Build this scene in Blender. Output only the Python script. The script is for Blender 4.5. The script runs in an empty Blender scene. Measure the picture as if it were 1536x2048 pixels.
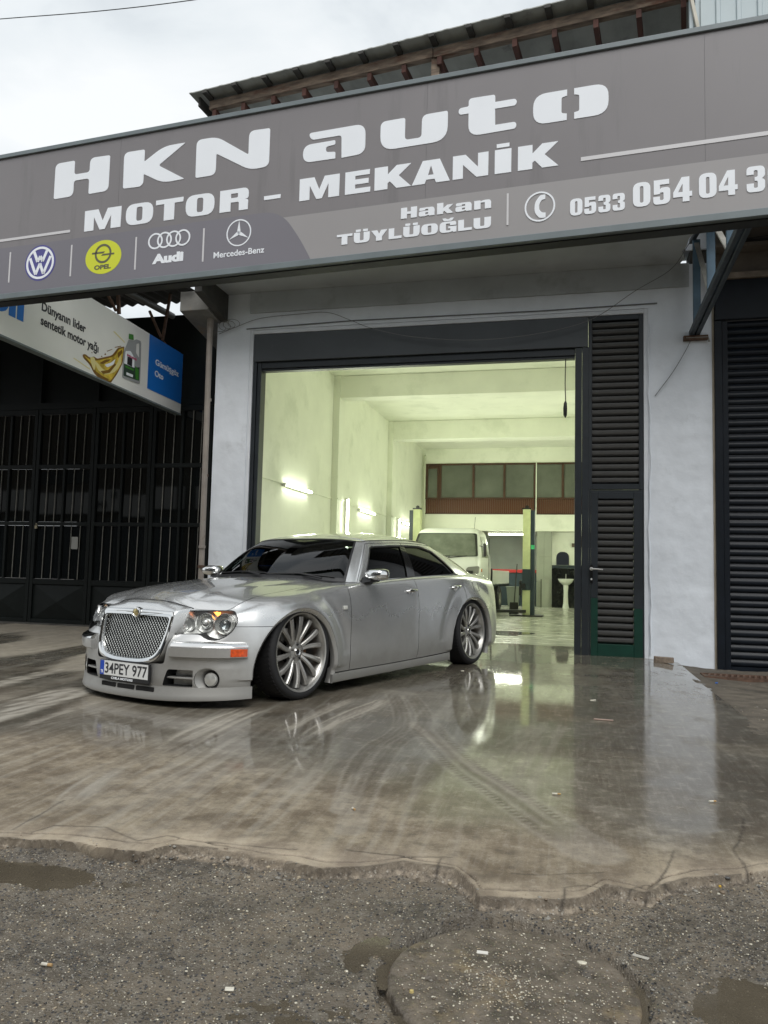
import bpy, bmesh, math, random
import numpy as np
from mathutils import Vector, Matrix, Euler
from mathutils.bvhtree import BVHTree
random.seed(7); rng = np.random.default_rng(7)
S = bpy.context.scene
COL = S.collection
# ------------------------------------------------------------------ camera
HC = 0.997
yaw, pitch, roll = math.radians(13.84732556), math.radians(4.37202362), math.radians(1.3243345)
cy, sy, cp, sp = math.cos(yaw), math.sin(yaw), math.cos(pitch), math.sin(pitch)
fwd = Vector((-sy*cp, cy*cp, sp)); rgt = Vector((cy, sy, 0)); upv = rgt.cross(fwd)
r2 = rgt*math.cos(roll)+upv*math.sin(roll); u2 = -rgt*math.sin(roll)+upv*math.cos(roll)
cam = bpy.data.cameras.new('camera'); camo = bpy.data.objects.new('camera', cam); COL.objects.link(camo)
cam.sensor_fit = 'HORIZONTAL'; cam.sensor_width = 36.0; cam.lens = 36.0*1542.95/1536.0
cam.clip_end = 500; cam.clip_start = 0.05
camo.matrix_world = Matrix(((r2.x, u2.x, -fwd.x, 0), (r2.y, u2.y, -fwd.y, 0), (r2.z, u2.z, -fwd.z, HC), (0, 0, 0, 1)))
S.camera = camo
# ------------------------------------------------------------------ sky, sun, exposure
W = bpy.data.worlds.new('World'); S.world = W; W.use_nodes = True
nt = W.node_tree; nt.nodes.clear()
def WN(t): return nt.nodes.new(t)
out = WN('ShaderNodeOutputWorld'); bg = WN('ShaderNodeBackground'); sky = WN('ShaderNodeTexSky')
sky.sky_type = 'NISHITA'; sky.sun_disc = False; sky.sun_elevation = math.radians(52); sky.sun_rotation = math.radians(200)
sky.air_density = 1.2; sky.dust_density = 2.5
tc = WN('ShaderNodeTexCoord'); mp = WN('ShaderNodeMapping'); mp.inputs['Scale'].default_value = (1, 1, 1.7)
n1 = WN('ShaderNodeTexNoise'); n1.inputs['Scale'].default_value = 2.9; n1.inputs['Detail'].default_value = 7; n1.inputs['Roughness'].default_value = 0.52
n1.inputs['Distortion'].default_value = 0.35
rp = WN('ShaderNodeValToRGB')
e = rp.color_ramp.elements
e[0].position = 0.33; e[0].color = (3.9, 4.25, 4.55, 1)
e[1].position = 0.64; e[1].color = (6.5, 6.65, 6.7, 1)
m2 = e.new(0.48); m2.color = (5.6, 5.9, 6.05, 1)
mx = WN('ShaderNodeMixRGB'); mx.inputs['Fac'].default_value = 0.93
nt.links.new(tc.outputs['Generated'], mp.inputs['Vector']); nt.links.new(mp.outputs['Vector'], n1.inputs['Vector'])
nt.links.new(n1.outputs['Fac'], rp.inputs['Fac']); nt.links.new(sky.outputs['Color'], mx.inputs['Color1'])
nt.links.new(rp.outputs['Color'], mx.inputs['Color2']); nt.links.new(mx.outputs['Color'], bg.inputs['Color'])
bg.inputs['Strength'].default_value = 0.10
nt.links.new(bg.outputs['Background'], out.inputs['Surface'])
sun = bpy.data.lights.new('sun', 'SUN'); suno = bpy.data.objects.new('sun', sun); COL.objects.link(suno)
sun.energy = 1.45; sun.angle = math.radians(38); sun.color = (1.0, 0.985, 0.96)
suno.rotation_euler = (math.radians(38), 0, math.radians(20)); suno.location = (0, 0, 30)
S.view_settings.view_transform = 'Standard'; S.view_settings.look = 'None'
S.view_settings.exposure = 0.66; S.view_settings.gamma = 1.0; S.view_settings.use_curve_mapping = False
S.cycles.max_bounces = 10; S.cycles.diffuse_bounces = 6; S.cycles.glossy_bounces = 5; S.cycles.transmission_bounces = 6
S.cycles.transparent_max_bounces = 10; S.cycles.caustics_reflective = False; S.cycles.caustics_refractive = False
S.cycles.sample_clamp_indirect = 4.0; S.cycles.use_denoising = True
# ------------------------------------------------------------------ helpers
MATS = {}
def mat(name, col, rough=0.6, metal=0.0, spec=0.5, coat=0.0, noise=None, bump=None, emit=None, alpha=None, rvar=None, coords='Object', dirt=None):
    """noise=(scale, amount, detail[,stretch]) varies the base colour; bump=(scale, strength[,distance]); dirt=(scale, colour, threshold, amount)"""
    if name in MATS: return MATS[name]
    m = bpy.data.materials.new(name); m.use_nodes = True; t = m.node_tree; N = t.nodes; L = t.links
    b = N['Principled BSDF']; b.inputs['Base Color'].default_value = (*col, 1); b.inputs['Roughness'].default_value = rough
    b.inputs['Metallic'].default_value = metal; b.inputs['Specular IOR Level'].default_value = spec; b.inputs['Coat Weight'].default_value = coat
    b.inputs['Coat Roughness'].default_value = 0.04
    c = N.new('ShaderNodeTexCoord'); src = c.outputs[coords]
    colout = None
    if noise:
        mpn = N.new('ShaderNodeMapping'); L.new(src, mpn.inputs['Vector'])
        if len(noise) > 3: mpn.inputs['Scale'].default_value = noise[3]
        nz = N.new('ShaderNodeTexNoise'); nz.inputs['Scale'].default_value = noise[0]; nz.inputs['Detail'].default_value = noise[2]; nz.inputs['Roughness'].default_value = 0.6
        L.new(mpn.outputs['Vector'], nz.inputs['Vector'])
        r = N.new('ShaderNodeValToRGB'); a = noise[1]
        r.color_ramp.elements[0].position = 0.3; r.color_ramp.elements[0].color = (*[max(0, x*(1-a)) for x in col], 1)
        r.color_ramp.elements[1].position = 0.7; r.color_ramp.elements[1].color = (*[min(1, x*(1+a)) for x in col], 1)
        L.new(nz.outputs['Fac'], r.inputs['Fac']); colout = r.outputs['Color']
        if rvar:
            mr = N.new('ShaderNodeMapRange'); mr.inputs['From Min'].default_value = 0.3; mr.inputs['From Max'].default_value = 0.7
            mr.inputs['To Min'].default_value = max(0.02, rough-rvar); mr.inputs['To Max'].default_value = min(1, rough+rvar)
            L.new(nz.outputs['Fac'], mr.inputs['Value']); L.new(mr.outputs['Result'], b.inputs['Roughness'])
    if dirt:
        nd = N.new('ShaderNodeTexNoise'); nd.inputs['Scale'].default_value = dirt[0]; nd.inputs['Detail'].default_value = 8; nd.inputs['Roughness'].default_value = 0.65
        mpd = N.new('ShaderNodeMapping'); L.new(src, mpd.inputs['Vector'])
        if len(dirt) > 4: mpd.inputs['Scale'].default_value = dirt[4]
        L.new(mpd.outputs['Vector'], nd.inputs['Vector'])
        rd = N.new('ShaderNodeMapRange'); rd.inputs['From Min'].default_value = dirt[2]; rd.inputs['From Max'].default_value = dirt[2]+0.12
        rd.inputs['To Max'].default_value = dirt[3]; L.new(nd.outputs['Fac'], rd.inputs['Value'])
        mxn = N.new('ShaderNodeMixRGB'); L.new(rd.outputs['Result'], mxn.inputs['Fac'])
        if colout: L.new(colout, mxn.inputs['Color1'])
        else: mxn.inputs['Color1'].default_value = (*col, 1)
        mxn.inputs['Color2'].default_value = (*dirt[1], 1); colout = mxn.outputs['Color']
    if colout: L.new(colout, b.inputs['Base Color'])
    if bump:
        nb = N.new('ShaderNodeTexNoise'); nb.inputs['Scale'].default_value = bump[0]; nb.inputs['Detail'].default_value = 5
        L.new(src, nb.inputs['Vector'])
        bp = N.new('ShaderNodeBump'); bp.inputs['Strength'].default_value = bump[1]; bp.inputs['Distance'].default_value = bump[2] if len(bump) > 2 else 0.01
        L.new(nb.outputs['Fac'], bp.inputs['Height']); L.new(bp.outputs['Normal'], b.inputs['Normal'])
    if emit:
        b.inputs['Emission Color'].default_value = (*emit[0], 1); b.inputs['Emission Strength'].default_value = emit[1]
    if alpha is not None: b.inputs['Alpha'].default_value = alpha
    MATS[name] = m; return m
def glassmat(name, tint, rough=0.01, fac=None, ior=1.5):
    """tinted pane: transparent tint under a fresnel reflection"""
    if name in MATS: return MATS[name]
    m = bpy.data.materials.new(name); m.use_nodes = True; t = m.node_tree; N = t.nodes; L = t.links; N.clear()
    o = N.new('ShaderNodeOutputMaterial'); mx = N.new('ShaderNodeMixShader'); tr = N.new('ShaderNodeBsdfTransparent'); gl = N.new('ShaderNodeBsdfGlossy')
    fr = N.new('ShaderNodeFresnel'); fr.inputs['IOR'].default_value = ior
    tr.inputs['Color'].default_value = (*tint, 1); gl.inputs['Roughness'].default_value = rough
    L.new(fr.outputs['Fac'], mx.inputs['Fac']); L.new(tr.outputs['BSDF'], mx.inputs[1]); L.new(gl.outputs['BSDF'], mx.inputs[2])
    L.new(mx.outputs['Shader'], o.inputs['Surface']); MATS[name] = m; return m
class MB:
    """collects geometry; build() links it as ONE mesh object"""
    def __init__(s): s.v = []; s.f = []; s.mi = []
    def add(s, vs, fs, mi=0):
        n = len(s.v); s.v += [tuple(v) for v in vs]; s.f += [tuple(i+n for i in f) for f in fs]; s.mi += [mi]*len(fs); return s
    def box(s, c, d, rz=0, rx=0, ry=0, mi=0, M=None):
        R = (Euler((rx, ry, rz)).to_matrix() if M is None else M)
        vs = [Vector(c)+R @ Vector((sx*d[0]/2, sy_*d[1]/2, sz*d[2]/2)) for sz in (-1, 1) for sx, sy_ in ((-1, -1), (1, -1), (1, 1), (-1, 1))]
        return s.add(vs, [(3, 2, 1, 0), (4, 5, 6, 7), (0, 1, 5, 4), (1, 2, 6, 5), (2, 3, 7, 6), (3, 0, 4, 7)], mi)
    def bx(s, x0, x1, y0, y1, z0, z1, mi=0): return s.box(((x0+x1)/2, (y0+y1)/2, (z0+z1)/2), (x1-x0, y1-y0, z1-z0), mi=mi)
    def bar(s, a, b, w, h=None, mi=0, up=(0, 0, 1)):
        a = Vector(a); b = Vector(b); d = b-a; l = d.length; d.normalize(); h = h or w
        u = Vector(up); sd = d.cross(u)
        if sd.length < 1e-4: u = Vector((0, 1, 0)); sd = d.cross(u)
        sd.normalize(); u = sd.cross(d)
        M = Matrix((d, sd, u)).transposed(); return s.box((a+b)/2, (l, w, h), M=M, mi=mi)
    def tube(s, pts, r, n=10, caps=True, mi=0, closed=False):
        P = [Vector(p) for p in pts]; rs = r if isinstance(r, (list, tuple)) else [r]*len(P); vs = []; fs = []
        m = len(P); prev = None
        for i in range(m):
            if closed: t = P[(i+1) % m]-P[i-1]
            else: t = P[min(i+1, m-1)]-P[max(i-1, 0)]
            t.normalize()
            if prev is None:
                a = Vector((0, 0, 1)) if abs(t.z) < 0.9 else Vector((1, 0, 0)); x = t.cross(a).normalized()
            else:
                x = prev-t*prev.dot(t); x.normalize()
            prev = x; y = t.cross(x)
            vs += [P[i]+(x*math.cos(q)+y*math.sin(q))*rs[i] for q in [2*math.pi*k/n for k in range(n)]]
        for i in range(m if closed else m-1):
            for k in range(n):
                a = i*n+k; b = i*n+(k+1) % n; j = ((i+1) % m)*n; fs.append((a, b, j+(k+1) % n, j+k))
        if caps and not closed: fs += [tuple(range(n))[::-1], tuple((m-1)*n+k for k in range(n))]
        return s.add(vs, fs, mi)
    def lathe(s, prof, n=48, axis='y', c=(0, 0, 0), a0=0, a1=None, mi=0, closed_prof=False):
        """prof: list of (r, h) revolved about axis"""
        full = a1 is None; a1 = 2*math.pi if full else a1; k = n if full else n+1; vs = []
        for i in range(k):
            q = a0+(a1-a0)*i/n; cq, sq = math.cos(q), math.sin(q)
            for r, h in prof:
                p = {'y': (r*cq, h, r*sq), 'z': (r*cq, r*sq, h), 'x': (h, r*cq, r*sq)}[axis]
                vs.append((p[0]+c[0], p[1]+c[1], p[2]+c[2]))
        m = len(prof); fs = []
        for i in range(n):
            j = (i+1) % k
            for q in range(m if closed_prof else m-1):
                q2 = (q+1) % m; fs.append((i*m+q, i*m+q2, j*m+q2, j*m+q))
        return s.add(vs, fs, mi)
    def prism(s, pts, f0, f1, mi=0):
        """pts 2D outline; f0/f1 map (a,b)->3D for the two faces"""
        n = len(pts); vs = [f0(*p) for p in pts]+[f1(*p) for p in pts]
        return s.add(vs, [tuple(range(n)), tuple(range(2*n-1, n-1, -1))]+[(i, n+i, n+(i+1) % n, (i+1) % n) for i in range(n)], mi)
    def build(s, name, mats, parent=None, smooth=False, ang=35, bevel=0, loc=None, rz=None, fix=True):
        me = bpy.data.meshes.new(name); me.from_pydata([tuple(v) for v in s.v], [], s.f)
        mats = mats if isinstance(mats, (list, tuple)) else [mats]
        for m in mats: me.materials.append(m)
        if len(mats) > 1: me.polygons.foreach_set('material_index', s.mi)
        return finish(me, name, parent, smooth, ang, bevel, loc, rz, fix)
def finish(me, name, parent=None, smooth=False, ang=35, bevel=0, loc=None, rz=None, fix=True):
    b = bmesh.new(); b.from_mesh(me)
    if fix: bmesh.ops.recalc_face_normals(b, faces=b.faces)
    if bevel:
        es = [e for e in b.edges if len(e.link_faces) == 2 and e.calc_face_angle(0) > math.radians(30)]
        bmesh.ops.bevel(b, geom=es, offset=bevel, segments=2 if bevel > 0.004 else 1, affect='EDGES', profile=0.6, clamp_overlap=True)
    if smooth:
        for f in b.faces: f.smooth = True
        for e_ in b.edges: e_.smooth = len(e_.link_faces) == 2 and e_.calc_face_angle(0) < math.radians(ang)
    b.to_mesh(me); b.free()
    o = bpy.data.objects.new(name, me); COL.objects.link(o)
    if parent is not None: o.parent = parent
    if loc is not None: o.location = loc
    if rz is not None: o.rotation_euler = (0, 0, rz)
    return o
def tag(o, label=None, cat=None, group=None, kind=None):
    if label: o['label'] = label
    if cat: o['category'] = cat
    if group: o['group'] = group
    if kind: o['kind'] = kind
    return o
def thing(name, label, cat, loc=(0, 0, 0), rz=0, group=None):
    o = bpy.data.objects.new(name, None); COL.objects.link(o); o.location = loc; o.rotation_euler = (0, 0, rz); o.empty_display_size = 0.1
    return tag(o, label, cat, group)
def struct(o): o['kind'] = 'structure'; return o
def copy_tree(o, parent=None):
    c = o.copy(); COL.objects.link(c); c.parent = parent
    for ch in list(o.children): copy_tree(ch, c)
    return c
def pchip(xs, ys, x):
    xs = np.asarray(xs, float); ys = np.asarray(ys, float); x = np.atleast_1d(np.asarray(x, float))
    h = np.diff(xs); d = np.diff(ys)/h; m = np.zeros(len(xs)); 
    for i in range(1, len(xs)-1):
        if d[i-1]*d[i] > 0:
            w1 = 2*h[i]+h[i-1]; w2 = h[i]+2*h[i-1]; m[i] = (w1+w2)/(w1/d[i-1]+w2/d[i])
    m[0] = d[0]; m[-1] = d[-1]
    k = np.clip(np.searchsorted(xs, x)-1, 0, len(xs)-2); t = (x-xs[k])/h[k]
    return ((1+2*t)*(1-t)**2*ys[k]+t*(1-t)**2*h[k]*m[k]+t*t*(3-2*t)*ys[k+1]+t*t*(t-1)*h[k]*m[k+1])
def crom(xs, ys, x):
    """smooth (C1) Catmull-Rom style interpolation"""
    xs = np.asarray(xs, float); ys = np.asarray(ys, float); x = np.atleast_1d(np.asarray(x, float)); h = np.diff(xs); d = np.diff(ys)/h
    m = np.empty(len(xs)); m[1:-1] = (d[:-1]*h[1:]+d[1:]*h[:-1])/(h[1:]+h[:-1]); m[0] = d[0]; m[-1] = d[-1]
    k = np.clip(np.searchsorted(xs, x)-1, 0, len(xs)-2); t = (x-xs[k])/h[k]
    return ((1+2*t)*(1-t)**2*ys[k]+t*(1-t)**2*h[k]*m[k]+t*t*(3-2*t)*ys[k+1]+t*t*(t-1)*h[k]*m[k+1])
def sstep(a, b, x): t = np.clip((x-a)/(b-a), 0, 1); return t*t*(3-2*t)
def rounded(pts, seg=5):
    """polygon of (x, y[, r]) -> outline with rounded corners"""
    out = []; n = len(pts)
    for i, p in enumerate(pts):
        r = p[2] if len(p) > 2 else 0
        P = Vector(p[:2]); A = Vector(pts[i-1][:2]); B = Vector(pts[(i+1) % n][:2])
        if r <= 0: out.append(tuple(P)); continue
        da = (A-P); db = (B-P); la, lb = da.length, db.length; r = min(r, la*0.499, lb*0.499); da.normalize(); db.normalize()
        a = P+da*r; b_ = P+db*r
        for k in range(seg+1):
            t = k/seg; q = a*(1-t)**2+P*2*t*(1-t)+b_*t*t; out.append((q.x, q.y))
    return out
def flat_shape(name, contours, mt, thick=0.003, parent=None, T=None):
    """2D contours (outer and holes) -> thin solid, mapped by T(x, y, depth) -> 3D"""
    cu = bpy.data.curves.new('tmp', 'CURVE'); cu.dimensions = '2D'; cu.fill_mode = 'BOTH'; cu.extrude = thick/2
    for c in contours:
        sp_ = cu.splines.new('POLY'); sp_.points.add(len(c)-1); sp_.use_cyclic_u = True
        for i, p in enumerate(c): sp_.points[i].co = (p[0], p[1], 0, 1)
    return _curve_done(cu, name, mt, parent, T)
def _curve_done(cu, name, mt, parent, T):
    ob = bpy.data.objects.new('tmp', cu); COL.objects.link(ob); dg = bpy.context.evaluated_depsgraph_get()
    me = bpy.data.meshes.new_from_object(ob.evaluated_get(dg)); bpy.data.objects.remove(ob); bpy.data.curves.remove(cu)
    me.name = name; me.materials.clear(); me.materials.append(mt)
    if T:
        for v in me.vertices: v.co = T(v.co.x, v.co.y, v.co.z)
    return finish(me, name, parent)
def text(name, s, mt, size, bold=0.0, sx=1.0, thick=0.003, parent=None, T=None, align='LEFT', gap=1.0, lines=1.0, shear=0):
    cu = bpy.data.curves.new('tmp', 'FONT'); cu.body = s; cu.size = size; cu.offset = bold; cu.extrude = thick/2; cu.align_x = align
    cu.space_character = gap; cu.space_line = lines; cu.resolution_u = 4; cu.shear = shear
    TT = (lambda x, y, z: T(x*sx, y, z)) if T else (lambda x, y, z: (x*sx, y, z))
    return _curve_done(cu, name, mt, parent, TT)
def boolean(target, cutter, op='DIFFERENCE', keep=False):
    md = target.modifiers.new('b', 'BOOLEAN'); md.object = cutter; md.operation = op; md.solver = 'EXACT'
    dg = bpy.context.evaluated_depsgraph_get(); me = bpy.data.meshes.new_from_object(target.evaluated_get(dg))
    target.modifiers.clear(); old = target.data; nm = old.name; target.data = me; bpy.data.meshes.remove(old); me.name = nm
    if not keep: cm = cutter.data; bpy.data.objects.remove(cutter); bpy.data.meshes.remove(cm)
# pixel (of the 1536x2048 photograph) -> ray, used to read real places out of the photograph
def ray(px, py): d = r2*(px-768)/1542.95+u2*(1024-py)/1542.95+fwd; return d
def onY(px, py, Y): d = ray(px, py); return Vector((0, 0, HC))+d*(Y/d.y)
def onX(px, py, X): d = ray(px, py); return Vector((0, 0, HC))+d*(X/d.x)
def onZ(px, py, Z=0.0): d = ray(px, py); return Vector((0, 0, HC))+d*((Z-HC)/d.z)
# ================================================================== GROUND
def _h(ix, iy, s):
    n = (ix.astype(np.int64)*374761393+iy.astype(np.int64)*668265263+s*1442695041) & 0x7fffffff
    n = ((n ^ (n >> 13))*1274126177) & 0x7fffffff; return ((n ^ (n >> 16)) & 0xffff)/65535.0
def vnoise(x, y, s=0):
    ix = np.floor(x); iy = np.floor(y); fx = x-ix; fy = y-iy; fx = fx*fx*(3-2*fx); fy = fy*fy*(3-2*fy)
    a = _h(ix, iy, s); b = _h(ix+1, iy, s); c = _h(ix, iy+1, s); d = _h(ix+1, iy+1, s)
    return (a*(1-fx)+b*fx)*(1-fy)+(c*(1-fx)+d*fx)*fy
def fbm(x, y, s=0, o=4):
    t = 0; a = 0.5
    for k in range(o): t = t+a*vnoise(x*2**k+17*k, y*2**k-9*k, s+k); a *= 0.5
    return t/(1-0.5**o)
def gz(x, y):  # gentle fall towards the street corner on the right
    return -0.07*sstep(0.8, 1.7, np.asarray(x, float))*sstep(6.0, 9.0, np.asarray(y, float))
EDGE = [(-300, 1672), (0, 1681), (104, 1684), (160, 1690), (234, 1704), (281, 1709), (333, 1697), (417, 1709), (521, 1724), (594, 1733), (635, 1743), (729, 1742), (800, 1734), (838, 1742), (902, 1752), (943, 1784), (955, 1803), (1124, 1811), (1170, 1806), (1212, 1780), (1260, 1792), (1299, 1801), (1340, 1777), (1398, 1762), (1486, 1759), (1536, 1750), (1800, 1742)]
_eg = sorted([(p.x, p.y) for p in (onZ(a, b) for a, b in EDGE)]); EX = np.array([-12]+[p[0] for p in _eg]+[8]); EY = np.array([_eg[0][1]]+[p[1] for p in _eg]+[_eg[-1][1]])
def sd_edge(x, y):
    return (y-np.interp(x, EX, EY))+0.022*(fbm(x*14, y*14, 3, 4)-0.5)
MH = (-0.147, 2.062); MHR = 0.318
def mh_r(x, y): return np.hypot(x-MH[0], y-MH[1])
def puddle_mask(x, y):
    a = 1-sstep(0.5, 1.0, np.hypot((x+2.05)/0.75, (y-2.32)/0.15)+0.5*(fbm(x*6, y*6, 21)-0.5))
    b = 1-sstep(0.6, 1.0, np.hypot((x-0.50)/0.32, (y-2.05)/0.24)+0.7*(fbm(x*7, y*7, 22)-0.5))
    c = 1-sstep(0.6, 1.0, np.hypot((x+0.52)/0.10, (y-2.10)/0.17)+0.7*(fbm(x*9, y*9, 23)-0.5))
    d = 1-sstep(0.5, 1.0, np.hypot((x+0.58)/0.30, (y-1.78)/0.10)+0.7*(fbm(x*9, y*9, 24)-0.5))
    return np.maximum(np.maximum(a, b), np.maximum(c, 0.6*d))
def road_z(x, y):
    z = -0.040+0.012*(fbm(x*3, y*3, 5)-0.5)+0.010*(fbm(x*22, y*22, 6, 3)-0.5)+0.006*(fbm(x*70, y*70, 8, 2)-0.5)
    r = mh_r(x, y)+0.012*(fbm(x*12, y*12, 9)-0.5); ang = np.arctan2(y-MH[1], x-MH[0])
    gap = 0.015+0.058*np.exp(-((ang-1.95)/0.38)**2)+.012*np.exp(-((ang+2.6)/0.5)**2)+0.012*(fbm(x*9, y*9, 64)-.4)
    z = z+0.010*np.exp(-((r-MHR-gap-0.03)/0.03)**2)*(0.4+1.2*fbm(x*7, y*7, 65))                      # raised collar
    z = np.where(r < MHR+gap, -0.066-0.045*np.exp(-((ang-1.9)/0.5)**2)+0.012*(fbm(x*30, y*30, 10)-0.5), z)
    z = z-0.011*puddle_mask(x, y)
    s = sd_edge(x, y); z = z+(0.020*fbm(x*2.1, y*2, 67, 2)+0.014*(fbm(x*30, y*30, 68, 3)-.5))*np.exp(-(s/0.07)**2)
    return z
def apron_z(x, y):
    s = sd_edge(x, y)
    lip = 1-sstep(0.0, 0.05+0.05*fbm(x*5, y*5, 12, 2), s)
    crack = np.exp(-((s-0.10-0.07*(fbm(x*4, y*4, 14)-0.5))/0.006)**2)*(fbm(x*2.3+3, y*2, 15, 2) > 0.46)
    w = 0.006+0.14*np.clip(fbm(x*2.3, y*1.5, 12, 2)-0.40, 0, 1)+0.020*fbm(x*15, y*15, 18, 2); top = 1-sstep(0.75, 1.0, s/w); ramp = 1-np.clip(s/w, 0, 1)
    return gz(x, y)-0.050*sstep(0.0, 0.5, 1-s/0.016)*(s < 0.016)-top*(0.010+0.030*ramp)*(0.75+0.7*(fbm(x*30, y*30, 13, 3)-0.3))-0.012*top*vnoise(x*60, y*60, 19)-0.006*top*vnoise(x*130, y*130, 20)-0.010*crack+0.004*(fbm(x*5, y*5, 16)-0.5)*(s < 0.5)
def smear(x, y, pts, w):
    """distance mask and arc position to a polyline on the ground"""
    best = np.full(x.shape, 9.0); side = np.zeros(x.shape); arc = np.zeros(x.shape); L0 = 0
    for (ax, ay), (bx_, by_) in zip(pts[:-1], pts[1:]):
        dx, dy = bx_-ax, by_-ay; L = math.hypot(dx, dy); t = np.clip(((x-ax)*dx+(y-ay)*dy)/L/L, 0, 1)
        px, py = ax+t*dx-x, ay+t*dy-y; d = np.hypot(px, py); m = d < best
        best = np.where(m, d, best); side = np.where(m, (dx*(y-ay)-dy*(x-ax))/L, side); arc = np.where(m, L0+t*L, arc); L0 += L
    return best, side, arc
def gp(L, n=12):
    P = [onZ(a, b) for a, b in L]; t = np.arange(len(P)); tt = np.linspace(0, len(P)-1, n)
    return list(zip(crom(t, [p.x for p in P], tt), crom(t, [p.y for p in P], tt)))
TRACKS = [(gp([(905, 1440), (960, 1490), (1080, 1560), (1250, 1640)], 8), 0.05, 0.35), (gp([(700, 1450), (640, 1500), (600, 1580)], 5), 0.06, 0.5), (gp([(420, 1460), (300, 1510), (120, 1560)], 6), 0.06, 0.6), (gp([(470, 1500), (330, 1560), (200, 1620)], 6), 0.05, 0.5), (gp([(1300, 1420), (1200, 1480), (1120, 1560)], 6), 0.06, 0.3), (gp([(160, 1450), (60, 1480), (-60, 1520)], 6), 0.07, 0.6),(gp([(782, 1382), (803, 1425), (798, 1463), (743, 1496), (711, 1545), (690, 1620)]), 0.055, 1.0), (gp([(817, 1387), (847, 1425), (844, 1458), (798, 1480), (765, 1518), (725, 1590), (700, 1660)]), 0.055, 0.8),
          (gp([(850, 1450), (863, 1469), (929, 1534), (1005, 1583), (1081, 1637), (1190, 1705)]), 0.10, 0.9), (gp([(1081, 1458), (1005, 1507), (961, 1523)], 4), 0.09, 0.5),
          (gp([(330, 1480), (250, 1540), (150, 1600)], 5), 0.08, 0.5), (gp([(560, 1440), (480, 1500), (330, 1560)], 5), 0.12, 0.4), (gp([(240, 1420), (100, 1445), (-100, 1480)], 5), 0.10, 0.6),
          (gp([(640, 1430), (560, 1480), (520, 1540)], 5), 0.07, 0.45), (gp([(1000, 1640), (880, 1560), (780, 1530)], 5), 0.06, 0.3)]
CRACKS = [[(p.x, p.y) for p in (onZ(a, b) for a, b in L)] for L in ([(1020, 1746), (1080, 1750), (1150, 1748), (1205, 1744)], [(1124, 1806), (1130, 1776), (1180, 1770), (1235, 1782)], [(868, 1742), (880, 1718)], [(60, 1664), (112, 1650), (140, 1652), (215, 1655), (275, 1681), (335, 1671), (400, 1682), (500, 1692), (594, 1699)], [(1240, 1790), (1290, 1772), (1400, 1760), (1540, 1748)], [(690, 1700), (760, 1710), (840, 1716), (900, 1716)], [(1290, 1800), (1330, 1740), (1345, 1700)], [(20, 1660), (60, 1640), (130, 1600)], [(1500, 1756), (1470, 1700), (1490, 1640), (1450, 1590)])]
STROKES = [(gp([(-120, 1460), (0, 1424), (100, 1396), (190, 1370)], 5), .20, 1.0), (gp([(-60, 1385), (0, 1368), (70, 1350), (160, 1332)], 5), .10, .9), (gp([(350, 1490), (420, 1452), (520, 1412)], 4), .13, .75), (gp([(620, 1470), (700, 1430), (790, 1395)], 4), .10, .7), (gp([(140, 1612), (200, 1560), (265, 1520)], 4), .09, .7), (gp([(560, 1465), (640, 1425), (720, 1392)], 4), .06, .6), (gp([(30, 1460), (120, 1425), (230, 1392)], 4), .05, .6), (gp([(330, 1600), (420, 1530), (480, 1490)], 4), .16, .35), (gp([(1000, 1600), (1060, 1500), (1100, 1440)], 4), .15, .25), (gp([(820, 1440), (900, 1500), (1000, 1570), (1100, 1640)], 6), .05, .5)]
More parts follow.
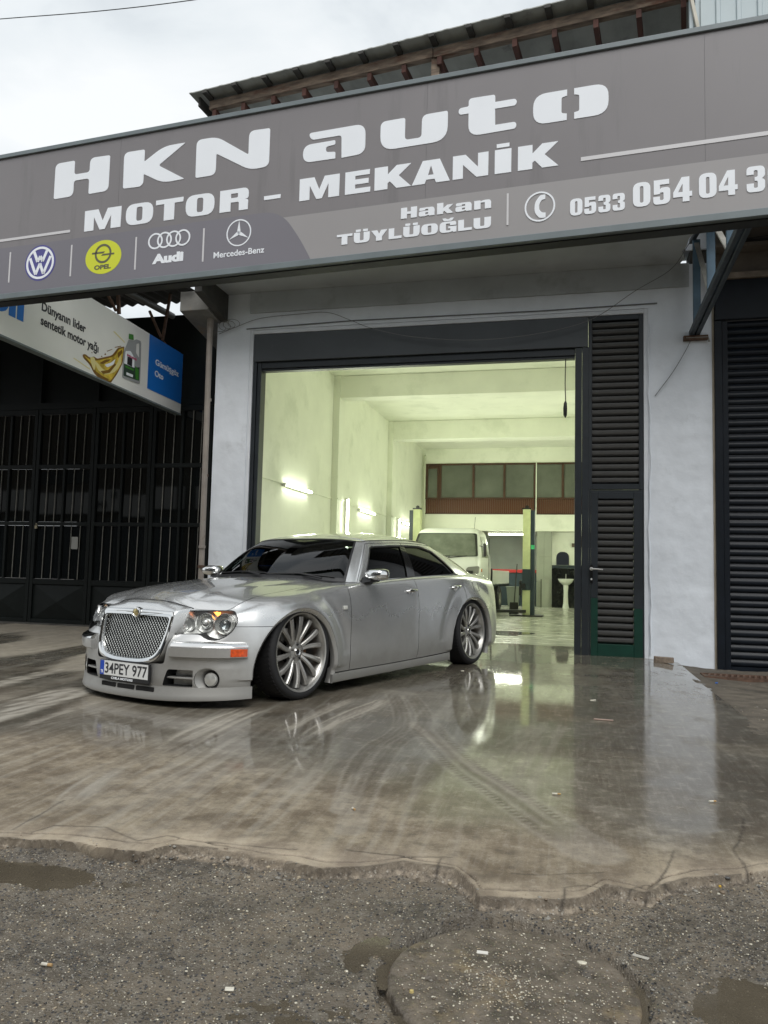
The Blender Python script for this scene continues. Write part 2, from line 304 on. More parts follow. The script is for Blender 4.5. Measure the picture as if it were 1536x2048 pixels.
def apron_attr(x, y):
    mud = np.zeros(x.shape); light = np.zeros(x.shape)
    for pts, w, k in TRACKS:
        d, s, a = smear(x, y, pts, w); Lt = sum(math.hypot(q[0]-p[0], q[1]-p[1]) for p, q in zip(pts[:-1], pts[1:])); inside = (1-sstep(w*0.8, w*1.1, d))*sstep(-.02, .35, a+.15*fbm(x*5, y*5, 52))*(1-sstep(Lt-.5, Lt-.02, a+.2*(fbm(x*4, y*4, 53)-.5)))
        rib = 0.5+0.5*np.cos(s/w*9.0); blk = 0.5+0.5*np.sign(np.sin(a*150+np.sign(s)*1.5))
        tread = np.where(np.abs(s) > w*0.62, blk, rib)
        mud = np.maximum(mud, .72*k*inside*(0.25+0.75*tread)*(0.6+0.7*fbm(x*9, y*9, 30, 2))); light = np.maximum(light, 0.45*k*(1-sstep(w, w*1.35, d))*(1-inside)); light = np.maximum(light, (w > .09)*.5*k*inside*(1-tread))
    # squeegee / brush strokes that run from the street towards the door
    u = y-0.07*x; v = x+0.07*y+0.10*fbm(x*.6, y*.5, 71)
    st = fbm(u*0.8, v*26+3*fbm(u*0.7, v*0.7, 31), 32, 4); st2 = fbm(u*1.3+5, v*55, 33, 3)
    zone = sstep(0.35, 0.6, fbm(x*0.55+3, y*0.55, 34, 3))*(1-.8*sstep(-1.0, .2, x));  streak = np.clip((st-0.5)*2.3, -1, 1)*(0.22+0.78*zone)*(1-.5*sstep(-1.0, .2, x))+0.35*np.clip((st2-0.5)*3, -1, 1)*zone
    wet = sstep(3.15, 3.9, y+0.9*(fbm(x*1.1, y*1.1, 35, 4)-0.5)+0.18*np.clip(x+0.5, -2.2, 1.6))
    wet = wet*(0.80+0.2*sstep(0.35, 0.5, fbm(x*0.8, y*1.6, 36, 3)))
    dryl = sstep(-2.6, -4.0, x)*sstep(0.42, 0.55, fbm(u*0.35, v*1.2, 37, 3)); wet = wet*(1-0.75*dryl)
    light = np.maximum(light, dryl*0.5)
    for pts, w, k in STROKES:
        d, s_, a = smear(x+.03*(fbm(x*5, y*2, 73)-.5), y, pts, w); Lt = sum(math.hypot(q[0]-p[0], q[1]-p[1]) for p, q in zip(pts[:-1], pts[1:])); m = (1-sstep(w*.75, w*1.05, d+.04*(fbm(x*7, y*2, 74)-.5)))*sstep(0, .25, a+.2*(fbm(s_*40, a, 75)-.3))*(1-sstep(Lt-.3, Lt, a+.3*(fbm(s_*40+9, a, 76)-.3))); m = m*(.35+.9*sstep(.35, .6, fbm(s_*38, a*1.2, 77, 3))); light = np.maximum(light, k*m); wet = wet*(1-.6*k*m)
    s = sd_edge(x, y); edge = 1-sstep(0.03, 0.30, s+0.3*(fbm(x*3, y*3, 38)-0.5))
    c1 = np.exp(-((s-0.10-0.07*(fbm(x*4, y*4, 14)-0.5))/0.005)**2)*(fbm(x*2.3+3, y*2, 15, 2) > 0.46); jx = .03*(fbm(x*9, y*9, 39, 4)-.5); jy = .03*(fbm(x*9+5, y*9, 40, 4)-.5); c2 = 0*x; c3 = 0*x; nearm = (s < 0.75)&(np.abs(x) < 3.3)
    for pl_ in CRACKS:
        if nearm.any(): d = np.full(x.shape, 9.0); d[nearm] = smear((x+jx)[nearm], (y+jy)[nearm], pl_, .1)[0]; c2 = np.maximum(c2, np.exp(-(d/0.0042)**2)*(.5+.7*fbm(x*6, y*6, 48, 2)))
    w = 0.006+0.14*np.clip(fbm(x*2.3, y*1.5, 12, 2)-0.40, 0, 1)+0.020*fbm(x*15, y*15, 18, 2); brk = 1-sstep(0.8, 1.0, s/w); rim = np.exp(-((s-w)/0.006)**2)
    return mud, light, streak, wet, edge, np.clip(c1+c2+c3+.8*rim*(fbm(x*3, y*3, 51) > .4), 0, 1), brk
def add_attr(me, name, arr):
    a = me.attributes.new(name, 'FLOAT', 'POINT'); a.data.foreach_set('value', np.asarray(arr, dtype=np.float32).ravel())
def grid_mesh(x0, x1, y0, y1, step, zf, keep=None, attrs=None, holes=None):
    xs = np.linspace(x0, x1, max(2, int(round((x1-x0)/step))+1)); ys = np.linspace(y0, y1, max(2, int(round((y1-y0)/step))+1))
    X, Y = np.meshgrid(xs, ys); Z = zf(X, Y); nx = len(xs); ny = len(ys)
    I = np.arange(nx*ny).reshape(ny, nx); F = np.stack([I[:-1, :-1], I[:-1, 1:], I[1:, 1:], I[1:, :-1]], -1).reshape(-1, 4)
    if keep is not None:
        cx = (X[:-1, :-1]+X[1:, 1:])/2; cy_ = (Y[:-1, :-1]+Y[1:, 1:])/2; F = F[keep(cx, cy_).ravel()]
    V = np.stack([X.ravel(), Y.ravel(), Z.ravel()], -1); used = np.unique(F); mp_ = -np.ones(len(V), int); mp_[used] = np.arange(len(used)); F = mp_[F]; Vu = V[used]
    me = bpy.data.meshes.new('g'); me.vertices.add(len(Vu)); me.vertices.foreach_set('co', Vu.ravel()); me.loops.add(F.size); me.loops.foreach_set('vertex_index', F.ravel())
    me.polygons.add(len(F)); me.polygons.foreach_set('loop_start', np.arange(0, F.size, 4)); me.polygons.foreach_set('use_smooth', np.ones(len(F), bool)); me.update(calc_edges=True)
    if attrs:
        for k, a in attrs(Vu[:, 0], Vu[:, 1]).items(): add_attr(me, k, a)
    return me
def obj_of(me, name, m, parent=None):
    me.name = name; me.materials.append(m); o = bpy.data.objects.new(name, me); COL.objects.link(o)
    if parent: o.parent = parent
    return o
def apron_mat():
    m = bpy.data.materials.new('wet_concrete'); m.use_nodes = True; t = m.node_tree; N = t.nodes; L = t.links; b = N['Principled BSDF']
    def at(n): a = N.new('ShaderNodeAttribute'); a.attribute_name = n; return a.outputs['Fac']
    c = N.new('ShaderNodeTexCoord')
    def noise(sc, det=6, ro=0.6, st=None, rot=0.0):
        n = N.new('ShaderNodeTexNoise'); n.inputs['Scale'].default_value = sc; n.inputs['Detail'].default_value = det; n.inputs['Roughness'].default_value = ro
        if st:
            q = N.new('ShaderNodeMapping'); q.inputs['Scale'].default_value = st; q.inputs['Rotation'].default_value = (0, 0, rot); L.new(c.outputs['Object'], q.inputs['Vector']); L.new(q.outputs['Vector'], n.inputs['Vector'])
        else: L.new(c.outputs['Object'], n.inputs['Vector'])
        return n.outputs['Fac']
    def mr(v, a, b_, lo=0.0, hi=1.0):
        q = N.new('ShaderNodeMapRange'); L.new(v, q.inputs['Value']); q.inputs['From Min'].default_value = a; q.inputs['From Max'].default_value = b_; q.inputs['To Min'].default_value = lo; q.inputs['To Max'].default_value = hi; return q.outputs['Result']
    def mix(f, A, B, bt='MIX'):
        q = N.new('ShaderNodeMixRGB'); q.blend_type = bt
        for i, v in ((0, f), (1, A), (2, B)):
            if isinstance(v, (int, float)): q.inputs[i].default_value = v
            elif isinstance(v, tuple): q.inputs[i].default_value = (*v, 1)
            else: L.new(v, q.inputs[i])
        return q.outputs['Color']
    def mth(op, a, b_=None):
        q = N.new('ShaderNodeMath'); q.operation = op; q.use_clamp = False
        for i, v in ((0, a), (1, b_)):
            if v is None: continue
            if isinstance(v, (int, float)): q.inputs[i].default_value = v
            else: L.new(v, q.inputs[i])
        return q.outputs['Value']
    wet, mud, light, streak, edge = at('wet'), at('mud'), at('light'), at('streak'), at('edge')
    big = noise(0.9, 8, 0.62); mid = noise(5, 8, 0.65); fine = noise(60, 5, 0.7); brush = noise(3.0, 6, 0.65, (16, 1, 1), 0.05)
    dry = mix(mr(big, .35, .65), (0.185, 0.150, 0.103), (0.31, 0.262, 0.188)); dry = mix(mr(mid, .42, .62), dry, (0.13, 0.10, 0.066))
    wetc = mix(mr(big, .38, .62), (0.085, 0.075, 0.058), (0.165, 0.155, 0.125)); wetc = mix(mr(mid, .40, .66, 0, .7), wetc, (0.085, 0.065, 0.045))
    wfac = mth('MULTIPLY', wet, mr(mid, .25, .45, .75, 1.0))
    col = mix(wfac, dry, wetc)
    col = mix(mr(brush, .52, .66, 0, .22), col, (0.34, 0.31, 0.26)); col = mix(mr(brush, .47, .34, 0, .25), col, (0.09, 0.072, 0.052)); blot = noise(13, 7, .7); col = mix(mr(blot, .50, .64, 0, .65), col, (0.095, 0.078, 0.058)); col = mix(mr(blot, .46, .34, 0, .35), col, (0.40, 0.36, 0.29))
    sp_ = mth('ADD', mth('MULTIPLY', streak, 0.5), 0.5)
    col = mix(mr(sp_, .5, .95, 0, .45), col, (0.36, 0.34, 0.29)); col = mix(mr(sp_, .5, .1, 0, .45), col, (0.10, 0.082, 0.06))
    col = mix(mth('MULTIPLY', light, .55), col, (0.40, 0.38, 0.33)); col = mix(mth('MULTIPLY', mud, .80), col, (0.065, 0.050, 0.036))
    col = mix(mth('MULTIPLY', edge, .7), col, mix(mr(mid, .4, .6), (0.47, 0.395, 0.295), (0.25, 0.205, 0.155)))
    col = mix(mr(fine, .58, .72, 0, .35), col, (0.11, 0.09, 0.07)); col = mix(mr(fine, .42, .30, 0, .25), col, (0.45, 0.41, 0.34))
    peb = N.new('ShaderNodeTexVoronoi'); peb.inputs['Scale'].default_value = 110; L.new(c.outputs['Object'], peb.inputs['Vector']); hs = N.new('ShaderNodeSeparateColor'); L.new(peb.outputs['Color'], hs.inputs['Color'])
    rub = mix(mr(noise(45, 8, .75), .38, .62), (0.060, 0.050, 0.040), (0.30, 0.25, 0.19)); rub = mix(mth('MULTIPLY', mr(hs.outputs['Red'], .78, .85), mr(peb.outputs['Distance'], .5, .3, 0, .8)), rub, (0.38, 0.35, 0.30)); col = mix(mth('MULTIPLY', at('broken'), .9), col, rub)
    col = mix(mth('MULTIPLY', at('crack'), .85), col, (0.035, 0.028, 0.022))
    speck = noise(190, 3, .6); col = mix(mr(speck, .60, .70, 0, .4), col, (0.42, 0.38, 0.31)); col = mix(mr(speck, .40, .32, 0, .45), col, (0.075, 0.06, 0.045))
    L.new(col, b.inputs['Base Color'])
    film = mth('MULTIPLY', wet, mr(noise(2.2, 8, .6, (3, 1, 1), .05), .30, .46, .5, 1.0)); film = mth('MULTIPLY', film, mth('SUBTRACT', 1.0, mth('MULTIPLY', mud, .6)))
    film = mth('MULTIPLY', film, mth('SUBTRACT', 1.0, mth('MULTIPLY', light, .7)))
    L.new(mr(film, 0, 1, .70, .42), b.inputs['Roughness']); b.inputs['Specular IOR Level'].default_value = .35; L.new(film, b.inputs['Coat Weight']); b.inputs['Coat IOR'].default_value = 1.42
    L.new(mr(noise(14, 6, .6), .3, .7, .015, .06), b.inputs['Coat Roughness'])
    hgt = mth('ADD', mth('MULTIPLY', fine, .35), mth('ADD', mth('MULTIPLY', mid, .6), mth('MULTIPLY', mud, -.5)))
    bp = N.new('ShaderNodeBump'); bp.inputs['Strength'].default_value = 0.45; bp.inputs['Distance'].default_value = 0.006; L.new(hgt, bp.inputs['Height']); L.new(bp.outputs['Normal'], b.inputs['Normal'])
    bp2 = N.new('ShaderNodeBump'); bp2.inputs['Strength'].default_value = 0.045; bp2.inputs['Distance'].default_value = 0.006; L.new(mth('ADD', mid, mth('MULTIPLY', brush, .9)), bp2.inputs['Height']); L.new(bp2.outputs['Normal'], b.inputs['Coat Normal'])
    return m
def attrs_apron(x, y):
    m_, l_, s_, w_, e_, c_, b_ = apron_attr(x, y); return dict(mud=m_, light=l_, streak=s_, wet=w_, edge=e_, crack=c_, broken=b_)
YS = 3.3
m_ap = apron_mat()
# right border of the apron where dirt and grit take over
RB = sorted([(p.y, p.x) for p in (onZ(a, b) for a, b in [(1378, 1337), (1400, 1356), (1440, 1392), (1490, 1435), (1545, 1480), (1700, 1600)])])
RBy = np.array([-5]+[a for a, b in RB]+[30]); RBx = np.array([RB[0][1]+3]+[b for a, b in RB]+[RB[-1][1]])
def in_apron_x(x, y): return x < np.interp(y, RBy, RBx)+0.05*(fbm(x*6, y*6, 40, 3)-0.5)
parts = [grid_mesh(-3.2, 2.2, 2.2, YS, 0.0065, apron_z, lambda x, y: (sd_edge(x, y) > 0) & in_apron_x(x, y), attrs_apron),
         grid_mesh(-3.3, 2.6, YS, 6.2, 0.012, apron_z, in_apron_x, attrs_apron), grid_mesh(-11, -3.3, YS, 6.2, 0.04, apron_z, in_apron_x, attrs_apron), grid_mesh(-11, 3.2, 6.2, 11.3, 0.032, apron_z, in_apron_x, attrs_apron),
         grid_mesh(-11, -3.2, 2.2, YS, 0.03, apron_z, lambda x, y: sd_edge(x, y) > 0, attrs_apron)]
def join_meshes(ms, name, m, parent=None):
    obs = []
    for q in ms:
        o = bpy.data.objects.new(name, q); COL.objects.link(o); obs.append(o)
    V = [np.empty(len(q.vertices)*3) for q in ms]; F = []; off = 0; at_ = {}
    for q, v in zip(ms, V):
        q.vertices.foreach_get('co', v); f = np.empty(len(q.loops), int); q.loops.foreach_get('vertex_index', f); F.append(f+off); off += len(q.vertices)
        for a in q.attributes:
            if a.data_type == 'FLOAT' and a.domain == 'POINT':
                z = np.empty(len(q.vertices), np.float32); a.data.foreach_get('value', z); at_.setdefault(a.name, []).append(z)
    for o in obs: q = o.data; bpy.data.objects.remove(o); bpy.data.meshes.remove(q)
    V = np.concatenate(V); F = np.concatenate(F); me = bpy.data.meshes.new(name); me.vertices.add(len(V)//3); me.vertices.foreach_set('co', V); me.loops.add(len(F)); me.loops.foreach_set('vertex_index', F)
    me.polygons.add(len(F)//4); me.polygons.foreach_set('loop_start', np.arange(0, len(F), 4)); me.polygons.foreach_set('use_smooth', np.ones(len(F)//4, bool)); me.update(calc_edges=True)
    for k, z in at_.items(): add_attr(me, k, np.concatenate(z))
    return obj_of(me, name, m, parent)
ap = struct(join_meshes(parts, 'concrete_apron', m_ap))
def flat_lip(me, f):
    n = len(me.polygons); c = np.empty(n*3); me.polygons.foreach_get('center', c); c = c.reshape(-1, 3); me.polygons.foreach_set('use_smooth', ~f(c[:, 0], c[:, 1]))
flat_lip(ap.data, lambda x, y: (sd_edge(x, y) < .11) & (y < 3.3))
# road
def road_mat():
    m = bpy.data.materials.new('wet_asphalt'); m.use_nodes = True; t = m.node_tree; N = t.nodes; L = t.links; b = N['Principled BSDF']; c = N.new('ShaderNodeTexCoord')
    def noise(sc, det, ro=.6): n = N.new('ShaderNodeTexNoise'); n.inputs['Scale'].default_value = sc; n.inputs['Detail'].default_value = det; n.inputs['Roughness'].default_value = ro; L.new(c.outputs['Object'], n.inputs['Vector']); return n.outputs['Fac']
    def vor(sc): n = N.new('ShaderNodeTexVoronoi'); n.inputs['Scale'].default_value = sc; L.new(c.outputs['Object'], n.inputs['Vector']); return n
    def mix(f, A, B):
        q = N.new('ShaderNodeMixRGB')
        for i, v in ((0, f), (1, A), (2, B)):
            if isinstance(v, float): q.inputs[i].default_value = v
            elif isinstance(v, tuple): q.inputs[i].default_value = (*v, 1)
            else: L.new(v, q.inputs[i])
        return q.outputs['Color']
    def mr(v, a, b_, lo=0.0, hi=1.0):
        q = N.new('ShaderNodeMapRange'); L.new(v, q.inputs['Value']); q.inputs['From Min'].default_value = a; q.inputs['From Max'].default_value = b_; q.inputs['To Min'].default_value = lo; q.inputs['To Max'].default_value = hi; return q.outputs['Result']
    col = mix(mr(noise(3, 8), .38, .62), (0.078, 0.066, 0.050), (0.165, 0.135, 0.097)); col = mix(mr(noise(25, 6), .45, .7), col, (0.175, 0.155, 0.125))
    v = vor(150); v2 = vor(95); hs = N.new('ShaderNodeSeparateColor'); L.new(v.outputs['Color'], hs.inputs['Color']); hs2 = N.new('ShaderNodeSeparateColor'); L.new(v2.outputs['Color'], hs2.inputs['Color'])
    sel = N.new('ShaderNodeMath'); sel.operation = 'MULTIPLY'; L.new(mr(hs.outputs['Red'], .80, .83), sel.inputs[0]); L.new(mr(v.outputs['Distance'], .35, .25), sel.inputs[1]); col = mix(sel.outputs['Value'], col, (0.36, 0.33, 0.27))
    sel2 = N.new('ShaderNodeMath'); sel2.operation = 'MULTIPLY'; L.new(mr(hs2.outputs['Green'], .72, .75), sel2.inputs[0]); L.new(mr(v2.outputs['Distance'], .45, .32), sel2.inputs[1]); col = mix(sel2.outputs['Value'], col, (0.038, 0.038, 0.040))
    L.new(col, b.inputs['Base Color']); L.new(mr(noise(6, 6), .35, .65, .30, .62), b.inputs['Roughness'])
    bp = N.new('ShaderNodeBump'); bp.inputs['Strength'].default_value = 0.9; bp.inputs['Distance'].default_value = 0.004
    ad = N.new('ShaderNodeMath'); ad.operation = 'SUBTRACT'; L.new(noise(160, 4), ad.inputs[0]); L.new(v.outputs['Distance'], ad.inputs[1]); L.new(ad.outputs['Value'], bp.inputs['Height']); L.new(bp.outputs['Normal'], b.inputs['Normal'])
    return m
m_rd = road_mat()
def flat_far(x, y): return -0.045+0*x
rd = [grid_mesh(-3.2, 1.8, 1.2, 3.3, 0.008, road_z, lambda x, y: (sd_edge(x, y) <= 0.012) & (mh_r(x, y) > 0)),
      grid_mesh(-14, -3.2, 1.2, 2.9, 0.1, flat_far), grid_mesh(1.8, 14, 1.2, 3.3, 0.1, lambda x, y: flat_far(x, y)), grid_mesh(-14, 14, -30, 1.2, 0.5, flat_far)]
struct(join_meshes(rd, 'asphalt_road', m_rd))
m_far = mat('far_ground', (0.10, 0.09, 0.08), 0.8, noise=(0.5, 0.3, 5))
struct(MB().add([(-250, -250, -0.11), (250, -250, -0.11), (250, 250, -0.11), (-250, 250, -0.11)], [(0, 1, 2, 3)]).build('ground', m_far))
# puddles: muddy water lying level in the dips
m_wat = mat('muddy_water', (.115, .096, .068), .05, spec=.5, alpha=.72, noise=(4, .2, 4))
def pud(x0, x1, y0, y1, lv): 
    me = grid_mesh(x0, x1, y0, y1, 0.01, lambda x, y: lv+0*x, lambda x, y: (puddle_mask(x, y) > 0.02) & (road_z(x, y) < lv+0.002) & (sd_edge(x, y) < -0.02) & (mh_r(x, y) > MHR-0.03)); o = obj_of(me, 'puddle', m_wat); struct(o)
pud(-3.1, -1.2, 1.95, 2.6, -0.0455); pud(0.05, 1.0, 1.6, 2.5, -0.0460); pud(-0.95, -0.35, 1.65, 2.35, -0.0465)
# the dirt and grit on the right
m_dirt = mat('dirt_and_grit', (0.10, 0.085, 0.066), 0.75, noise=(6, 0.45, 8), bump=(60, 0.9, 0.01), dirt=(120, (0.26, 0.235, 0.2), 0.60, 0.8))
me = grid_mesh(0.6, 6.0, 2.5, 9.9, 0.03, lambda x, y: gz(x, y)-0.003-0.045*(1-sstep(2.5, 3.3, y))+0.022*(fbm(x*5, y*5, 44, 4)-0.5), lambda x, y: ~in_apron_x(x+0.06, y) | ((y < 3.35) & (x > 2.15)))
struct(obj_of(me, 'dirt_verge', m_dirt))
# pebbles
def scatter_pebbles(name, pts, sizes, cols, kind='stuff'):
    ico = bmesh.new(); bmesh.ops.create_icosphere(ico, subdivisions=1, radius=1); ico.verts.ensure_lookup_table()
    bv = np.array([v.co[:] for v in ico.verts]); bf = np.array([[v.index for v in f.verts] for f in ico.faces]); ico.free()
    n = len(pts); q = rng.uniform(0, 2*np.pi, n); sc = np.stack([sizes*rng.uniform(.7, 1.4, n), sizes*rng.uniform(.6, 1.1, n), sizes*rng.uniform(.35, .65, n)], -1)
    V = bv[None]*sc[:, None]*(1+rng.uniform(-.18, .18, (n, len(bv), 1))); x = V[..., 0]*np.cos(q)[:, None]-V[..., 1]*np.sin(q)[:, None]; y = V[..., 0]*np.sin(q)[:, None]+V[..., 1]*np.cos(q)[:, None]
    V = np.stack([x, y, V[..., 2]], -1)+np.array(pts)[:, None]; F = bf[None]+(np.arange(n)*len(bv))[:, None, None]
    V = V.reshape(-1, 3); F = F.reshape(-1, 3); me = bpy.data.meshes.new(name); me.vertices.add(len(V)); me.vertices.foreach_set('co', V.ravel()); me.loops.add(F.size); me.loops.foreach_set('vertex_index', F.ravel())
    me.polygons.add(len(F)); me.polygons.foreach_set('loop_start', np.arange(0, F.size, 3)); me.polygons.foreach_set('use_smooth', np.ones(len(F), bool)); me.update(calc_edges=True)
    c = rng.integers(0, len(cols), n); me.polygons.foreach_set('material_index', np.repeat(c, len(bf)))
    for m in cols: me.materials.append(m)
    o = bpy.data.objects.new(name, me); COL.objects.link(o); o['kind'] = kind; return o
pc = [mat('pebble_'+k, c, 0.45, noise=(80, .25, 3)) for k, c in dict(dark=(0.030, 0.028, 0.026), slate=(0.080, 0.078, 0.074), brown=(0.17, 0.13, 0.09), sand=(0.36, 0.30, 0.21), white=(0.62, 0.58, 0.47), grey=(0.23, 0.215, 0.185)).items()]
def spread(n, x0, x1, y0, y1, f): 
    P = np.stack([rng.uniform(x0, x1, n), rng.uniform(y0, y1, n)], -1); k = f(P[:, 0], P[:, 1]); return P[rng.uniform(0, 1, n) < k]
P = spread(30000, -2.6, 1.1, 1.5, 3.0, lambda x, y: (sd_edge(x, y) < -0.01)*(mh_r(x, y) > MHR+.005)*(0.55+0.8*fbm(x*3, y*3, 50)+1.2*np.exp(-((mh_r(x, y)-MHR-.05)/.04)**2))*(1-0.45*puddle_mask(x, y)))
z = road_z(P[:, 0], P[:, 1]); s = 0.0016+0.0055*rng.beta(1.2, 5, len(P)); scatter_pebbles('loose_gravel', np.column_stack([P, z+s*0.15]), s, [pc[0], pc[1], pc[1], pc[2], pc[3], pc[5], pc[0], pc[5]])
P = spread(4200, -2.6, 1.1, 1.5, 3.0, lambda x, y: (sd_edge(x, y) < -0.02)*(mh_r(x, y) > MHR+.02)*(1-0.1*puddle_mask(x, y)))
z = road_z(P[:, 0], P[:, 1]); s = 0.0016+0.0065*rng.beta(1.0, 7, len(P)); scatter_pebbles('pale_pebbles', np.column_stack([P, z+s*0.2]), s, [pc[4], pc[3], pc[4]])
P = spread(10000, -2.6, 1.3, 2.2, 3.0, lambda x, y: np.exp(-(np.abs(sd_edge(x, y)+0.01)/0.045)**2)*(0.2+(fbm(x*4, y*4, 55) > .45))); z = np.where(sd_edge(P[:, 0], P[:, 1]) > 0, apron_z(P[:, 0], P[:, 1]), road_z(P[:, 0], P[:, 1]))
s = 0.0025+0.016*rng.beta(1.0, 6, len(P)); scatter_pebbles('broken_concrete_crumbs', np.column_stack([P, z]), s, [pc[2], pc[3], pc[5], pc[1]])
P = spread(2500, 0.8, 4.5, 5.0, 9.6, lambda x, y: ~in_apron_x(x-0.02, y)*0.8); z = gz(P[:, 0], P[:, 1])-0.008; s = 0.004+0.012*rng.beta(1.2, 5, len(P)); scatter_pebbles('verge_grit', np.column_stack([P, z]), s, [pc[2], pc[5], pc[3], pc[1]])
# manhole cover
def lid():
    nr, na = 60, 220; V = []; F = []
    for i in range(nr+1):
        r = MHR*(i/nr)**0.9
        for k in range(na):
            a = 2*math.pi*k/na; rr = r*(1+0.05*(i/nr)**6*(float(fbm(np.array(math.cos(a)*7+9), np.array(math.sin(a)*7+9), 60))-0.5))
            if i >= nr-1: rr *= 1-0.10*math.exp(-((a-2.55)/0.28)**2)-0.05*math.exp(-((a-5.35)/0.15)**2)
            V.append((rr*math.cos(a), rr*math.sin(a)))
    V = np.array(V); x = V[:, 0]+MH[0]; y = V[:, 1]+MH[1]; r = np.hypot(V[:, 0], V[:, 1])
    Z = -0.040+0.007*(1-(r/MHR)**2)+0.010*(fbm(x*3.3, y*3.3, 66)-.5)+0.012*(fbm(x*6, y*6, 61)-0.5)+0.006*(fbm(x*35, y*35, 62, 3)-0.5)-0.014*sstep(MHR*0.975, MHR, r)
    for hx, hy in ((859, 1941), (1176, 1931)):
        h = onZ(hx, hy, -0.02); Z -= 0.035*np.exp(-((np.hypot(x-h.x, (y-h.y)*1.3)/0.016)**4))
    L = [(a, b, c) for a, b, c in zip(V[:, 0], V[:, 1], Z)]; n = len(L); L += [(a*1.0, b*1.0, -0.09) for a, b, c in L[-na:]]
    for i in range(nr):
        for k in range(na): F.append((i*na+k, i*na+(k+1) % na, (i+1)*na+(k+1) % na, (i+1)*na+k))
    for k in range(na): F.append((nr*na+k, nr*na+(k+1) % na, n+(k+1) % na, n+k))
    m = mat('manhole_concrete', (0.12, 0.10, 0.076), 0.42, noise=(14, 0.55, 9), bump=(70, 1.0, 0.008), dirt=(5, (0.27, 0.205, 0.115), 0.55, 0.75), rvar=.15)
    o = MB().add(L, F).build('manhole_cover', m, smooth=True, ang=60); o.location = (MH[0], MH[1], 0)
    return tag(o, 'round worn concrete manhole cover in the foreground road', 'manhole cover')
lid()
P = spread(9000, MH[0]-.3, MH[0]+.3, MH[1]-.3, MH[1]+.3, lambda x, y: (mh_r(x, y) < MHR*.93)*(0.22+np.exp(-((x-MH[0]+.03)**2+(y-MH[1]+.02)**2)/0.008))); r = mh_r(P[:, 0], P[:, 1])
z = -0.040+0.007*(1-(r/MHR)**2)+0.010*(fbm(P[:, 0]*3.3, P[:, 1]*3.3, 66)-.5)+0.012*(fbm(P[:, 0]*6, P[:, 1]*6, 61)-0.5)+0.001; s = 0.0015+0.0040*rng.beta(1.2, 5, len(P)); scatter_pebbles('grit_on_cover', np.column_stack([P, z]), s, [pc[3], pc[4], pc[5], pc[2]])
# ================================================================== MATERIALS FOR BUILDINGS
FY = 10.12   # street face of the garage
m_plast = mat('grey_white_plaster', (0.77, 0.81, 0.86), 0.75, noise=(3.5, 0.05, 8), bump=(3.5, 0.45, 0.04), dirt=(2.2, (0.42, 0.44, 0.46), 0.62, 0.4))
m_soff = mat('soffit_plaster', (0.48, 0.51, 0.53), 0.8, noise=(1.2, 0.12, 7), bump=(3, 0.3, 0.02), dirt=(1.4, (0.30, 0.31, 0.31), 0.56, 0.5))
m_band = mat('smooth_plaster_band', (0.72, 0.75, 0.79), 0.7, noise=(5, 0.06, 6), bump=(20, 0.25, 0.006))
m_char = mat('charcoal_metal', (0.020, 0.025, 0.030), 0.42, metal=0.0, spec=0.5, noise=(4, 0.22, 6), bump=(35, 0.06, 0.003), dirt=(26, (0.16, 0.165, 0.16), 0.70, 0.7))
m_slat = mat('louvre_slat_metal', (0.10, 0.10, 0.098), 0.34, metal=0.2, noise=(3, 0.25, 5), dirt=(18, (0.16, 0.155, 0.14), 0.69, 0.6))
m_box = mat('grey_shutter_box', (0.055, 0.062, 0.068), 0.42, noise=(1.4, 0.15, 7), dirt=(7, (0.11, 0.115, 0.12), 0.62, 0.5))
m_navy = mat('black_blue_shutter', (0.006, 0.009, 0.014), 0.42, spec=0.28, noise=(5, 0.3, 5), dirt=(14, (0.045, 0.048, 0.05), 0.66, 0.5))
m_green = mat('old_green_paint', (0.004, 0.040, 0.026), 0.4, noise=(6, 0.2, 5), dirt=(20, (0.03, 0.03, 0.03), 0.66, 0.6))
m_int = mat('interior_paint', (0.80, 0.82, 0.71), 0.7, noise=(1.6, 0.05, 8), bump=(4, 0.18, 0.02), dirt=(1.1, (0.58, 0.61, 0.50), 0.55, 0.45))
m_floor = mat('garage_floor', (0.40, 0.41, 0.34), 0.22, noise=(2.2, 0.22, 8, (1, 2.6, 1)), bump=(9, 0.12, 0.01), dirt=(1.3, (0.15, 0.145, 0.115), 0.585, 0.7, (1, 3, 1)), rvar=.10)
m_wood = mat('brown_panelling', (0.085, 0.030, 0.013), 0.45, noise=(3, 0.5, 5, (9, 9, 0.6)))
m_wood2 = mat('brown_frame_wood', (0.060, 0.024, 0.012), 0.4, noise=(6, 0.3, 5))
m_black = mat('flat_black', (0.004, 0.004, 0.005), 0.7)
m_rust = mat('rusty_steel', (0.105, 0.060, 0.040), 0.8, noise=(14, 0.5, 6), bump=(40, 0.3, 0.003))
m_concr = mat('bare_concrete', (0.20, 0.195, 0.18), 0.85, noise=(3, 0.25, 8), bump=(12, 0.6, 0.01), dirt=(2.5, (0.33, 0.22, 0.12), 0.60, 0.7))
m_dkconc = mat('sooty_concrete', (0.055, 0.053, 0.048), 0.85, noise=(3, 0.35, 8), bump=(12, 0.6, 0.01))
m_chr = mat('chrome', (0.80, 0.80, 0.80), 0.09, metal=1.0)
m_alu = mat('brushed_aluminium', (0.62, 0.62, 0.60), 0.35, metal=1.0)
def part(mb, name, m, parent, **k): return mb.build(name, m, parent, **k)
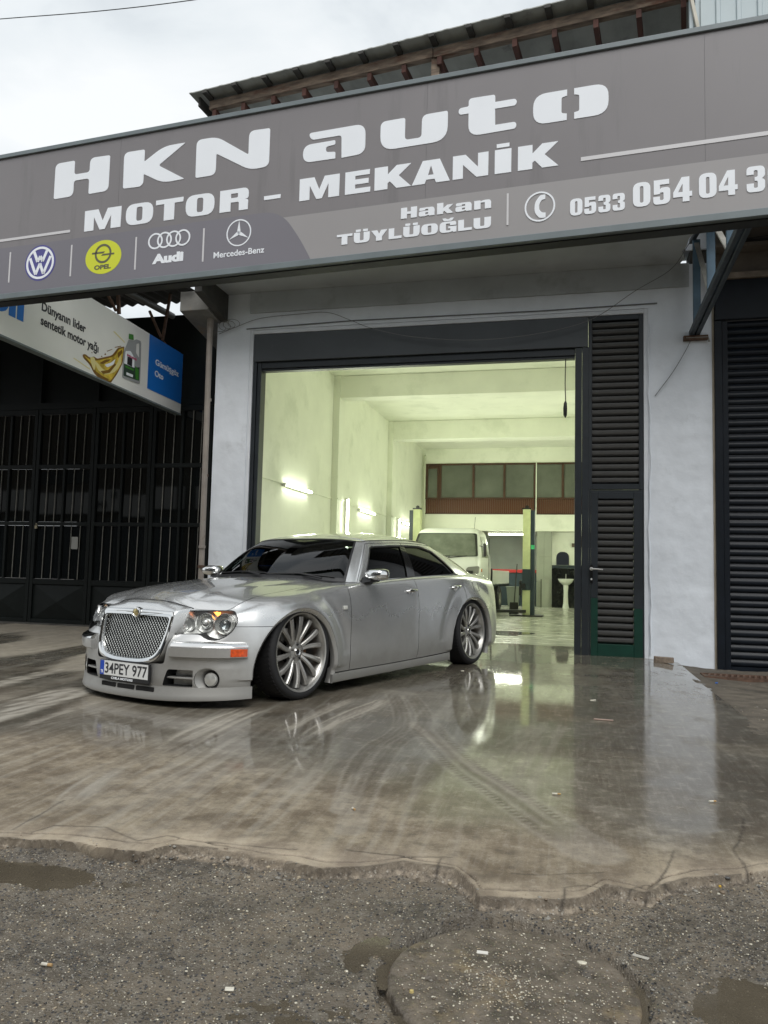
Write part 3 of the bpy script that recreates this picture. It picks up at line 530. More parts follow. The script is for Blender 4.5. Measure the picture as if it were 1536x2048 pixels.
def panel_wall(x0, x1, z0, z1, y, depth, m, name, parent, amp=0.006, step=0.035, seed=70):
    """wall piece whose street face is really uneven; closed box behind"""
    nx = max(2, int((x1-x0)/step)); nz = max(2, int((z1-z0)/step)); xs = np.linspace(x0, x1, nx+1); zs = np.linspace(z0, z1, nz+1); X, Z = np.meshgrid(xs, zs)
    e = np.minimum(np.minimum(X-x0, x1-X), 0.03)/0.03
    Y = y-amp*(fbm(X*2.2, Z*1.7, seed, 4)*1.6+0.9*np.abs(fbm(X*6, Z*5, seed+5, 3)-0.5)*2-0.8)*(0.4+0.6*e); V = [(a, b, c) for a, b, c in zip(X.ravel(), Y.ravel(), Z.ravel())]
    w = nx+1; F = [(j*w+i, j*w+i+1, (j+1)*w+i+1, (j+1)*w+i) for j in range(nz) for i in range(nx)]
    ring = [i for i in range(w)]+[j*w+nx for j in range(1, nz+1)]+[nz*w+i for i in range(nx-1, -1, -1)]+[j*w for j in range(nz-1, 0, -1)]
    n = len(V); V += [(V[i][0], y+depth, V[i][2]) for i in ring]; R = len(ring); F += [(ring[k], n+k, n+(k+1) % R, ring[(k+1) % R]) for k in range(R)]; F.append(tuple(n+k for k in range(R)))
    return MB().add(V, F).build(name, m, parent, smooth=True, ang=50)
# ================================================================== GARAGE BUILDING
G = thing('garage_building', 'grey white plastered garage with a wide open bay lit pale green inside', 'building', (0, FY, 0))
def GP(o): o.matrix_parent_inverse = Matrix.Translation((0, -FY, 0)); return o
XL, XR, ZT = -4.70, 1.05, 4.90; YM, YB = 24.0, 26.6
OL, OR, OT = -4.49, 0.857, 4.358
GP(panel_wall(-5.06, OL-0.055, -0.05, 4.96, FY, 0.35, m_plast, 'left_pillar', G, 0.008, seed=71))
GP(panel_wall(OR+0.055, 1.665, -0.15, 4.955, FY, 0.40, m_plast, 'right_pillar', G, 0.013, seed=76))
GP(panel_wall(OL-0.055, OR+0.055, OT+0.06, 4.66, FY, 0.35, m_plast, 'lintel', G, 0.006, seed=81))
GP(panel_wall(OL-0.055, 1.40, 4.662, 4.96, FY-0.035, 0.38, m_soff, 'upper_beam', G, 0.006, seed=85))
b = MB(); b.bx(OL-0.054, OL, FY+0.004, FY+0.3, -0.05, OT+0.058); b.bx(OR, OR+0.054, FY+0.004, FY+0.3, -0.1, OT+0.058); b.bx(OL, OR, FY+0.006, FY+0.3, OT, OT+0.056); GP(b.build('opening_surround', m_band, G, bevel=0.004))
b = MB(); b.bar((-4.6, FY-0.012, 4.435), (-3.0, FY-0.014, 4.47), 0.008, 0.012); b.bar((-3.0, FY-0.014, 4.47), (-0.4, FY-0.014, 4.455), 0.008, 0.012); b.bar((-0.4, FY-0.014, 4.455), (1.02, FY-0.015, 4.47), 0.008, 0.012); GP(b.build('plaster_crack', mat('crack_shadow', (.13, .135, .14), .9), G))
b = MB(); P = [(.925+.010*math.sin(z*3.1)+.006*math.sin(z*11)+random.uniform(-.004, .004), FY-.013, z) for z in np.linspace(.05, 4.2, 90)]; b.tube(P, [.007+.005*random.random() for _ in P], 6); GP(b.build('plaster_ridge', m_plast, G, smooth=True))
# soffit slab with a broken front edge
b = MB(); n = 60; xs = [(-4.90+6.2*i/n) for i in range(n+1)]; pr = [(x, 9.02-0.06*(x+4.9)/6.2+0.03*random.random()) for x in xs]
pts = pr+[(1.30+0.04*math.sin(k*2.1)*(k % 2), 9.1+k*0.12) for k in range(1, 9)]+[(1.30, FY+0.3), (-5.0, FY+0.3)]
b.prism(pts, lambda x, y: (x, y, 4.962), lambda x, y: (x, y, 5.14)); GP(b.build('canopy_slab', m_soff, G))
# upper wall above the slab, mostly hidden behind the signboard
GP(MB().bx(-5.06, 1.665, FY+0.01, FY+0.35, 5.142, 6.9).build('upper_wall', m_plast, G)); GP(MB().bx(1.42, 1.66, FY+0.03, FY+0.35, 4.957, 5.140).build('wall_patch', m_dkconc, G))
# inside
b = MB(); b.bx(XL-0.2, XL, FY+0.352, YB, -0.05, ZT); GP(b.build('inner_left_wall', m_int, G))
b = MB(); b.bx(XR+0.1, XR+0.3, FY+0.402, YB, -0.05, ZT); GP(b.build('inner_right_wall', m_int, G))
b = MB(); b.bx(XL-0.2, XR+0.3, FY+0.352, YB+0.2, ZT+0.002, ZT+0.2); GP(b.build('inner_ceiling', m_int, G))
b = MB(); b.bx(XL, OL, FY+0.352, FY+0.39, -0.05, ZT); GP(b.build('inner_return', m_int, G))
b = MB(); b.bx(XL, XR+0.1, FY+0.352, FY+0.39, OT+0.1, ZT-0.002); GP(b.build('inner_lintel', m_int, G))
for (y0, y1, z) in ((14.62, 15.02, 4.45), (19.35, 19.85, 4.42)):
    GP(MB().bx(XL-0.002, XL+0.13, y0, y1, 0.0, ZT-0.001).build('pilaster', m_int, G, bevel=0.008))
    GP(MB().bx(XL+0.06, XR+0.1, y0+0.03, y1-0.03, z, ZT-0.002).build('ceiling_beam', m_int, G, bevel=0.01))
    GP(MB().bx(XR-0.03, XR+0.1, y0, y1, 0.0, ZT-0.001).build('pilaster', m_int, G, bevel=0.008))
# mezzanine at the back
b = MB(); b.bx(XL, -4.56, YM, YM+0.15, 0, ZT); b.bx(-4.56, XR+0.1, YM+0.002, YM+0.15, 4.43, ZT); b.bx(-4.56, XR+0.1, YM+0.001, YM+0.3, 2.32, 2.83); GP(b.build('mezzanine_wall', m_int, G))
b = MB(); b.bx(-4.56, XR+0.1, YM+0.30, YB, 2.32, 2.42); GP(b.build('mezzanine_floor', mat('grey_slab', (0.42, 0.43, 0.38), .8, noise=(2, .1, 4)), G))
b = MB(); b.bx(XL, XR+0.3, YB, YB+0.2, -0.05, ZT); GP(b.build('back_wall', mat('grey_back_wall', (0.33, 0.36, 0.33), 0.7, noise=(1.5, 0.12, 6)), G))
win = thing('mezzanine_window', 'brown framed window band over wood panelling across the back wall', 'window')
b = MB()
for x in (-4.535, -4.10, -3.05, -2.09, -1.16, -0.32, 0.55): b.bx(x-0.035, x+0.035, YM-0.03, YM+0.06, 3.345, 4.38)
b.bx(-4.57, 1.1, YM-0.032, YM+0.062, 4.375, 4.43); b.bx(-4.57, 1.1, YM-0.034, YM+0.064, 3.30, 3.35); b.bx(-4.57, 1.1, YM-0.034, YM+0.064, 2.83, 2.865); b.bx(-4.20, -4.14, YM-0.03, YM+0.06, 3.35, 4.375); b.bx(-4.49, -4.20, YM-0.02, YM+0.05, 4.27, 4.375)
b.build('window_frame', m_wood2, win, bevel=0.004)
m_mezz = mat('grey_window_glass', (0.10, 0.11, 0.09), 0.18, spec=.6, coat=.4, noise=(1.2, .25, 5))  # opaque grey green panes, tone slightly uneven
for x0, x1 in ((-4.50, -4.20), (-4.065, -3.085), (-3.015, -2.125), (-2.055, -1.195), (-1.125, -0.355), (-0.285, 0.515)): MB().bx(x0, x1, YM+0.010, YM+0.016, 3.35, 4.30 if x1 < -4.1 else 4.375).build('pane', m_mezz, win)
x = -4.53; k = 0; me0 = None
while x < 1.05:
    if abs(x+1.115) > 0.03:
        if me0 is None: o0 = MB().box((0, 0, 0), (0.052, 0.02, 0.435)).build('plank', m_wood, win, bevel=0.004); o = o0; me0 = o.data
        else: o = bpy.data.objects.new('plank', me0); COL.objects.link(o); o.parent = win
        o.location = (x, YM-0.005+random.uniform(-.002, .002), 3.082)
    x += 0.0585; k += 1
MB().bar((-1.115, YM-0.06, 2.8), (-1.115, YM-0.06, 4.44), 0.03).build('white_post', m_int, win)
# floor
me = grid_mesh(-4.9, 1.4, 11.25, 26.7, 0.12, lambda x, y: 0*x+0.001)
struct(obj_of(me, 'garage_floor', m_floor))
o = MB().prism([(-2.35+0.32*math.cos(a)*1.3*(1+.3*math.sin(3*a)), 13.2+0.5*math.sin(a)) for a in [k*math.pi/12 for k in range(24)]], lambda x, y: (x, y, 0.004), lambda x, y: (x, y, 0.0045)).build('oil_stain', mat('oily_water', (0.03, 0.028, 0.022), 0.12), None); struct(o); o.location = (1.25, 0, 0)
# ---- shutter box, frame, louvre panel and louvre door
fr = thing('shutter_frame', 'charcoal metal frame and shutter box round the garage opening', 'frame', (0, FY, 0))
def FP(o): o.matrix_parent_inverse = Matrix.Translation((0, -FY, 0)); return o
FP(MB().bx(OL+0.004, 0.175, FY+0.012, FY+0.30, 3.955, OT-0.004).build('shutter_box', m_box, fr, bevel=0.006))
b = MB(); b.bx(OL+0.004, OL+0.055, FY+0.02, FY+0.20, -0.02, 3.95); b.bx(OL+0.060, OL+0.118, FY+0.045, FY+0.22, -0.02, 3.95); FP(b.build('left_guide', m_char, fr, bevel=0.004))
b = MB(); b.bx(OL+0.12, 0.01, FY+0.05, FY+0.16, 3.86, 3.95); b.bx(OL+0.12, 0.01, FY+0.07, FY+0.18, 3.825, 3.857); FP(b.build('bottom_rail', m_char, fr, bevel=0.004))
b = MB(); b.bx(0.012, 0.098, FY+0.03, FY+0.15, -0.03, 3.95); b.bx(0.101, 0.186, FY+0.018, FY+0.14, -0.03, 3.95); FP(b.build('centre_post', m_char, fr, bevel=0.005))
b = MB(); b.bx(0.180, 0.225, FY+0.014, FY+0.13, 2.09, 4.352); b.bx(0.80, OR-0.003, FY+0.014, FY+0.13, 2.09, 4.352); b.bx(0.226, 0.799, FY+0.014, FY+0.13, 4.29, 4.352); b.bx(0.226, 0.799, FY+0.014, FY+0.13, 2.095, 2.165); FP(b.build('louvre_frame', m_char, fr, bevel=0.004))
def slat_mesh(w, h=0.086, tilt=1.0):
    """Z-section slat, faces down and outwards, length w"""
    pf = [(0.030, 0.0), (0.024, 0.004), (-0.004, 0.018), (-0.014, 0.030), (-0.014, h*0.70), (-0.006, h*0.80), (0.022, h*0.93), (0.030, h*0.93)]
    pf2 = [(y+0.004, z-0.001) for y, z in pf[::-1]]; P = pf+pf2; b = MB(); b.prism(P, lambda y, z: (-w/2, y, z), lambda y, z: (w/2, y, z)); return b
def put_slats(n, x0, x1, z0, pitch, y, m, parent, builder, name='slat', lab=None):
    o0 = builder.build(name, m, parent, smooth=True, ang=40)
    for k in range(n):
        o = o0 if k == 0 else bpy.data.objects.new(name, o0.data)
        if k: COL.objects.link(o); o.parent = parent
        o.matrix_parent_inverse = Matrix.Translation(-Vector(parent.location)); o.location = ((x0+x1)/2, y+random.uniform(-.0015, .0015), z0+k*pitch+random.uniform(-.001, .001)); o.rotation_euler = (random.uniform(-.03, .03), 0, 0)
put_slats(24, 0.226, 0.799, 2.17, 0.0883, FY+0.05, m_slat, fr, slat_mesh(0.572))
FP(MB().bx(0.20, 0.83, FY+0.112, FY+0.13, 2.12, 4.30).build('backing', m_black, fr))
dr = thing('louvre_door', 'narrow charcoal louvre door with green paint showing at its foot', 'door', (0.855, FY, 0))
def DP(o): o.matrix_parent_inverse = Matrix.Translation((-0.855, -FY, 0)); return o
b = MB(); b.bx(0.215, 0.300, FY+0.010, FY+0.075, 0.72, 2.06); b.bx(0.735, 0.838, FY+0.010, FY+0.075, 0.60, 2.06); b.bx(0.301, 0.734, FY+0.010, FY+0.075, 1.975, 2.06); DP(b.build('door_frame', m_char, dr, bevel=0.004))
b = MB(); b.bx(0.215, 0.300, FY+0.0105, FY+0.075, -0.02, 0.7195); b.bx(0.735, 0.838, FY+0.0105, FY+0.075, -0.02, 0.5995); b.bx(0.301, 0.734, FY+0.0105, FY+0.075, -0.02, 0.15); g_ = DP(b.build('painted_lower_frame', m_green, dr, bevel=0.004)); g_['label'] = 'dark green lower part of the door frame'
put_slats(21, 0.301, 0.734, 0.155, 0.0868, FY+0.04, m_slat, dr, slat_mesh(0.432, 0.084))
DP(MB().bx(0.302, 0.733, FY+0.085, FY+0.10, 0.0, 2.0).build('backing', m_black, dr)); b = MB(); b.bx(0.188, 0.2135, FY+0.02, FY+0.12, -0.02, 2.085); b.bx(0.839, OR-0.003, FY+0.02, FY+0.12, -0.02, 2.085); b.bx(0.2136, 0.8389, FY+0.02, FY+0.12, 2.062, 2.085); FP(b.build('door_jamb', m_char, fr))
b = MB(); b.box((0.222, FY+0.004, 1.02), (0.034, 0.012, 0.23)); h_ = DP(b.build('lock_plate', mat('dark_lock_plate', (0.02, 0.02, 0.02), .3, metal=.6), dr, bevel=0.003))
b = MB(); b.tube([(0.222, FY, 1.085), (0.222, FY-0.045, 1.085), (0.235, FY-0.055, 1.085), (0.36, FY-0.055, 1.078)], [0.011, 0.011, 0.011, 0.008], 10); b.lathe([(0, -.002), (0.02, -.002), (0.022, -.010), (0, -.012)], 20, 'y', (0.222, FY, 1.085)); b.lathe([(0, -.002), (0.011, -.002), (0.012, -.014), (0, -.016)], 16, 'y', (0.222, FY, 0.955)); DP(b.build('door_handle', mat('white_metal_handle', (0.68, 0.68, 0.66), .3, metal=.3), dr, smooth=True))
# black pull-rope hanging in the opening
b = MB(); b.tube([(-0.11, FY+0.10, 3.83), (-0.115, FY+0.10, 3.5), (-0.108, FY+0.10, 3.26)], 0.007, 6); b.tube([(-0.108, FY+0.1, 3.27), (-0.11, FY+.1, 3.24), (-0.112, FY+.1, 3.17), (-0.112, FY+.1, 3.08), (-0.11, FY+.1, 3.045)], [0.007, 0.020, 0.026, 0.023, 0.004], 12)
tag(b.build('pull_handle', mat('black_rubber', (0.012, 0.012, 0.013), .5), smooth=True), 'black pull handle hanging on a cord at the right of the opening', 'pull cord')
# ================================================================== RIGHT NEIGHBOUR
rn = thing('neighbour_shutter', 'closed black blue roller shutter at the right edge', 'roller shutter', (3.4, FY, 0))
def RP(o): o.matrix_parent_inverse = Matrix.Translation((-3.4, -FY, 0)); return o
RP(MB().bx(1.70, 5.2, FY-0.06, FY+0.3, 4.20, 4.70).build('shutter_box', m_navy, rn, bevel=0.006))
RP(MB().bx(1.69, 1.775, FY-0.05, FY+0.1, -0.12, 4.19).build('guide_rail', m_navy, rn, bevel=0.004)); RP(MB().bx(1.78, 1.845, FY-0.02, FY+0.1, -0.12, 4.19).build('guide_rail', m_navy, rn, bevel=0.004))
pf = [(0.0, 0.0), (-0.012, 0.006), (-0.020, 0.022), (-0.021, 0.045), (-0.014, 0.066), (0.0, 0.078), (0.002, 0.086), (0.006, 0.086), (0.006, 0.0)]
b = MB(); b.prism(pf, lambda y, z: (-1.62, y, z), lambda y, z: (1.62, y, z)); put_slats(48, 1.85, 5.09, -0.05, 0.0885, FY+0.02, m_navy, rn, b)
RP(MB().bx(1.85, 5.09, FY+0.03, FY+0.05, -0.1, 4.19).build('backing', m_black, rn)); RP(MB().bx(1.85, 5.09, FY-0.01, FY+0.028, -0.12, -0.052).build('bottom_rail', m_navy, rn))
nb = thing('neighbour_building', 'shabby brown plastered shop front above the black roller shutter', 'building', (3.4, FY, 0))
m_brn = mat('dirty_brown_plaster', (0.155, 0.132, 0.11), 0.85, noise=(2, 0.3, 8), bump=(8, 0.5, 0.02), dirt=(3, (0.07, 0.06, 0.05), 0.56, 0.7))
def NP(o): o.matrix_parent_inverse = Matrix.Translation((-3.4, -FY, 0)); return o
NP(MB().bx(1.667, 5.3, FY+0.02, FY+0.36, 4.702, 6.8).build('upper_wall', m_brn, nb)); NP(MB().bx(1.667, 5.3, FY-0.10, FY+0.019, 4.705, 4.78).build('ledge', mat('worn_ledge', (0.24, 0.2, 0.16), .8, noise=(5, .4, 6)), nb, bevel=0.006)); NP(MB().bx(1.667, 5.3, FY-0.22, FY+0.018, 5.06, 5.10).build('ledge', m_brn, nb))
NP(MB().bx(1.666, 1.689, FY-0.01, FY+0.3, -0.12, 4.70).build('side_reveal', mat('cream_reveal', (0.42, 0.37, 0.29), .8, noise=(4, .2, 6)), nb)); NP(MB().bx(5.2, 8.5, FY+0.02, FY+0.4, -0.2, 6.8).build('side_wall', m_brn, nb))
# cables lying on the ledge, corrugated awning above
b = MB()
for k in range(3): b.tube([(1.75+0.35*i, FY-0.17+0.02*math.sin(i*1.3+k), 5.115+0.02*k+0.025*abs(math.sin(i*1.9+k*2))) for i in range(9)], 0.008, 6)
tag(b.build('cable_bundle', mat('black_cable', (0.012, 0.012, 0.012), .5), smooth=True), 'black cables lying along the ledge over the right shutter', 'cable')
def corrugated(x0, x1, z0, y0, y1, z1, pitch=0.15, amp=0.022, thick=0.004, axis='y', m=None, name='sheet', parent=None):
    """sheet with waves that run from (y0,z0) to (y1,z1); x across"""
    n = int((x1-x0)/pitch*10); xs = [x0+(x1-x0)*i/n for i in range(n+1)]; V = []; 
    for s_ in (0, thick):
        for (y, z) in ((y0, z0), (y1, z1)): V += [(x, y, z+s_+amp*math.sin(2*math.pi*x/pitch)) for x in xs]
    w = n+1; F = [(i, i+1, w+i+1, w+i) for i in range(n)]+[(2*w+i, 3*w+i, 3*w+i+1, 2*w+i+1) for i in range(n)]+[(i, 2*w+i, 2*w+i+1, i+1) for i in range(n)]+[(w+i, w+i+1, 3*w+i+1, 3*w+i) for i in range(n)]
    return MB().add(V, F).build(name, m, parent, smooth=True, ang=60)
m_sheet = mat('old_corrugated_sheet', (0.13, 0.125, 0.11), 0.6, metal=0.2, noise=(2, 0.35, 7), dirt=(4, (0.10, 0.065, 0.04), 0.58, .6))
aw = thing('corrugated_awning', 'brown corrugated awning over the right neighbour shutter', 'awning', (3.3, 9.2, 5.3))
for a_, b_ in ((1.42, 3.2), (3.21, 5.2)):
    o = corrugated(a_, b_, 5.10, 8.55, FY-0.02, 5.52, m=m_sheet, name='roof_sheet', parent=aw); o.matrix_parent_inverse = Matrix.Translation((-3.3, -9.2, -5.3))
o = MB().bx(1.4, 5.2, 8.9, 8.96, 5.25, 5.17).build('purlin', m_rust, aw); o.matrix_parent_inverse = Matrix.Translation((-3.3, -9.2, -5.3))
# grating and brick
gr = thing('drain_grate', 'rusty drain grate by the foot of the right shutter', 'grate', (2.0, 9.05, gz(2.0, 9.05)+0.012), 0.0)
b = MB(); b.bx(-0.62, 1.4, -0.155, -0.135, -0.03, 0.02); b.bx(-0.62, 1.4, 0.135, 0.155, -0.03, 0.02); b.bx(-0.64, -0.62, -0.155, 0.155, -0.03, 0.02); b.build('grate_frame', m_rust, gr)
g0 = MB().bar((-0.03, -0.135, 0.008), (0.03, 0.135, 0.008), 0.022, 0.02).build('grate_bar', m_rust, gr)
for k in range(34):
    o = g0 if k == 0 else bpy.data.objects.new('grate_bar', g0.data)
    if k: COL.objects.link(o); o.parent = gr
    o.location = (-0.57+k*0.058, 0, 0)
o = MB().bx(-0.62, 1.4, -0.135, 0.135, -0.04, -0.02).build('grate_pit', m_black, gr)
b = MB(); b.prism(rounded([(-.115, -.05, .02), (-.03, -.062, .01), (.11, -.05, .02), (.115, .045, .02), (-.05, .06, .02), (-.11, .04, .02)], 2), lambda x, y: (x, y, 0), lambda x, y: (x*.97, y*.95, 0.068+0.004*math.sin(x*40)))
o = b.build('loose_brick', mat('broken_brick', (0.21, 0.165, 0.125), 0.85, noise=(20, 0.3, 6), bump=(50, 0.9, 0.01)), bevel=0.006); o.location = (1.05, 9.82, gz(1.05, 9.82)); o.rotation_euler = (0, 0, -0.15); tag(o, 'broken brown brick lying at the foot of the right pillar', 'brick')
# ================================================================== LEFT NEIGHBOUR: folding metal doors under a dark canopy
GY = 11.0
m_gate = mat('black_green_paint', (0.005, 0.007, 0.0065), 0.5, spec=0.22, noise=(6, 0.3, 5), bump=(30, 0.1, 0.003), dirt=(16, (0.020, 0.020, 0.018), 0.66, 0.5))
m_bar = mat('pale_grey_bar', (0.15, 0.145, 0.125), 0.55, noise=(9, 0.35, 5))
m_dglass = mat('dark_window_glass', (0.003, 0.004, 0.004), 0.03, spec=0.5)
grp = 'folding door leaves of the left neighbour'
labs = ['black folding door leaf cut by the left edge of the photo', 'black folding door leaf with a small padlock on its edge', 'black folding door leaf right of the padlock, behind the car bonnet', 'black folding door leaf nearest the drainpipe']
rows = ((0.745, 1.612), (1.678, 2.55), (2.625, 3.46))
for li, (x0, x1) in enumerate(((-9.72, -8.68), (-8.68, -7.59), (-7.59, -6.55), (-6.55, -5.50))):
    t = thing('door_leaf', labs[li], 'door', (x0, GY, 0), 0, grp); w = x1-x0; xm = w/2
    b = MB()
    for a_, c_ in ((0.006, 0.065), (w-0.065, w-0.006)): b.bx(a_, c_, -0.03, 0.03, 0.03, 3.55)
    for z0, z1 in ((0.03, 0.09), (0.655, 0.742), (1.615, 1.675), (2.553, 2.622), (3.463, 3.55)): b.bx(0.066, w-0.066, -0.028, 0.028, z0, z1)
    b.bx(xm-0.02, xm+0.02, -0.027, 0.027, 0.743, 3.462); b.build('leaf_frame', m_gate, t, bevel=0.004)
    for z0, z1 in rows:
        for a_, c_ in ((0.066, xm-0.021), (xm+0.021, w-0.066)):
            o = MB().bx(a_, c_, 0.008, 0.013, z0, z1).build('pane', m_dglass, t); o.rotation_euler = (0, 0, 0); 
            # each pane sits a touch askew in its putty
            c0 = Vector(((a_+c_)/2, 0.01, (z0+z1)/2)); Mx = Matrix.Translation(c0) @ Euler((random.uniform(-.006, .006), 0, random.uniform(-.012, .012))).to_matrix().to_4x4() @ Matrix.Translation(-c0); o.data.transform(Mx)
            for q in (0.34, 0.70): MB().tube([(a_+(c_-a_)*q-0.0, -0.015, z0-0.01), (a_+(c_-a_)*q+0.012, -0.015, z1+0.01)], 0.007, 6).build('bar', m_bar, t, smooth=True)
    for a_, c_ in ((0.066, w-0.066),):
        cx = (a_+c_)/2; MB().add([(a_, 0.0, 0.09), (c_, 0, 0.09), (c_, 0, 0.655), (a_, 0, 0.655), (cx, -0.05, 0.37)], [(0, 1, 4), (1, 2, 4), (2, 3, 4), (3, 0, 4)]).build('pressed_panel', m_gate, t)
    MB().bx(0.066, w-0.066, 0.02, 0.026, 0.09, 0.655).build('backing_sheet', m_gate, t)
pl = MB(); pl.box((0, 0, 0), (0.042, 0.02, 0.05)); pl.tube([(-0.013, 0, 0.024), (-0.013, 0, 0.05), (0, 0, 0.062), (0.013, 0, 0.05), (0.013, 0, 0.024)], 0.0035, 6); o = pl.build('padlock', mat('brass_padlock', (0.45, 0.40, 0.28), .35, metal=.7)); o.location = onY(72, 1054, GY-0.05); tag(o, 'small pale padlock on the black folding doors', 'padlock')
o = MB().prism(rounded([(-.06, -.1, .02), (.06, -.1, .02), (.06, .1, .02), (-.06, .1, .01)], 3), lambda x, z: (x, 0, z), lambda x, z: (x, 0.002, z)).build('paper_notice', mat('dirty_paper', (0.28, 0.28, 0.26), .8)); o.location = onY(149, 1086, GY-0.035); tag(o, 'small pale paper notice stuck on the black folding door', 'notice')
ln = thing('left_neighbour_building', 'dark workshop front above the black folding doors', 'building', (-8, GY, 0))
def LP(o): o.matrix_parent_inverse = Matrix.Translation((8, -GY, 0)); return o
b = MB(); b.bx(-14, -5.49, GY-0.03, GY+0.3, 3.552, 3.66)
for x in (-9.7, -8.68, -7.59, -6.55, -5.53): b.bx(x-0.03, x+0.03, GY-0.028, GY+0.2, 3.661, 4.6)
LP(b.build('transom_frame', m_gate, ln)); LP(MB().bx(-14, -5.49, GY+0.05, GY+0.4, 3.661, 5.05).build('upper_wall', m_gate, ln)); LP(MB().bx(-5.49, -5.065, GY-0.02, GY+0.35, -0.05, 4.6).build('corner_pier', m_gate, ln)); LP(MB().bx(-14, -9.73, GY-0.02, GY+0.3, -0.05, 3.55).build('side_wall', m_gate, ln)); LP(MB().bx(-9.72, -5.5, GY+2.6, GY+2.7, -0.05, 4.6).build('back_wall', m_black, ln)); LP(MB().bx(-9.72, -5.5, GY-0.04, GY+0.3, -0.05, 0.025).build('threshold', m_dkconc, ln))
# canopy of the left neighbour
cn = thing('left_canopy', 'dark sheet metal canopy on grey pipes over the folding doors', 'canopy', (-8, 9, 4.7))
def CP(o): o.matrix_parent_inverse = Matrix.Translation((8, -9, -4.7)); return o
CP(corrugated(-13, -5.62, 5.00, 7.6, GY+0.02, 5.25, pitch=0.2, m=mat('dark_canopy_sheet', (0.035, 0.034, 0.03), .7, noise=(2, .3, 5)), name='canopy_sheet', parent=cn))
m_pipe = mat('grey_canopy_pipe', (0.16, 0.16, 0.15), .5, noise=(5, .2, 5))
for y, zz in ((7.75, 4.9), (8.6, 4.93), (9.6, 5.0)): CP(MB().tube([(-13, y, zz), (-5.45 if y < 9 else -5.2, y, zz)], 0.045, 12).build('cross_pipe', m_pipe, cn, smooth=True))
for x in (-6.3, -7.3, -9.0): CP(MB().tube([(x, 7.6, 4.83), (x, GY, 5.02)], 0.05, 12).build('rafter_pipe', m_pipe, cn, smooth=True))
# concrete gutter box between canopy and slab, and the drainpipe
gb = thing('gutter_box', 'stained concrete gutter box at the left end of the canopy slab', 'gutter', (-5.2, 9.8, 4.6))
def BP(o): o.matrix_parent_inverse = Matrix.Translation((5.2, -9.8, -4.6)); return o
b = MB(); b.add([(-5.46, 9.72, 4.62), (-5.02, 9.72, 4.62), (-5.02, 9.72, 4.90), (-5.46, 9.72, 4.90), (-5.46, 10.9, 4.40), (-5.02, 10.9, 4.40), (-5.02, 10.9, 4.90), (-5.46, 10.9, 4.90)], [(0, 1, 2, 3), (4, 7, 6, 5), (0, 4, 5, 1), (3, 2, 6, 7), (0, 3, 7, 4), (1, 5, 6, 2)]); BP(b.build('box', m_concr, gb, bevel=0.01))
b = MB(); b.add([(-5.018, 9.3, 4.72), (-4.905, 9.3, 4.72), (-4.905, 9.3, 5.06), (-5.018, 9.3, 5.06), (-5.018, 10.9, 4.42), (-4.905, 10.9, 4.42), (-4.905, 10.9, 5.06), (-5.018, 10.9, 5.06)], [(0, 1, 2, 3), (4, 7, 6, 5), (0, 4, 5, 1), (3, 2, 6, 7), (0, 3, 7, 4), (1, 5, 6, 2)]); BP(b.build('side_wall', m_dkconc, gb, bevel=0.01))
dp = thing('drainpipe', 'beige drainpipe beside the left garage pillar', 'pipe', (-5.13, 10.0, 0))
m_dp = mat('beige_pipe', (0.30, 0.265, 0.235), 0.5, noise=(3, 0.2, 6), dirt=(6, (0.16, 0.11, 0.08), 0.58, .6))
b = MB().tube([(0, 0.05, 0.0), (0, 0.05, 1.2), (0.01, 0.02, 2.5), (0.01, 0, 4.45)], 0.042, 14).build('pipe', m_dp, dp, smooth=True)
for z in (1.0, 1.28, 2.3, 3.4): MB().lathe([(0.040, -0.02), (0.050, -0.018), (0.050, 0.018), (0.040, 0.02)], 16, 'z', (0.004, 0.04, z)).build('pipe_clip', m_rust if z == 2.3 or z == 1.0 else m_dp, dp, smooth=True)
b = MB().tube([(0.01, 0.0, 4.42), (0.01, 0.0, 4.75)], 0.048, 14).build('socket', m_dp, dp, smooth=True)
# ================================================================== THE BIG SIGNBOARD
KS = 0.70
_sx = Vector((math.cos(math.radians(-4.35)), math.sin(math.radians(-4.35)), 0)); _P0 = Vector((-2.317, 9.095, 0)); _n = Vector((_sx.y, -_sx.x, 0))
def SG(u, v, d=0.0):
    p = _P0+_sx*u; p = Vector((p.x, p.y, v)); c = Vector((0, 0, HC)); return c+(p-c)*KS+_n*d
sgn = thing('fascia_signboard', 'long grey fascia signboard with large white letters over the garage', 'signboard', tuple(SG(-1, 4.9)))
def S_(o): o.matrix_parent_inverse = Matrix.Translation(-sgn.location); return o
m_face = mat('signboard_grey_print', (0.195, 0.183, 0.188), 0.42, coat=0.15, noise=(0.5, 0.07, 4), dirt=(2.5, (0.155, 0.147, 0.150), 0.56, 0.6, (2, 2, 0.22)))
m_face2 = mat('signboard_pale_band', (0.305, 0.292, 0.292), 0.42, coat=0.15, noise=(0.6, 0.05, 4))
m_face3 = mat('signboard_logo_band', (0.175, 0.167, 0.19), 0.42, coat=0.15, noise=(0.6, 0.05, 4))
m_sfr = mat('signboard_frame_grey', (0.155, 0.185, 0.195), 0.45, noise=(4, .12, 5), dirt=(8, (.10, .11, .11), .62, .5))
m_let = mat('white_letter', (0.84, 0.87, 0.91), 0.4, noise=(1.5, .03, 5))
m_lin = mat('pale_line', (0.62, 0.61, 0.62), 0.4)
U0, U1 = -7.4, 6.2
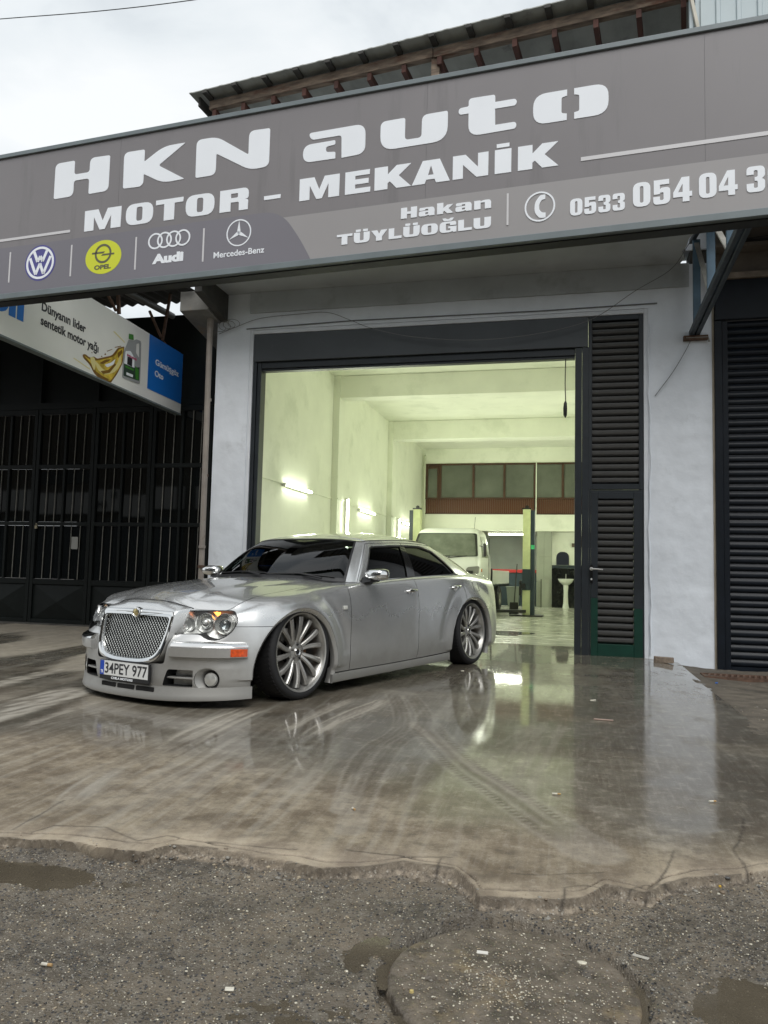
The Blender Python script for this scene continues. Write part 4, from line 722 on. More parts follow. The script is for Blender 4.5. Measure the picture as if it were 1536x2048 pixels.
def sbox(u0, u1, v0, v1, d0, d1, m, name, parent=sgn, bev=0):
    V = [SG(u, v, d) for d in (d0, d1) for u, v in ((u0, v0), (u1, v0), (u1, v1), (u0, v1))]
    b = MB().add(V, [(0, 3, 2, 1), (4, 5, 6, 7), (0, 1, 5, 4), (1, 2, 6, 5), (2, 3, 7, 6), (3, 0, 4, 7)]); return S_(b.build(name, m, parent, bevel=bev))
seams = [U0, -4.02, 0.52, 3.73, U1]
for a_, b_ in zip(seams[:-1], seams[1:]): sbox(a_+0.0012, b_-0.0012, 4.96, 7.13, -0.002, 0.0, m_face, 'face_panel')
sbox(U0, U1, 4.95, 7.14, -0.16, -0.01, m_sfr, 'box_body'); sbox(U0, U1, 7.107, 7.172, -0.165, 0.02, m_sfr, 'frame_rail', bev=.004); sbox(U0, U1, 4.90, 4.985, -0.165, 0.022, m_sfr, 'frame_rail', bev=.004); sbox(U0, U1, 4.885, 4.899, -0.16, -0.03, m_black, 'shadow_gap')
def SF(name, cont, m, d=0.0, th=0.004, par=sgn): return S_(flat_shape(name, cont, m, th, par, T=lambda x, y, z: SG(x, y, d+z+th/2)))
SF('pale_band', [[(-0.9, 4.99), (U1, 4.99), (U1, 5.60), (-3.3, 5.60), (-3.3, 4.99)]], m_face2, 0.0005, 0.0015)
SF('logo_band', [rounded([(U0, 4.988), (-1.0, 4.988), (-1.14, 5.25, .25), (-1.45, 5.70, .42), (U0, 5.70)], 10)], m_face3, 0.0025, 0.0015)
BIG = {'letter_h': [[(-5.155, 6.885, .09), (-4.81, 6.885, .03), (-4.81, 6.672, .05), (-4.54, 6.672, .05), (-4.54, 6.885, .09), (-4.196, 6.875, .03), (-4.196, 6.345, .09), (-4.54, 6.34, .03), (-4.54, 6.578, .05), (-4.81, 6.578, .05), (-4.81, 6.345, .09), (-5.155, 6.345, .03)]],
 'letter_k': [[(-3.955, 6.875, .09), (-3.61, 6.87, .03), (-3.61, 6.69, .02), (-3.30, 6.868, .14), (-2.945, 6.868, .02), (-3.37, 6.60, .04), (-2.94, 6.345, .02), (-3.29, 6.335, .14), (-3.61, 6.51, .02), (-3.61, 6.33, .09), (-3.948, 6.34, .03)]],
 'letter_n': [[(-2.771, 6.875, .09), (-2.45, 6.87, .12), (-1.96, 6.545, .03), (-1.96, 6.875, .09), (-1.647, 6.865, .03), (-1.647, 6.335, .09), (-1.93, 6.325, .12), (-2.452, 6.632, .03), (-2.452, 6.33, .09), (-2.766, 6.33, .03)]],
 'letter_a': [[(-1.085, 6.70, .06), (-.29, 6.705, .14), (-.287, 6.305, .12), (-.61, 6.295, 0), (-.618, 6.60, .04), (-1.04, 6.60, .05)], [(-1.155, 6.545, .14), (-.702, 6.548, .02), (-.702, 6.488, .02), (-.83, 6.478, .04), (-.83, 6.405, .04), (-.697, 6.39, .02), (-.695, 6.30, 0), (-1.155, 6.305, .14)]],
 'letter_u': [[(-.086, 6.69, .08), (.24, 6.692, .03), (.24, 6.40, .05), (.456, 6.40, .05), (.46, 6.69, .08), (.79, 6.692, .03), (.79, 6.31, .22), (-.086, 6.305, .22)]],
 'letter_t': [[(1.05, 6.80, .09), (1.377, 6.795, .03), (1.377, 6.70, 0), (1.637, 6.70, .045), (1.637, 6.615, .045), (1.377, 6.615, 0), (1.38, 6.41, 0), (1.635, 6.41, .045), (1.635, 6.325, .045), (1.05, 6.315, .18), (1.05, 6.61, 0), (.926, 6.61, .045), (.926, 6.695, .045), (1.05, 6.70, .02)]],
 'letter_o': [[(1.835, 6.705, .16), (2.229, 6.705, 0), (2.229, 6.63, 0), (2.165, 6.615, .02), (2.165, 6.425, .02), (2.226, 6.41, 0), (2.226, 6.33, 0), (1.833, 6.33, .16)], [(2.31, 6.705, 0), (2.70, 6.705, .16), (2.697, 6.33, .16), (2.311, 6.33, 0), (2.311, 6.41, 0), (2.368, 6.42, .02), (2.368, 6.615, .02), (2.31, 6.63, 0)]]}
for k, c in BIG.items(): SF(k, [rounded(q, 6) for q in c], m_let)
GL = {'M': [[(0, 0), (0, 1), (.37, 1), (.5, .42), (.63, 1), (1, 1), (1, 0), (.73, 0), (.73, .64), (.57, 0), (.43, 0), (.26, .64), (.26, 0)]],
 'O': [[(0, 0, .45), (0, 1, .45), (1, 1, .45), (1, 0, .45)], [(.39, .17, .12), (.61, .17, .12), (.61, .83, .12), (.39, .83, .12)]],
 'T': [[(0, 1), (1, 1), (1, .78), (.69, .78), (.69, 0), (.31, 0), (.31, .78), (0, .78)]],
 'R': [[(0, 0), (0, 1), (.98, 1, .3), (.98, .50, .16), (.82, .50, .02), (.97, .47, .14), (.97, 0), (.66, 0), (.66, .40, .08), (.38, .40), (.38, 0)], [(.38, .60), (.62, .60, .06), (.62, .80, .06), (.38, .80)]],
 'E': [[(0, 0), (0, 1), (.97, 1), (.97, .78), (.40, .78), (.40, .62), (.93, .62), (.93, .40), (.40, .40), (.40, .22), (1, .22), (1, 0)]],
 'K': [[(0, 0), (0, 1), (.36, 1), (.36, .64), (.60, 1), (.99, 1), (.66, .54), (1, 0), (.60, 0), (.42, .33), (.36, .26), (.36, 0)]],
 'A': [[(0, 0), (.28, 1), (.73, 1), (1, 0), (.64, 0), (.60, .17), (.38, .17), (.34, 0)], [(.42, .36), (.57, .36), (.5, .76)]],
 'N': [[(0, 0), (0, 1), (.36, 1), (.71, .42), (.71, 1), (1, 1), (1, 0), (.67, 0), (.29, .58), (.29, 0)]],
 'I': [[(0, 0), (0, 1), (1, 1), (1, 0)]], '-': [[(0, 0), (0, 1), (1, 1), (1, 0)]],
 'H': [[(0, 0), (0, 1), (.38, 1), (.38, .61), (.62, .61), (.62, 1), (1, 1), (1, 0), (.62, 0), (.62, .39), (.38, .39), (.38, 0)]],
 'U': [[(0, 1), (.38, 1), (.38, .22, .1), (.62, .22, .1), (.62, 1), (1, 1), (1, 0, .4), (0, 0, .4)]],
 'Y': [[(0, 1), (.38, 1), (.5, .66), (.62, 1), (1, 1), (.69, .38), (.69, 0), (.31, 0), (.31, .38)]],
 'L': [[(0, 0), (0, 1), (.42, 1), (.42, .24), (1, .24), (1, 0)]],
 'G': [[(0, 0, .4), (0, 1, .4), (.98, 1, .4), (.98, .64), (.62, .64), (.62, .82, .08), (.38, .82, .08), (.38, .18, .08), (.64, .18, .02), (.64, .36), (.52, .36), (.52, .54), (1, .54), (1, 0), (.82, 0), (.76, .07), (.6, 0, .1)]],
 'a': [[(.03, .52), (.03, .78, .28), (.97, .78, .3), (.97, 0), (.64, 0), (.62, .07), (.4, 0, .1), (0, 0, .2), (0, .47, .2), (.58, .47), (.58, .63, .05), (.40, .63, .05), (.38, .52)], [(.40, .14, .05), (.58, .18, .03), (.58, .32), (.40, .32, .05)]],
 'k': [[(0, 0), (0, 1), (.38, 1), (.38, .5), (.62, .78), (.98, .78), (.70, .44), (1, 0), (.62, 0), (.44, .26), (.38, .18), (.38, 0)]],
 'n': [[(0, 0), (0, .78), (.36, .78), (.38, .70), (.6, .78, .1), (1, .78, .3), (1, 0), (.63, 0), (.63, .58, .08), (.38, .56, .04), (.38, 0)]],
 '0': [[(0, 0, .42), (0, 1, .42), (1, 1, .42), (1, 0, .42)], [(.40, .16, .1), (.60, .16, .1), (.60, .84, .1), (.40, .84, .1)]],
 '5': [[(.02, .32), (.02, 0, .35), (.98, 0, .38), (.98, .68, .34), (.50, .68, .1), (.40, .62), (.40, .80), (.92, .80), (.92, 1), (.05, 1), (.05, .42), (.40, .42), (.42, .48, .04), (.60, .48, .06), (.60, .17, .08), (.40, .17, .08), (.40, .32)]],
 '3': [[(.02, .68), (.02, 1, .35), (.98, 1, .35), (.98, .60, .2), (.82, .51, .03), (.98, .44, .2), (.98, 0, .35), (.02, 0, .35), (.02, .34), (.40, .34), (.40, .16, .08), (.60, .16, .08), (.60, .42, .06), (.44, .44), (.44, .57), (.60, .60, .06), (.60, .84, .08), (.40, .84, .08), (.40, .68)]],
 '4': [[(0, .20), (0, .40), (.45, 1), (.86, 1), (.86, .40), (1, .40), (1, .20), (.86, .20), (.86, 0), (.50, 0), (.50, .20)], [(.26, .40), (.50, .40), (.50, .74)]]}
def glyph(ch, u0, u1, v0, v1, m=m_let, d=0.0, name=None):
    cs = []
    for c in GL[ch]:
        cs.append(rounded([(u0+p[0]*(u1-u0), v0+p[1]*(v1-v0))+((p[2]*min(u1-u0, v1-v0),) if len(p) > 2 else ()) for p in c], 5))
    nm = name or {'-': 'dash'}.get(ch, ('digit_' if ch.isdigit() else 'letter_')+ch.lower())
    return SF(nm, cs, m, d)
for ch, a_, b_ in (('M', -4.580, -3.957), ('O', -3.875, -3.424), ('T', -3.383, -2.942), ('O', -2.90, -2.451), ('R', -2.368, -1.925)): glyph(ch, a_, b_, 5.782, 6.088)
glyph('-', -1.702, -1.46, 5.873, 5.926)
for ch, a_, b_ in (('M', -1.188, -.628), ('E', -.549, -.206), ('K', -.150, .335), ('A', .344, .830), ('N', .864, 1.303), ('I', 1.381, 1.580), ('K', 1.659, 2.135)): glyph(ch, a_, b_, 5.790, 6.088)
glyph('I', 1.402, 1.556, 6.112, 6.160, name='letter_dot')
sbox(U0, -4.828, 5.803, 5.842, 0.001, 0.004, m_lin, 'line'); sbox(2.389, U1, 5.803, 5.850, 0.001, 0.004, m_lin, 'line')
for u, v0, v1 in ((-5.893, 5.155, 5.621), (-4.779, 5.14, 5.607), (-3.678, 5.126, 5.597), (-2.594, 5.126, 5.594), (1.543, 5.135, 5.527)): sbox(u-0.012, u+0.012, v0, v1, 0.004, 0.007, m_lin, 'divider')
def word(s, u0, u1, v0, v1, gap=0.10, wd=None, d=0.003, lowtop=None):
    """glyph row that fills u0..u1"""
    W = {'M': 1.25, 'I': .45, 'L': .8, ' ': .4, '4': 1.05}; tot = sum(W.get(c, 1) for c in s)+gap*(len(s)-1); k = (u1-u0)/tot; u = u0
    for c in s:
        w = W.get(c, 1)*k; base = {'Ü': 'U', 'Ğ': 'G'}.get(c, c)
        if c != ' ': glyph(base, u, u+w, v0, v1, d=d)
        if c == 'Ü':
            for q in (.12, .58): SF('letter_dot', [[(u+w*q, v1+.008), (u+w*(q+.3), v1+.008), (u+w*(q+.3), v1+.038), (u+w*q, v1+.038)]], m_let, d)
        if c == 'Ğ': SF('letter_breve', [rounded([(u+w*.15, v1+.045), (u+w*.35, v1+.045), (u+w*.5, v1+.025, .02), (u+w*.65, v1+.045), (u+w*.85, v1+.045), (u+w*.75, v1+.008, .02), (u+w*.25, v1+.008, .02)], 4)], m_let, d)
        u += w+gap*k
word('Hakan', 0.212, 1.344, 5.375, 5.515, 0.12); word('TÜYLÜOĞLU', -0.640, 1.344, 5.132, 5.268, 0.10)
word('0533', 2.270, 2.880, 5.155, 5.357, 0.13); word('054', 2.965, 3.590, 5.168, 5.452, 0.14); word('04', 3.660, 4.052, 5.180, 5.462, 0.12); word('30', 4.137, 4.54, 5.180, 5.470, 0.12)
def circ(cu, cv, ru, rv=None, n=48, a0=0, a1=360): rv = rv or ru; return [(cu+ru*math.cos(math.radians(a0+(a1-a0)*k/(n if a1-a0 == 360 else n-1))), cv+rv*math.sin(math.radians(a0+(a1-a0)*k/(n if a1-a0 == 360 else n-1)))) for k in range(n)]
SF('phone_ring', [circ(1.922, 5.315, .178, .182), circ(1.922, 5.315, .158, .162)], m_let, .003)
SF('phone_handset', [rounded([(1.985, 5.455), (1.93, 5.455, .02), (1.865, 5.38, .06), (1.858, 5.25, .06), (1.92, 5.175, .02), (1.99, 5.175), (1.99, 5.235), (1.945, 5.24, .02), (1.915, 5.28, .03), (1.915, 5.35, .03), (1.945, 5.395, .02), (1.985, 5.40)], 5)], m_let, .003)
m_vb = mat('logo_blue', (0.075, 0.07, 0.26), .4); m_yel = mat('logo_yellow', (0.62, 0.66, 0.03), .4); m_dk = mat('logo_dark', (0.11, 0.11, 0.06), .4)
def stroke(a, b_, w, c0): 
    A = Vector(a); B = Vector(b_); t = (B-A).normalized(); n = Vector((-t.y, t.x))*w/2; return [(c0[0]+p.x, c0[1]+p.y) for p in (A+n, B+n, B-n, A-n)]
c = (-5.333, 5.398)
SF('round_emblem_disc', [circ(*c, .276, .270)], m_vb, .004, .001); SF('round_emblem_ring', [circ(*c, .250, .245), circ(*c, .215, .210)], m_let, .0055, .002)
for q in (((-.115, .175), (-.045, .02)), ((-.045, .02), (.0, .10)), ((.045, .02), (.0, .10)), ((.115, .175), (.045, .02)), ((-.185, .085), (-.07, -.17)), ((-.07, -.17), (0, -.01)), ((0, -.01), (.07, -.17)), ((.07, -.17), (.185, .085))): SF('emblem_stroke', [stroke(q[0], q[1], .045, c)], m_let, .0055, .002)
SF('yellow_disc', [circ(-4.222, 5.368, .305, .247)], m_yel, .004, .0015); c = (-4.226, 5.418)
SF('emblem_ring', [circ(*c, .142), circ(*c, .110)], m_dk, .006, .001); SF('emblem_bolt', [[(c[0]-.19, c[1]+.03), (c[0]+.03, c[1]+.03), (c[0]-.005, c[1]-.005), (c[0]+.19, c[1]-.005), (c[0]+.19, c[1]-.03), (c[0]-.03, c[1]-.03), (c[0]+.005, c[1]+.005), (c[0]-.19, c[1]+.005)]], m_dk, .006, .001)
def stext(s, u, v, size, m, name, bold=0.0, sx=1.0, d=.006, gap=1.0, w=None):
    o = text(name, s, m, size, bold, 1.0, .0015, sgn, None, 'LEFT', gap)
    xs = [q.co.x for q in o.data.vertices]; x0, x1 = min(xs), max(xs); k = (w/(x1-x0)) if w else sx
    for q in o.data.vertices: q.co = SG(u+(q.co.x-x0)*k, v+q.co.y, d+q.co.z)
    return S_(o)
stext('OPEL', -4.368, 5.193, .085, m_dk, 'lettering', .004, w=.285)
for k in range(4): SF('emblem_ring', [circ(-3.362+k*.147, 5.502, .119, .116), circ(-3.362+k*.147, 5.502, .094, .092)], m_let, .005+.0006*k, .001)
stext('Audi', -3.40, 5.182, .175, m_let, 'lettering', .010, w=.50)
c = (-2.058, 5.468); SF('emblem_ring', [circ(*c, .186), circ(*c, .168)], m_let, .005, .0015)
for k in range(3):
    a = math.radians(90+120*k); t = (math.cos(a), math.sin(a)); n_ = (-t[1], t[0]); SF('star_point', [[(c[0]+t[0]*.17, c[1]+t[1]*.17), (c[0]+n_[0]*.028, c[1]+n_[1]*.028), (c[0]-t[0]*.02, c[1]-t[1]*.02), (c[0]-n_[0]*.028, c[1]-n_[1]*.028)]], m_let, .005, .0015)
stext('Mercedes-Benz', -2.429, 5.155, .118, m_let, 'lettering', .002, w=.76)
# ---- left projecting signboard of the neighbour
XB = -6.03
bd = thing('projecting_signboard', 'white and blue projecting signboard with an oil bottle over the folding doors', 'signboard', (XB, 8.7, 3.6))
def B_(o): o.matrix_parent_inverse = Matrix.Translation(-bd.location); return o
def bz(px, py): p = onX(px, py, XB); return p.y, p.z
c1, c2 = bz(366.5, 708.5), bz(359.8, 827); c3, c4 = bz(165.4, 584.7), bz(0, 668)
zt = lambda y: c1[1]+(c3[1]-c1[1])*(y-c1[0])/(c3[0]-c1[0]); zb = lambda y: c2[1]+(c4[1]-c2[1])*(y-c2[0])/(c4[0]-c2[0])
YN, YF = 6.90, c1[0]
m_bw = mat('signboard_white', (0.80, 0.80, 0.77), 0.4, coat=.1, noise=(1, .04, 4)); m_bb = mat('signboard_blue', (0.012, 0.16, 0.56), 0.4, coat=.1); m_bk = mat('print_black', (0.02, 0.02, 0.025), 0.5)
b = MB(); b.add([(XB-d, y, z) for d in (0.0, 0.09) for y, z in ((YN, zb(YN)), (YF, zb(YF)), (YF, zt(YF)), (YN, zt(YN)))], [(0, 1, 2, 3), (4, 7, 6, 5), (0, 4, 5, 1), (1, 5, 6, 2), (2, 6, 7, 3), (3, 7, 4, 0)]); B_(b.build('board', m_bw, bd, bevel=.004))
b = MB(); b.bar((XB-0.04, YN, zb(YN)-.012), (XB-0.04, YF, zb(YF)-.012), 0.10, .022); B_(b.build('bottom_rail', m_sfr, bd))
y1_, _ = bz(303, 730); p_ = bz(294, 779)[0]; zz0 = lambda y: zb(y)+0.155
def BT(name, cont, m, d=.001, th=.002): return B_(flat_shape(name, cont, m, th, bd, T=lambda x, y, z: (XB+d+th/2+z, x, y)))
BT('blue_panel', [[(p_, zz0(p_)), (YF-.01, zz0(YF)), (YF-.01, zt(YF)-.004), (p_, zt(p_)-.004)]], m_bb)
def btext(s, px, py, h, m, name, w, bold=0.0, d=.002):
    y, z = bz(px, py); o = text(name, s, m, h, bold, 1.0, .0015, bd); xs = [q.co.x for q in o.data.vertices]; k = w/(max(xs)-min(xs)); x0 = min(xs)
    for q in o.data.vertices: q.co = (XB+d+q.co.z, y+(q.co.x-x0)*k, z+q.co.y+(zb(y+(q.co.x-x0)*k)-zb(y)))
    return B_(o)
# text widths measured off the photograph on the plane of the board
def ylen(a, b_): return bz(*b_)[0]-bz(*a)[0]
btext('Dünyanın lider', 83, 620, .150, m_bk, 'lettering', ylen((83, 613), (171, 657)), .004); btext('sentetik motor yağı', 81, 648, .150, m_bk, 'lettering', ylen((81, 645), (196.6, 700)), .004)
btext('Gümüşgöz', 310.4, 729, .125, m_let, 'lettering', ylen((310.4, 729), (356.8, 751)), .0025, .004); btext('Oto', 309, 751.5, .125, m_let, 'lettering', ylen((309, 751), (326, 757)), .0025, .004)
o = btext('bil', -22, 607, .47, m_bb, 'lettering', ylen((-22, 600), (47, 625)), .022)
for q in o.data.vertices: q.co.y = max(q.co.y, YN+.005)
# oil bottle and splash, flat print
m_bg = mat('print_silver', (0.33, 0.34, 0.35), .35); m_gn = mat('print_green', (0.05, 0.22, 0.03), .4); m_dg = mat('print_dark', (0.03, 0.055, 0.04), .4); m_oil = mat('print_oil_gold', (0.58, 0.42, 0.05), .4, noise=(9, .45, 3)); m_oil2 = mat('print_oil_brown', (0.20, 0.10, 0.01), .4); m_oil3 = mat('print_oil_pale', (0.74, 0.66, 0.30), .4)
def R8(L): return [bz(x/3.84, 560+y/3.84)+((r,) if r else ()) for x, y, r in [(q+(0,))[:3] for q in L]]
def BR(name, L, m, d, holes=()): BT(name, [rounded(R8(L), 4)]+[rounded(R8(h), 4) for h in holes], m, d, .001)
BR('oil_splash', [(632, 572, .03), (655, 568, .03), (690, 600, .05), (720, 585, .03), (745, 605, .03), (800, 592, .06), (860, 580, .06), (905, 520, .04), (955, 510, .02), (940, 640, .04), (900, 720, .05), (850, 790, .04), (830, 780, .03), (760, 755, .03), (720, 715, .05), (690, 650, .06), (640, 600, .03)], m_oil2, .001)
BR('oil_splash', [(645, 580, .03), (690, 612, .05), (738, 620, .03), (830, 600, .06), (880, 585, .05), (915, 530, .04), (948, 522, .02), (932, 640, .04), (890, 715, .05), (845, 778, .04), (770, 748, .03), (735, 700, .05), (705, 650, .06)], m_oil, .0022)
for q_ in ([(760, 640), (800, 615), (850, 608), (830, 625), (790, 645)], [(770, 700), (830, 690), (880, 640), (890, 650), (840, 712), (790, 722)], [(900, 560), (935, 535), (938, 560), (905, 600)], [(740, 705), (780, 735), (835, 762), (825, 770), (765, 745)]): BR('oil_splash', [p+(.012,) for p in q_], m_oil2, .0046)
for q_ in ([(800, 575), (808, 560), (815, 576)], [(775, 590), (780, 580), (787, 592)], [(820, 545), (860, 530), (862, 534), (822, 550)], [(700, 560), (705, 552), (711, 562)], [(880, 515), (930, 505), (930, 511), (882, 521)]): BR('oil_drop', q_, m_oil2, .001)
BR('oil_splash', [(800, 650, .02), (850, 635, .02), (885, 605, .02), (870, 650, .03), (820, 672, .03)], m_let, .0046)
BR('oil_splash', [(725, 615, .02), (750, 640, .05), (790, 690, .08), (850, 700, .08), (900, 640, .05), (925, 560, .03), (930, 640, .03), (880, 710, .08), (800, 730, .08), (745, 690, .06)], m_oil3, .0034)
BR('oil_splash', [(690, 592, .02), (722, 592, .03), (735, 640, .03), (722, 700, .03), (700, 650, .04)], m_oil3, .0034)
BR('oil_splash', [(868, 395), (880, 395), (960, 478), (955, 482)], m_oil3, .001); BR('oil_splash', [(560, 600), (568, 598), (690, 680), (688, 688)], m_oil3, .001)
BR('bottle_print', [(985, 460), (1025, 465), (1045, 455, .03), (1082, 470, .04), (1080, 600, .0), (1072, 800, .03), (935, 750, .03), (945, 560, .04)], m_bg, .0045, [[(1045, 490, .02), (1068, 485, .02), (1066, 600, .02), (1042, 560, .02)]])
BR('bottle_cap', [(988, 412), (1022, 420), (1024, 462), (986, 452)], m_gn, .0057); BR('bottle_label', [(962, 545, .02), (1000, 545, .02), (1030, 600, .02), (1028, 675), (950, 640)], m_let, .0057); BR('bottle_label', [(950, 640), (1028, 675), (1070, 670), (1066, 775, .02), (945, 735, .02)], m_dg, .0057)
BR('bottle_label', [(960, 655), (1025, 685), (1022, 700), (958, 670)], m_gn, .0069); BR('bottle_label', [(1035, 660), (1062, 690), (1060, 770), (1038, 760)], m_gn, .0069); BR('bottle_label', [(968, 708), (1018, 728), (1016, 748), (966, 728)], m_let, .0069)
btext('1', 253.5, 726.5, .125, m_bk, 'lettering', .12, .014, .0075); btext('Mobil', 253.2, 711.5, .04, mat('print_pink', (.5, .1, .2), .4), 'lettering', .24, .003, .0075)
# rusty hangers of that board
hg = thing('sign_hangers', 'rusty steel hangers that hold the white and blue signboard', 'brackets', (XB, 8.7, 4.4))
def hb(a, b_, w=.03): 
    A = onX(*a, XB-.03); B = onX(*b_, XB-.03); o = MB().bar(A, B, w).build('hanger_bar', m_rust, hg); o.matrix_parent_inverse = Matrix.Translation(-hg.location)
hb((209, 575), (232, 622)); hb((236, 575), (238, 628), .04); hb((342, 582), (325, 680), .036); hb((299, 622), (322, 674), .03); hb((325, 678), (332, 688), .012)
# ---- steel truss bracket that carries the fascia board
XT = 1.457; tr = thing('truss_bracket', 'blue black steel truss bracket reaching out from the right pillar', 'bracket', (XT, 8.5, 4.5))
m_blue = mat('blue_painted_steel', (0.075, 0.135, 0.19), 0.45, noise=(4, .25, 5), dirt=(9, (.16, .14, .12), .62, .5)); m_dblue = mat('dark_angle_iron', (0.022, 0.032, 0.042), 0.5, noise=(8, .4, 5), bump=(60, .3, .002)); m_lt = mat('pale_flat_bar', (0.30, 0.29, 0.26), 0.5, noise=(6, .2, 5))
def TP(o): o.matrix_parent_inverse = Matrix.Translation(-tr.location); return o
for dx in (-0.035, 0.035): TP(MB().bar((XT+dx, FY-0.0, 4.05), (XT+dx, 6.35, 4.14), 0.05, 0.07).build('bottom_chord', m_dblue, tr, bevel=.003))
TP(MB().bar((XT-0.03, 10.05, 5.22), (XT-.03, 6.4, 4.62), 0.05, 0.06).build('top_chord', m_dblue, tr, bevel=.003))
for y, z0, z1 in ((9.87, 4.09, 5.16), (8.86, 4.12, 5.0), (7.75, 4.14, 4.82), (6.7, 4.16, 4.64)):
    TP(MB().bar((XT, y, z0), (XT, y, z1), 0.085, 0.05).build('web_post', m_blue, tr, bevel=.003))
for (ya, za, yb, zb_) in ((9.87, 5.13, 8.95, 4.17), (8.86, 4.98, 7.85, 4.18), (7.75, 4.78, 6.8, 4.2)): TP(MB().bar((XT, ya, za), (XT, yb, zb_), 0.055, 0.018).build('web_diagonal', m_lt, tr))
TP(MB().bx(XT-.13, XT+.16, FY-.06, FY+.0, 3.96, 4.02).build('wall_plate', m_rust, tr, bevel=.004)); TP(MB().tube([(XT-.1, FY-.05, 3.99), (XT+.16, FY-.05, 3.99), (XT+.17, FY-.05, 3.93)], .012, 8).build('anchor_rod', m_lt, tr, smooth=True))
# ---- timber eaves above the signboard
E0 = Vector((-5.06, 9.0, 7.35)); ed = Vector((math.cos(math.radians(-8)), math.sin(math.radians(-8)), 0)); eb = Vector((-ed.y, ed.x, 0))
def EP(s, t, dz=0): return E0+ed*s+eb*t+Vector((0, 0, dz-0.07*t))
ev = thing('timber_eaves', 'old roof eaves with weathered beam and red brown rafters above the signboard', 'roof', tuple(E0+ed*3))
def V_(o): o.matrix_parent_inverse = Matrix.Translation(-ev.location); return o
m_tim = mat('weathered_timber', (0.20, 0.15, 0.11), 0.8, noise=(2.0, 0.55, 7, (2, 12, 12)), bump=(20, .4, .004), dirt=(1.7, (0.12, 0.042, 0.022), 0.54, .9, (1, 5, 5))); m_raf = mat('red_brown_rafter', (0.075, 0.028, 0.019), 0.75, noise=(4, .4, 6)); m_und = mat('grey_roof_underside', (0.36, 0.37, 0.34), 0.6, metal=.1, noise=(2, .25, 6), dirt=(3, (.08, .07, .06), .6, .6))
LE = 6.95
nn = 230; V = []; F = []
for th_ in (0, .012):
    for t in (0, 2.6):
        for i in range(nn+1):
            s = LE*i/nn; V.append(EP(s, t, th_+0.005*(1 if (s*4.2) % 1 < .25 else 0)))
w = nn+1; F = [(i, i+1, w+i+1, w+i) for i in range(nn)]+[(2*w+i, 3*w+i, 3*w+i+1, 2*w+i+1) for i in range(nn)]+[(i, 2*w+i, 2*w+i+1, i+1) for i in range(nn)]+[(0, w, 3*w, 2*w), (nn, 2*w+nn, 3*w+nn, w+nn)]
V_(MB().add(V, F).build('roof_sheet', m_und, ev))
b = MB(); b.bar(EP(0.22, .20, -.10), EP(3.4, .20, -.105), .09, .12); V_(b.build('front_beam', m_tim, ev, bevel=.008)); V_(MB().bar(EP(3.405, .21, -.105), EP(LE, .21, -.10), .09, .12).build('front_beam', m_tim, ev, bevel=.008))
k = 0; s = 0.30
while s < LE-.1:
    V_(MB().bar(EP(s, .16, -.225), EP(s+random.uniform(-.02, .02), 2.4, -.20), .055, .10).build('rafter', m_raf, ev)); V_(MB().bar(EP(s-.05, -.01, -.02), EP(s-.05, .17, -.02), .07, .04).build('batten_end', m_dkconc, ev)); s += 0.455; k += 1
V_(MB().bar(EP(.1, .1, -.05), EP(.1, 2.4, -.05), .03, .16).build('barge_board', m_dkconc, ev)); V_(MB().bar(EP(3.42, .24, -.12), EP(3.42, .24, -.52), .10, .10).build('beam_bracket', m_tim, ev, bevel=.006))
V_(MB().bar(EP(.3, 2.45, -.9), EP(LE, 2.45, -.9), .06, 1.5).build('red_wall_board', mat('dark_red_board', (0.075, 0.014, 0.010), .75, noise=(2, .4, 6)), ev)); V_(MB().bar(EP(LE-.12, .3, -.08), EP(LE-.12, .32, -1.9), .10, .10).build('corner_post', m_raf, ev, bevel=.005)); V_(MB().bar(EP(LE-.75, .5, -.62), EP(LE-.02, .42, -.55), .06, .09).build('short_brace', m_raf, ev))
cw = thing('corrugated_wall', 'pale blue grey ribbed metal wall above the right end of the signboard', 'wall', (3.5, 8.3, 7.4))
YC = 8.2; x0_ = onY(1381, 20, YC).x; x1_ = x0_+5; n = 0; V = []; xs = []; x = x0_+.10
m_rib = mat('pale_ribbed_metal', (0.44, 0.51, 0.53), 0.5, noise=(1.5, .06, 5), dirt=(5, (.3, .34, .35), .66, .4, (1, 1, .2)))
prof = []; 
while x < x1_: prof += [(x, 0), (x+.14, 0), (x+.15, -.02), (x+.185, -.02), (x+.195, 0)]; x += .20
b = MB(); V = [(a, YC+c_, z) for z in (5.2, 9.6) for a, c_ in prof]; w = len(prof); b.add(V, [(i, i+1, w+i+1, w+i) for i in range(w-1)]); o = b.build('ribbed_sheet', m_rib, cw, fix=False); o.matrix_parent_inverse = Matrix.Translation(-cw.location)
o = MB().bx(x0_+.05, x1_, YC+.02, YC+.3, 5.2, 9.58).build('wall_core', m_rib, cw); o.matrix_parent_inverse = Matrix.Translation(-cw.location)
A = onY(1384, 66, YC-.04); o = MB().bar((x0_-.0, YC-.02, 5.2), (x0_-.0, YC-.02, 9.6), .035, .06).build('corner_trim', m_rib, cw); o.matrix_parent_inverse = Matrix.Translation(-cw.location)
A = onY(1396, 60, YC-.06); B = onY(1378, -20, YC-.06); o = MB().bar(A+(A-B)*2, B+(B-A)*4, .06, .03).build('leaning_board', mat('bleached_board', (.55, .52, .44), .7, noise=(4, .15, 5)), cw); o.matrix_parent_inverse = Matrix.Translation(-cw.location)
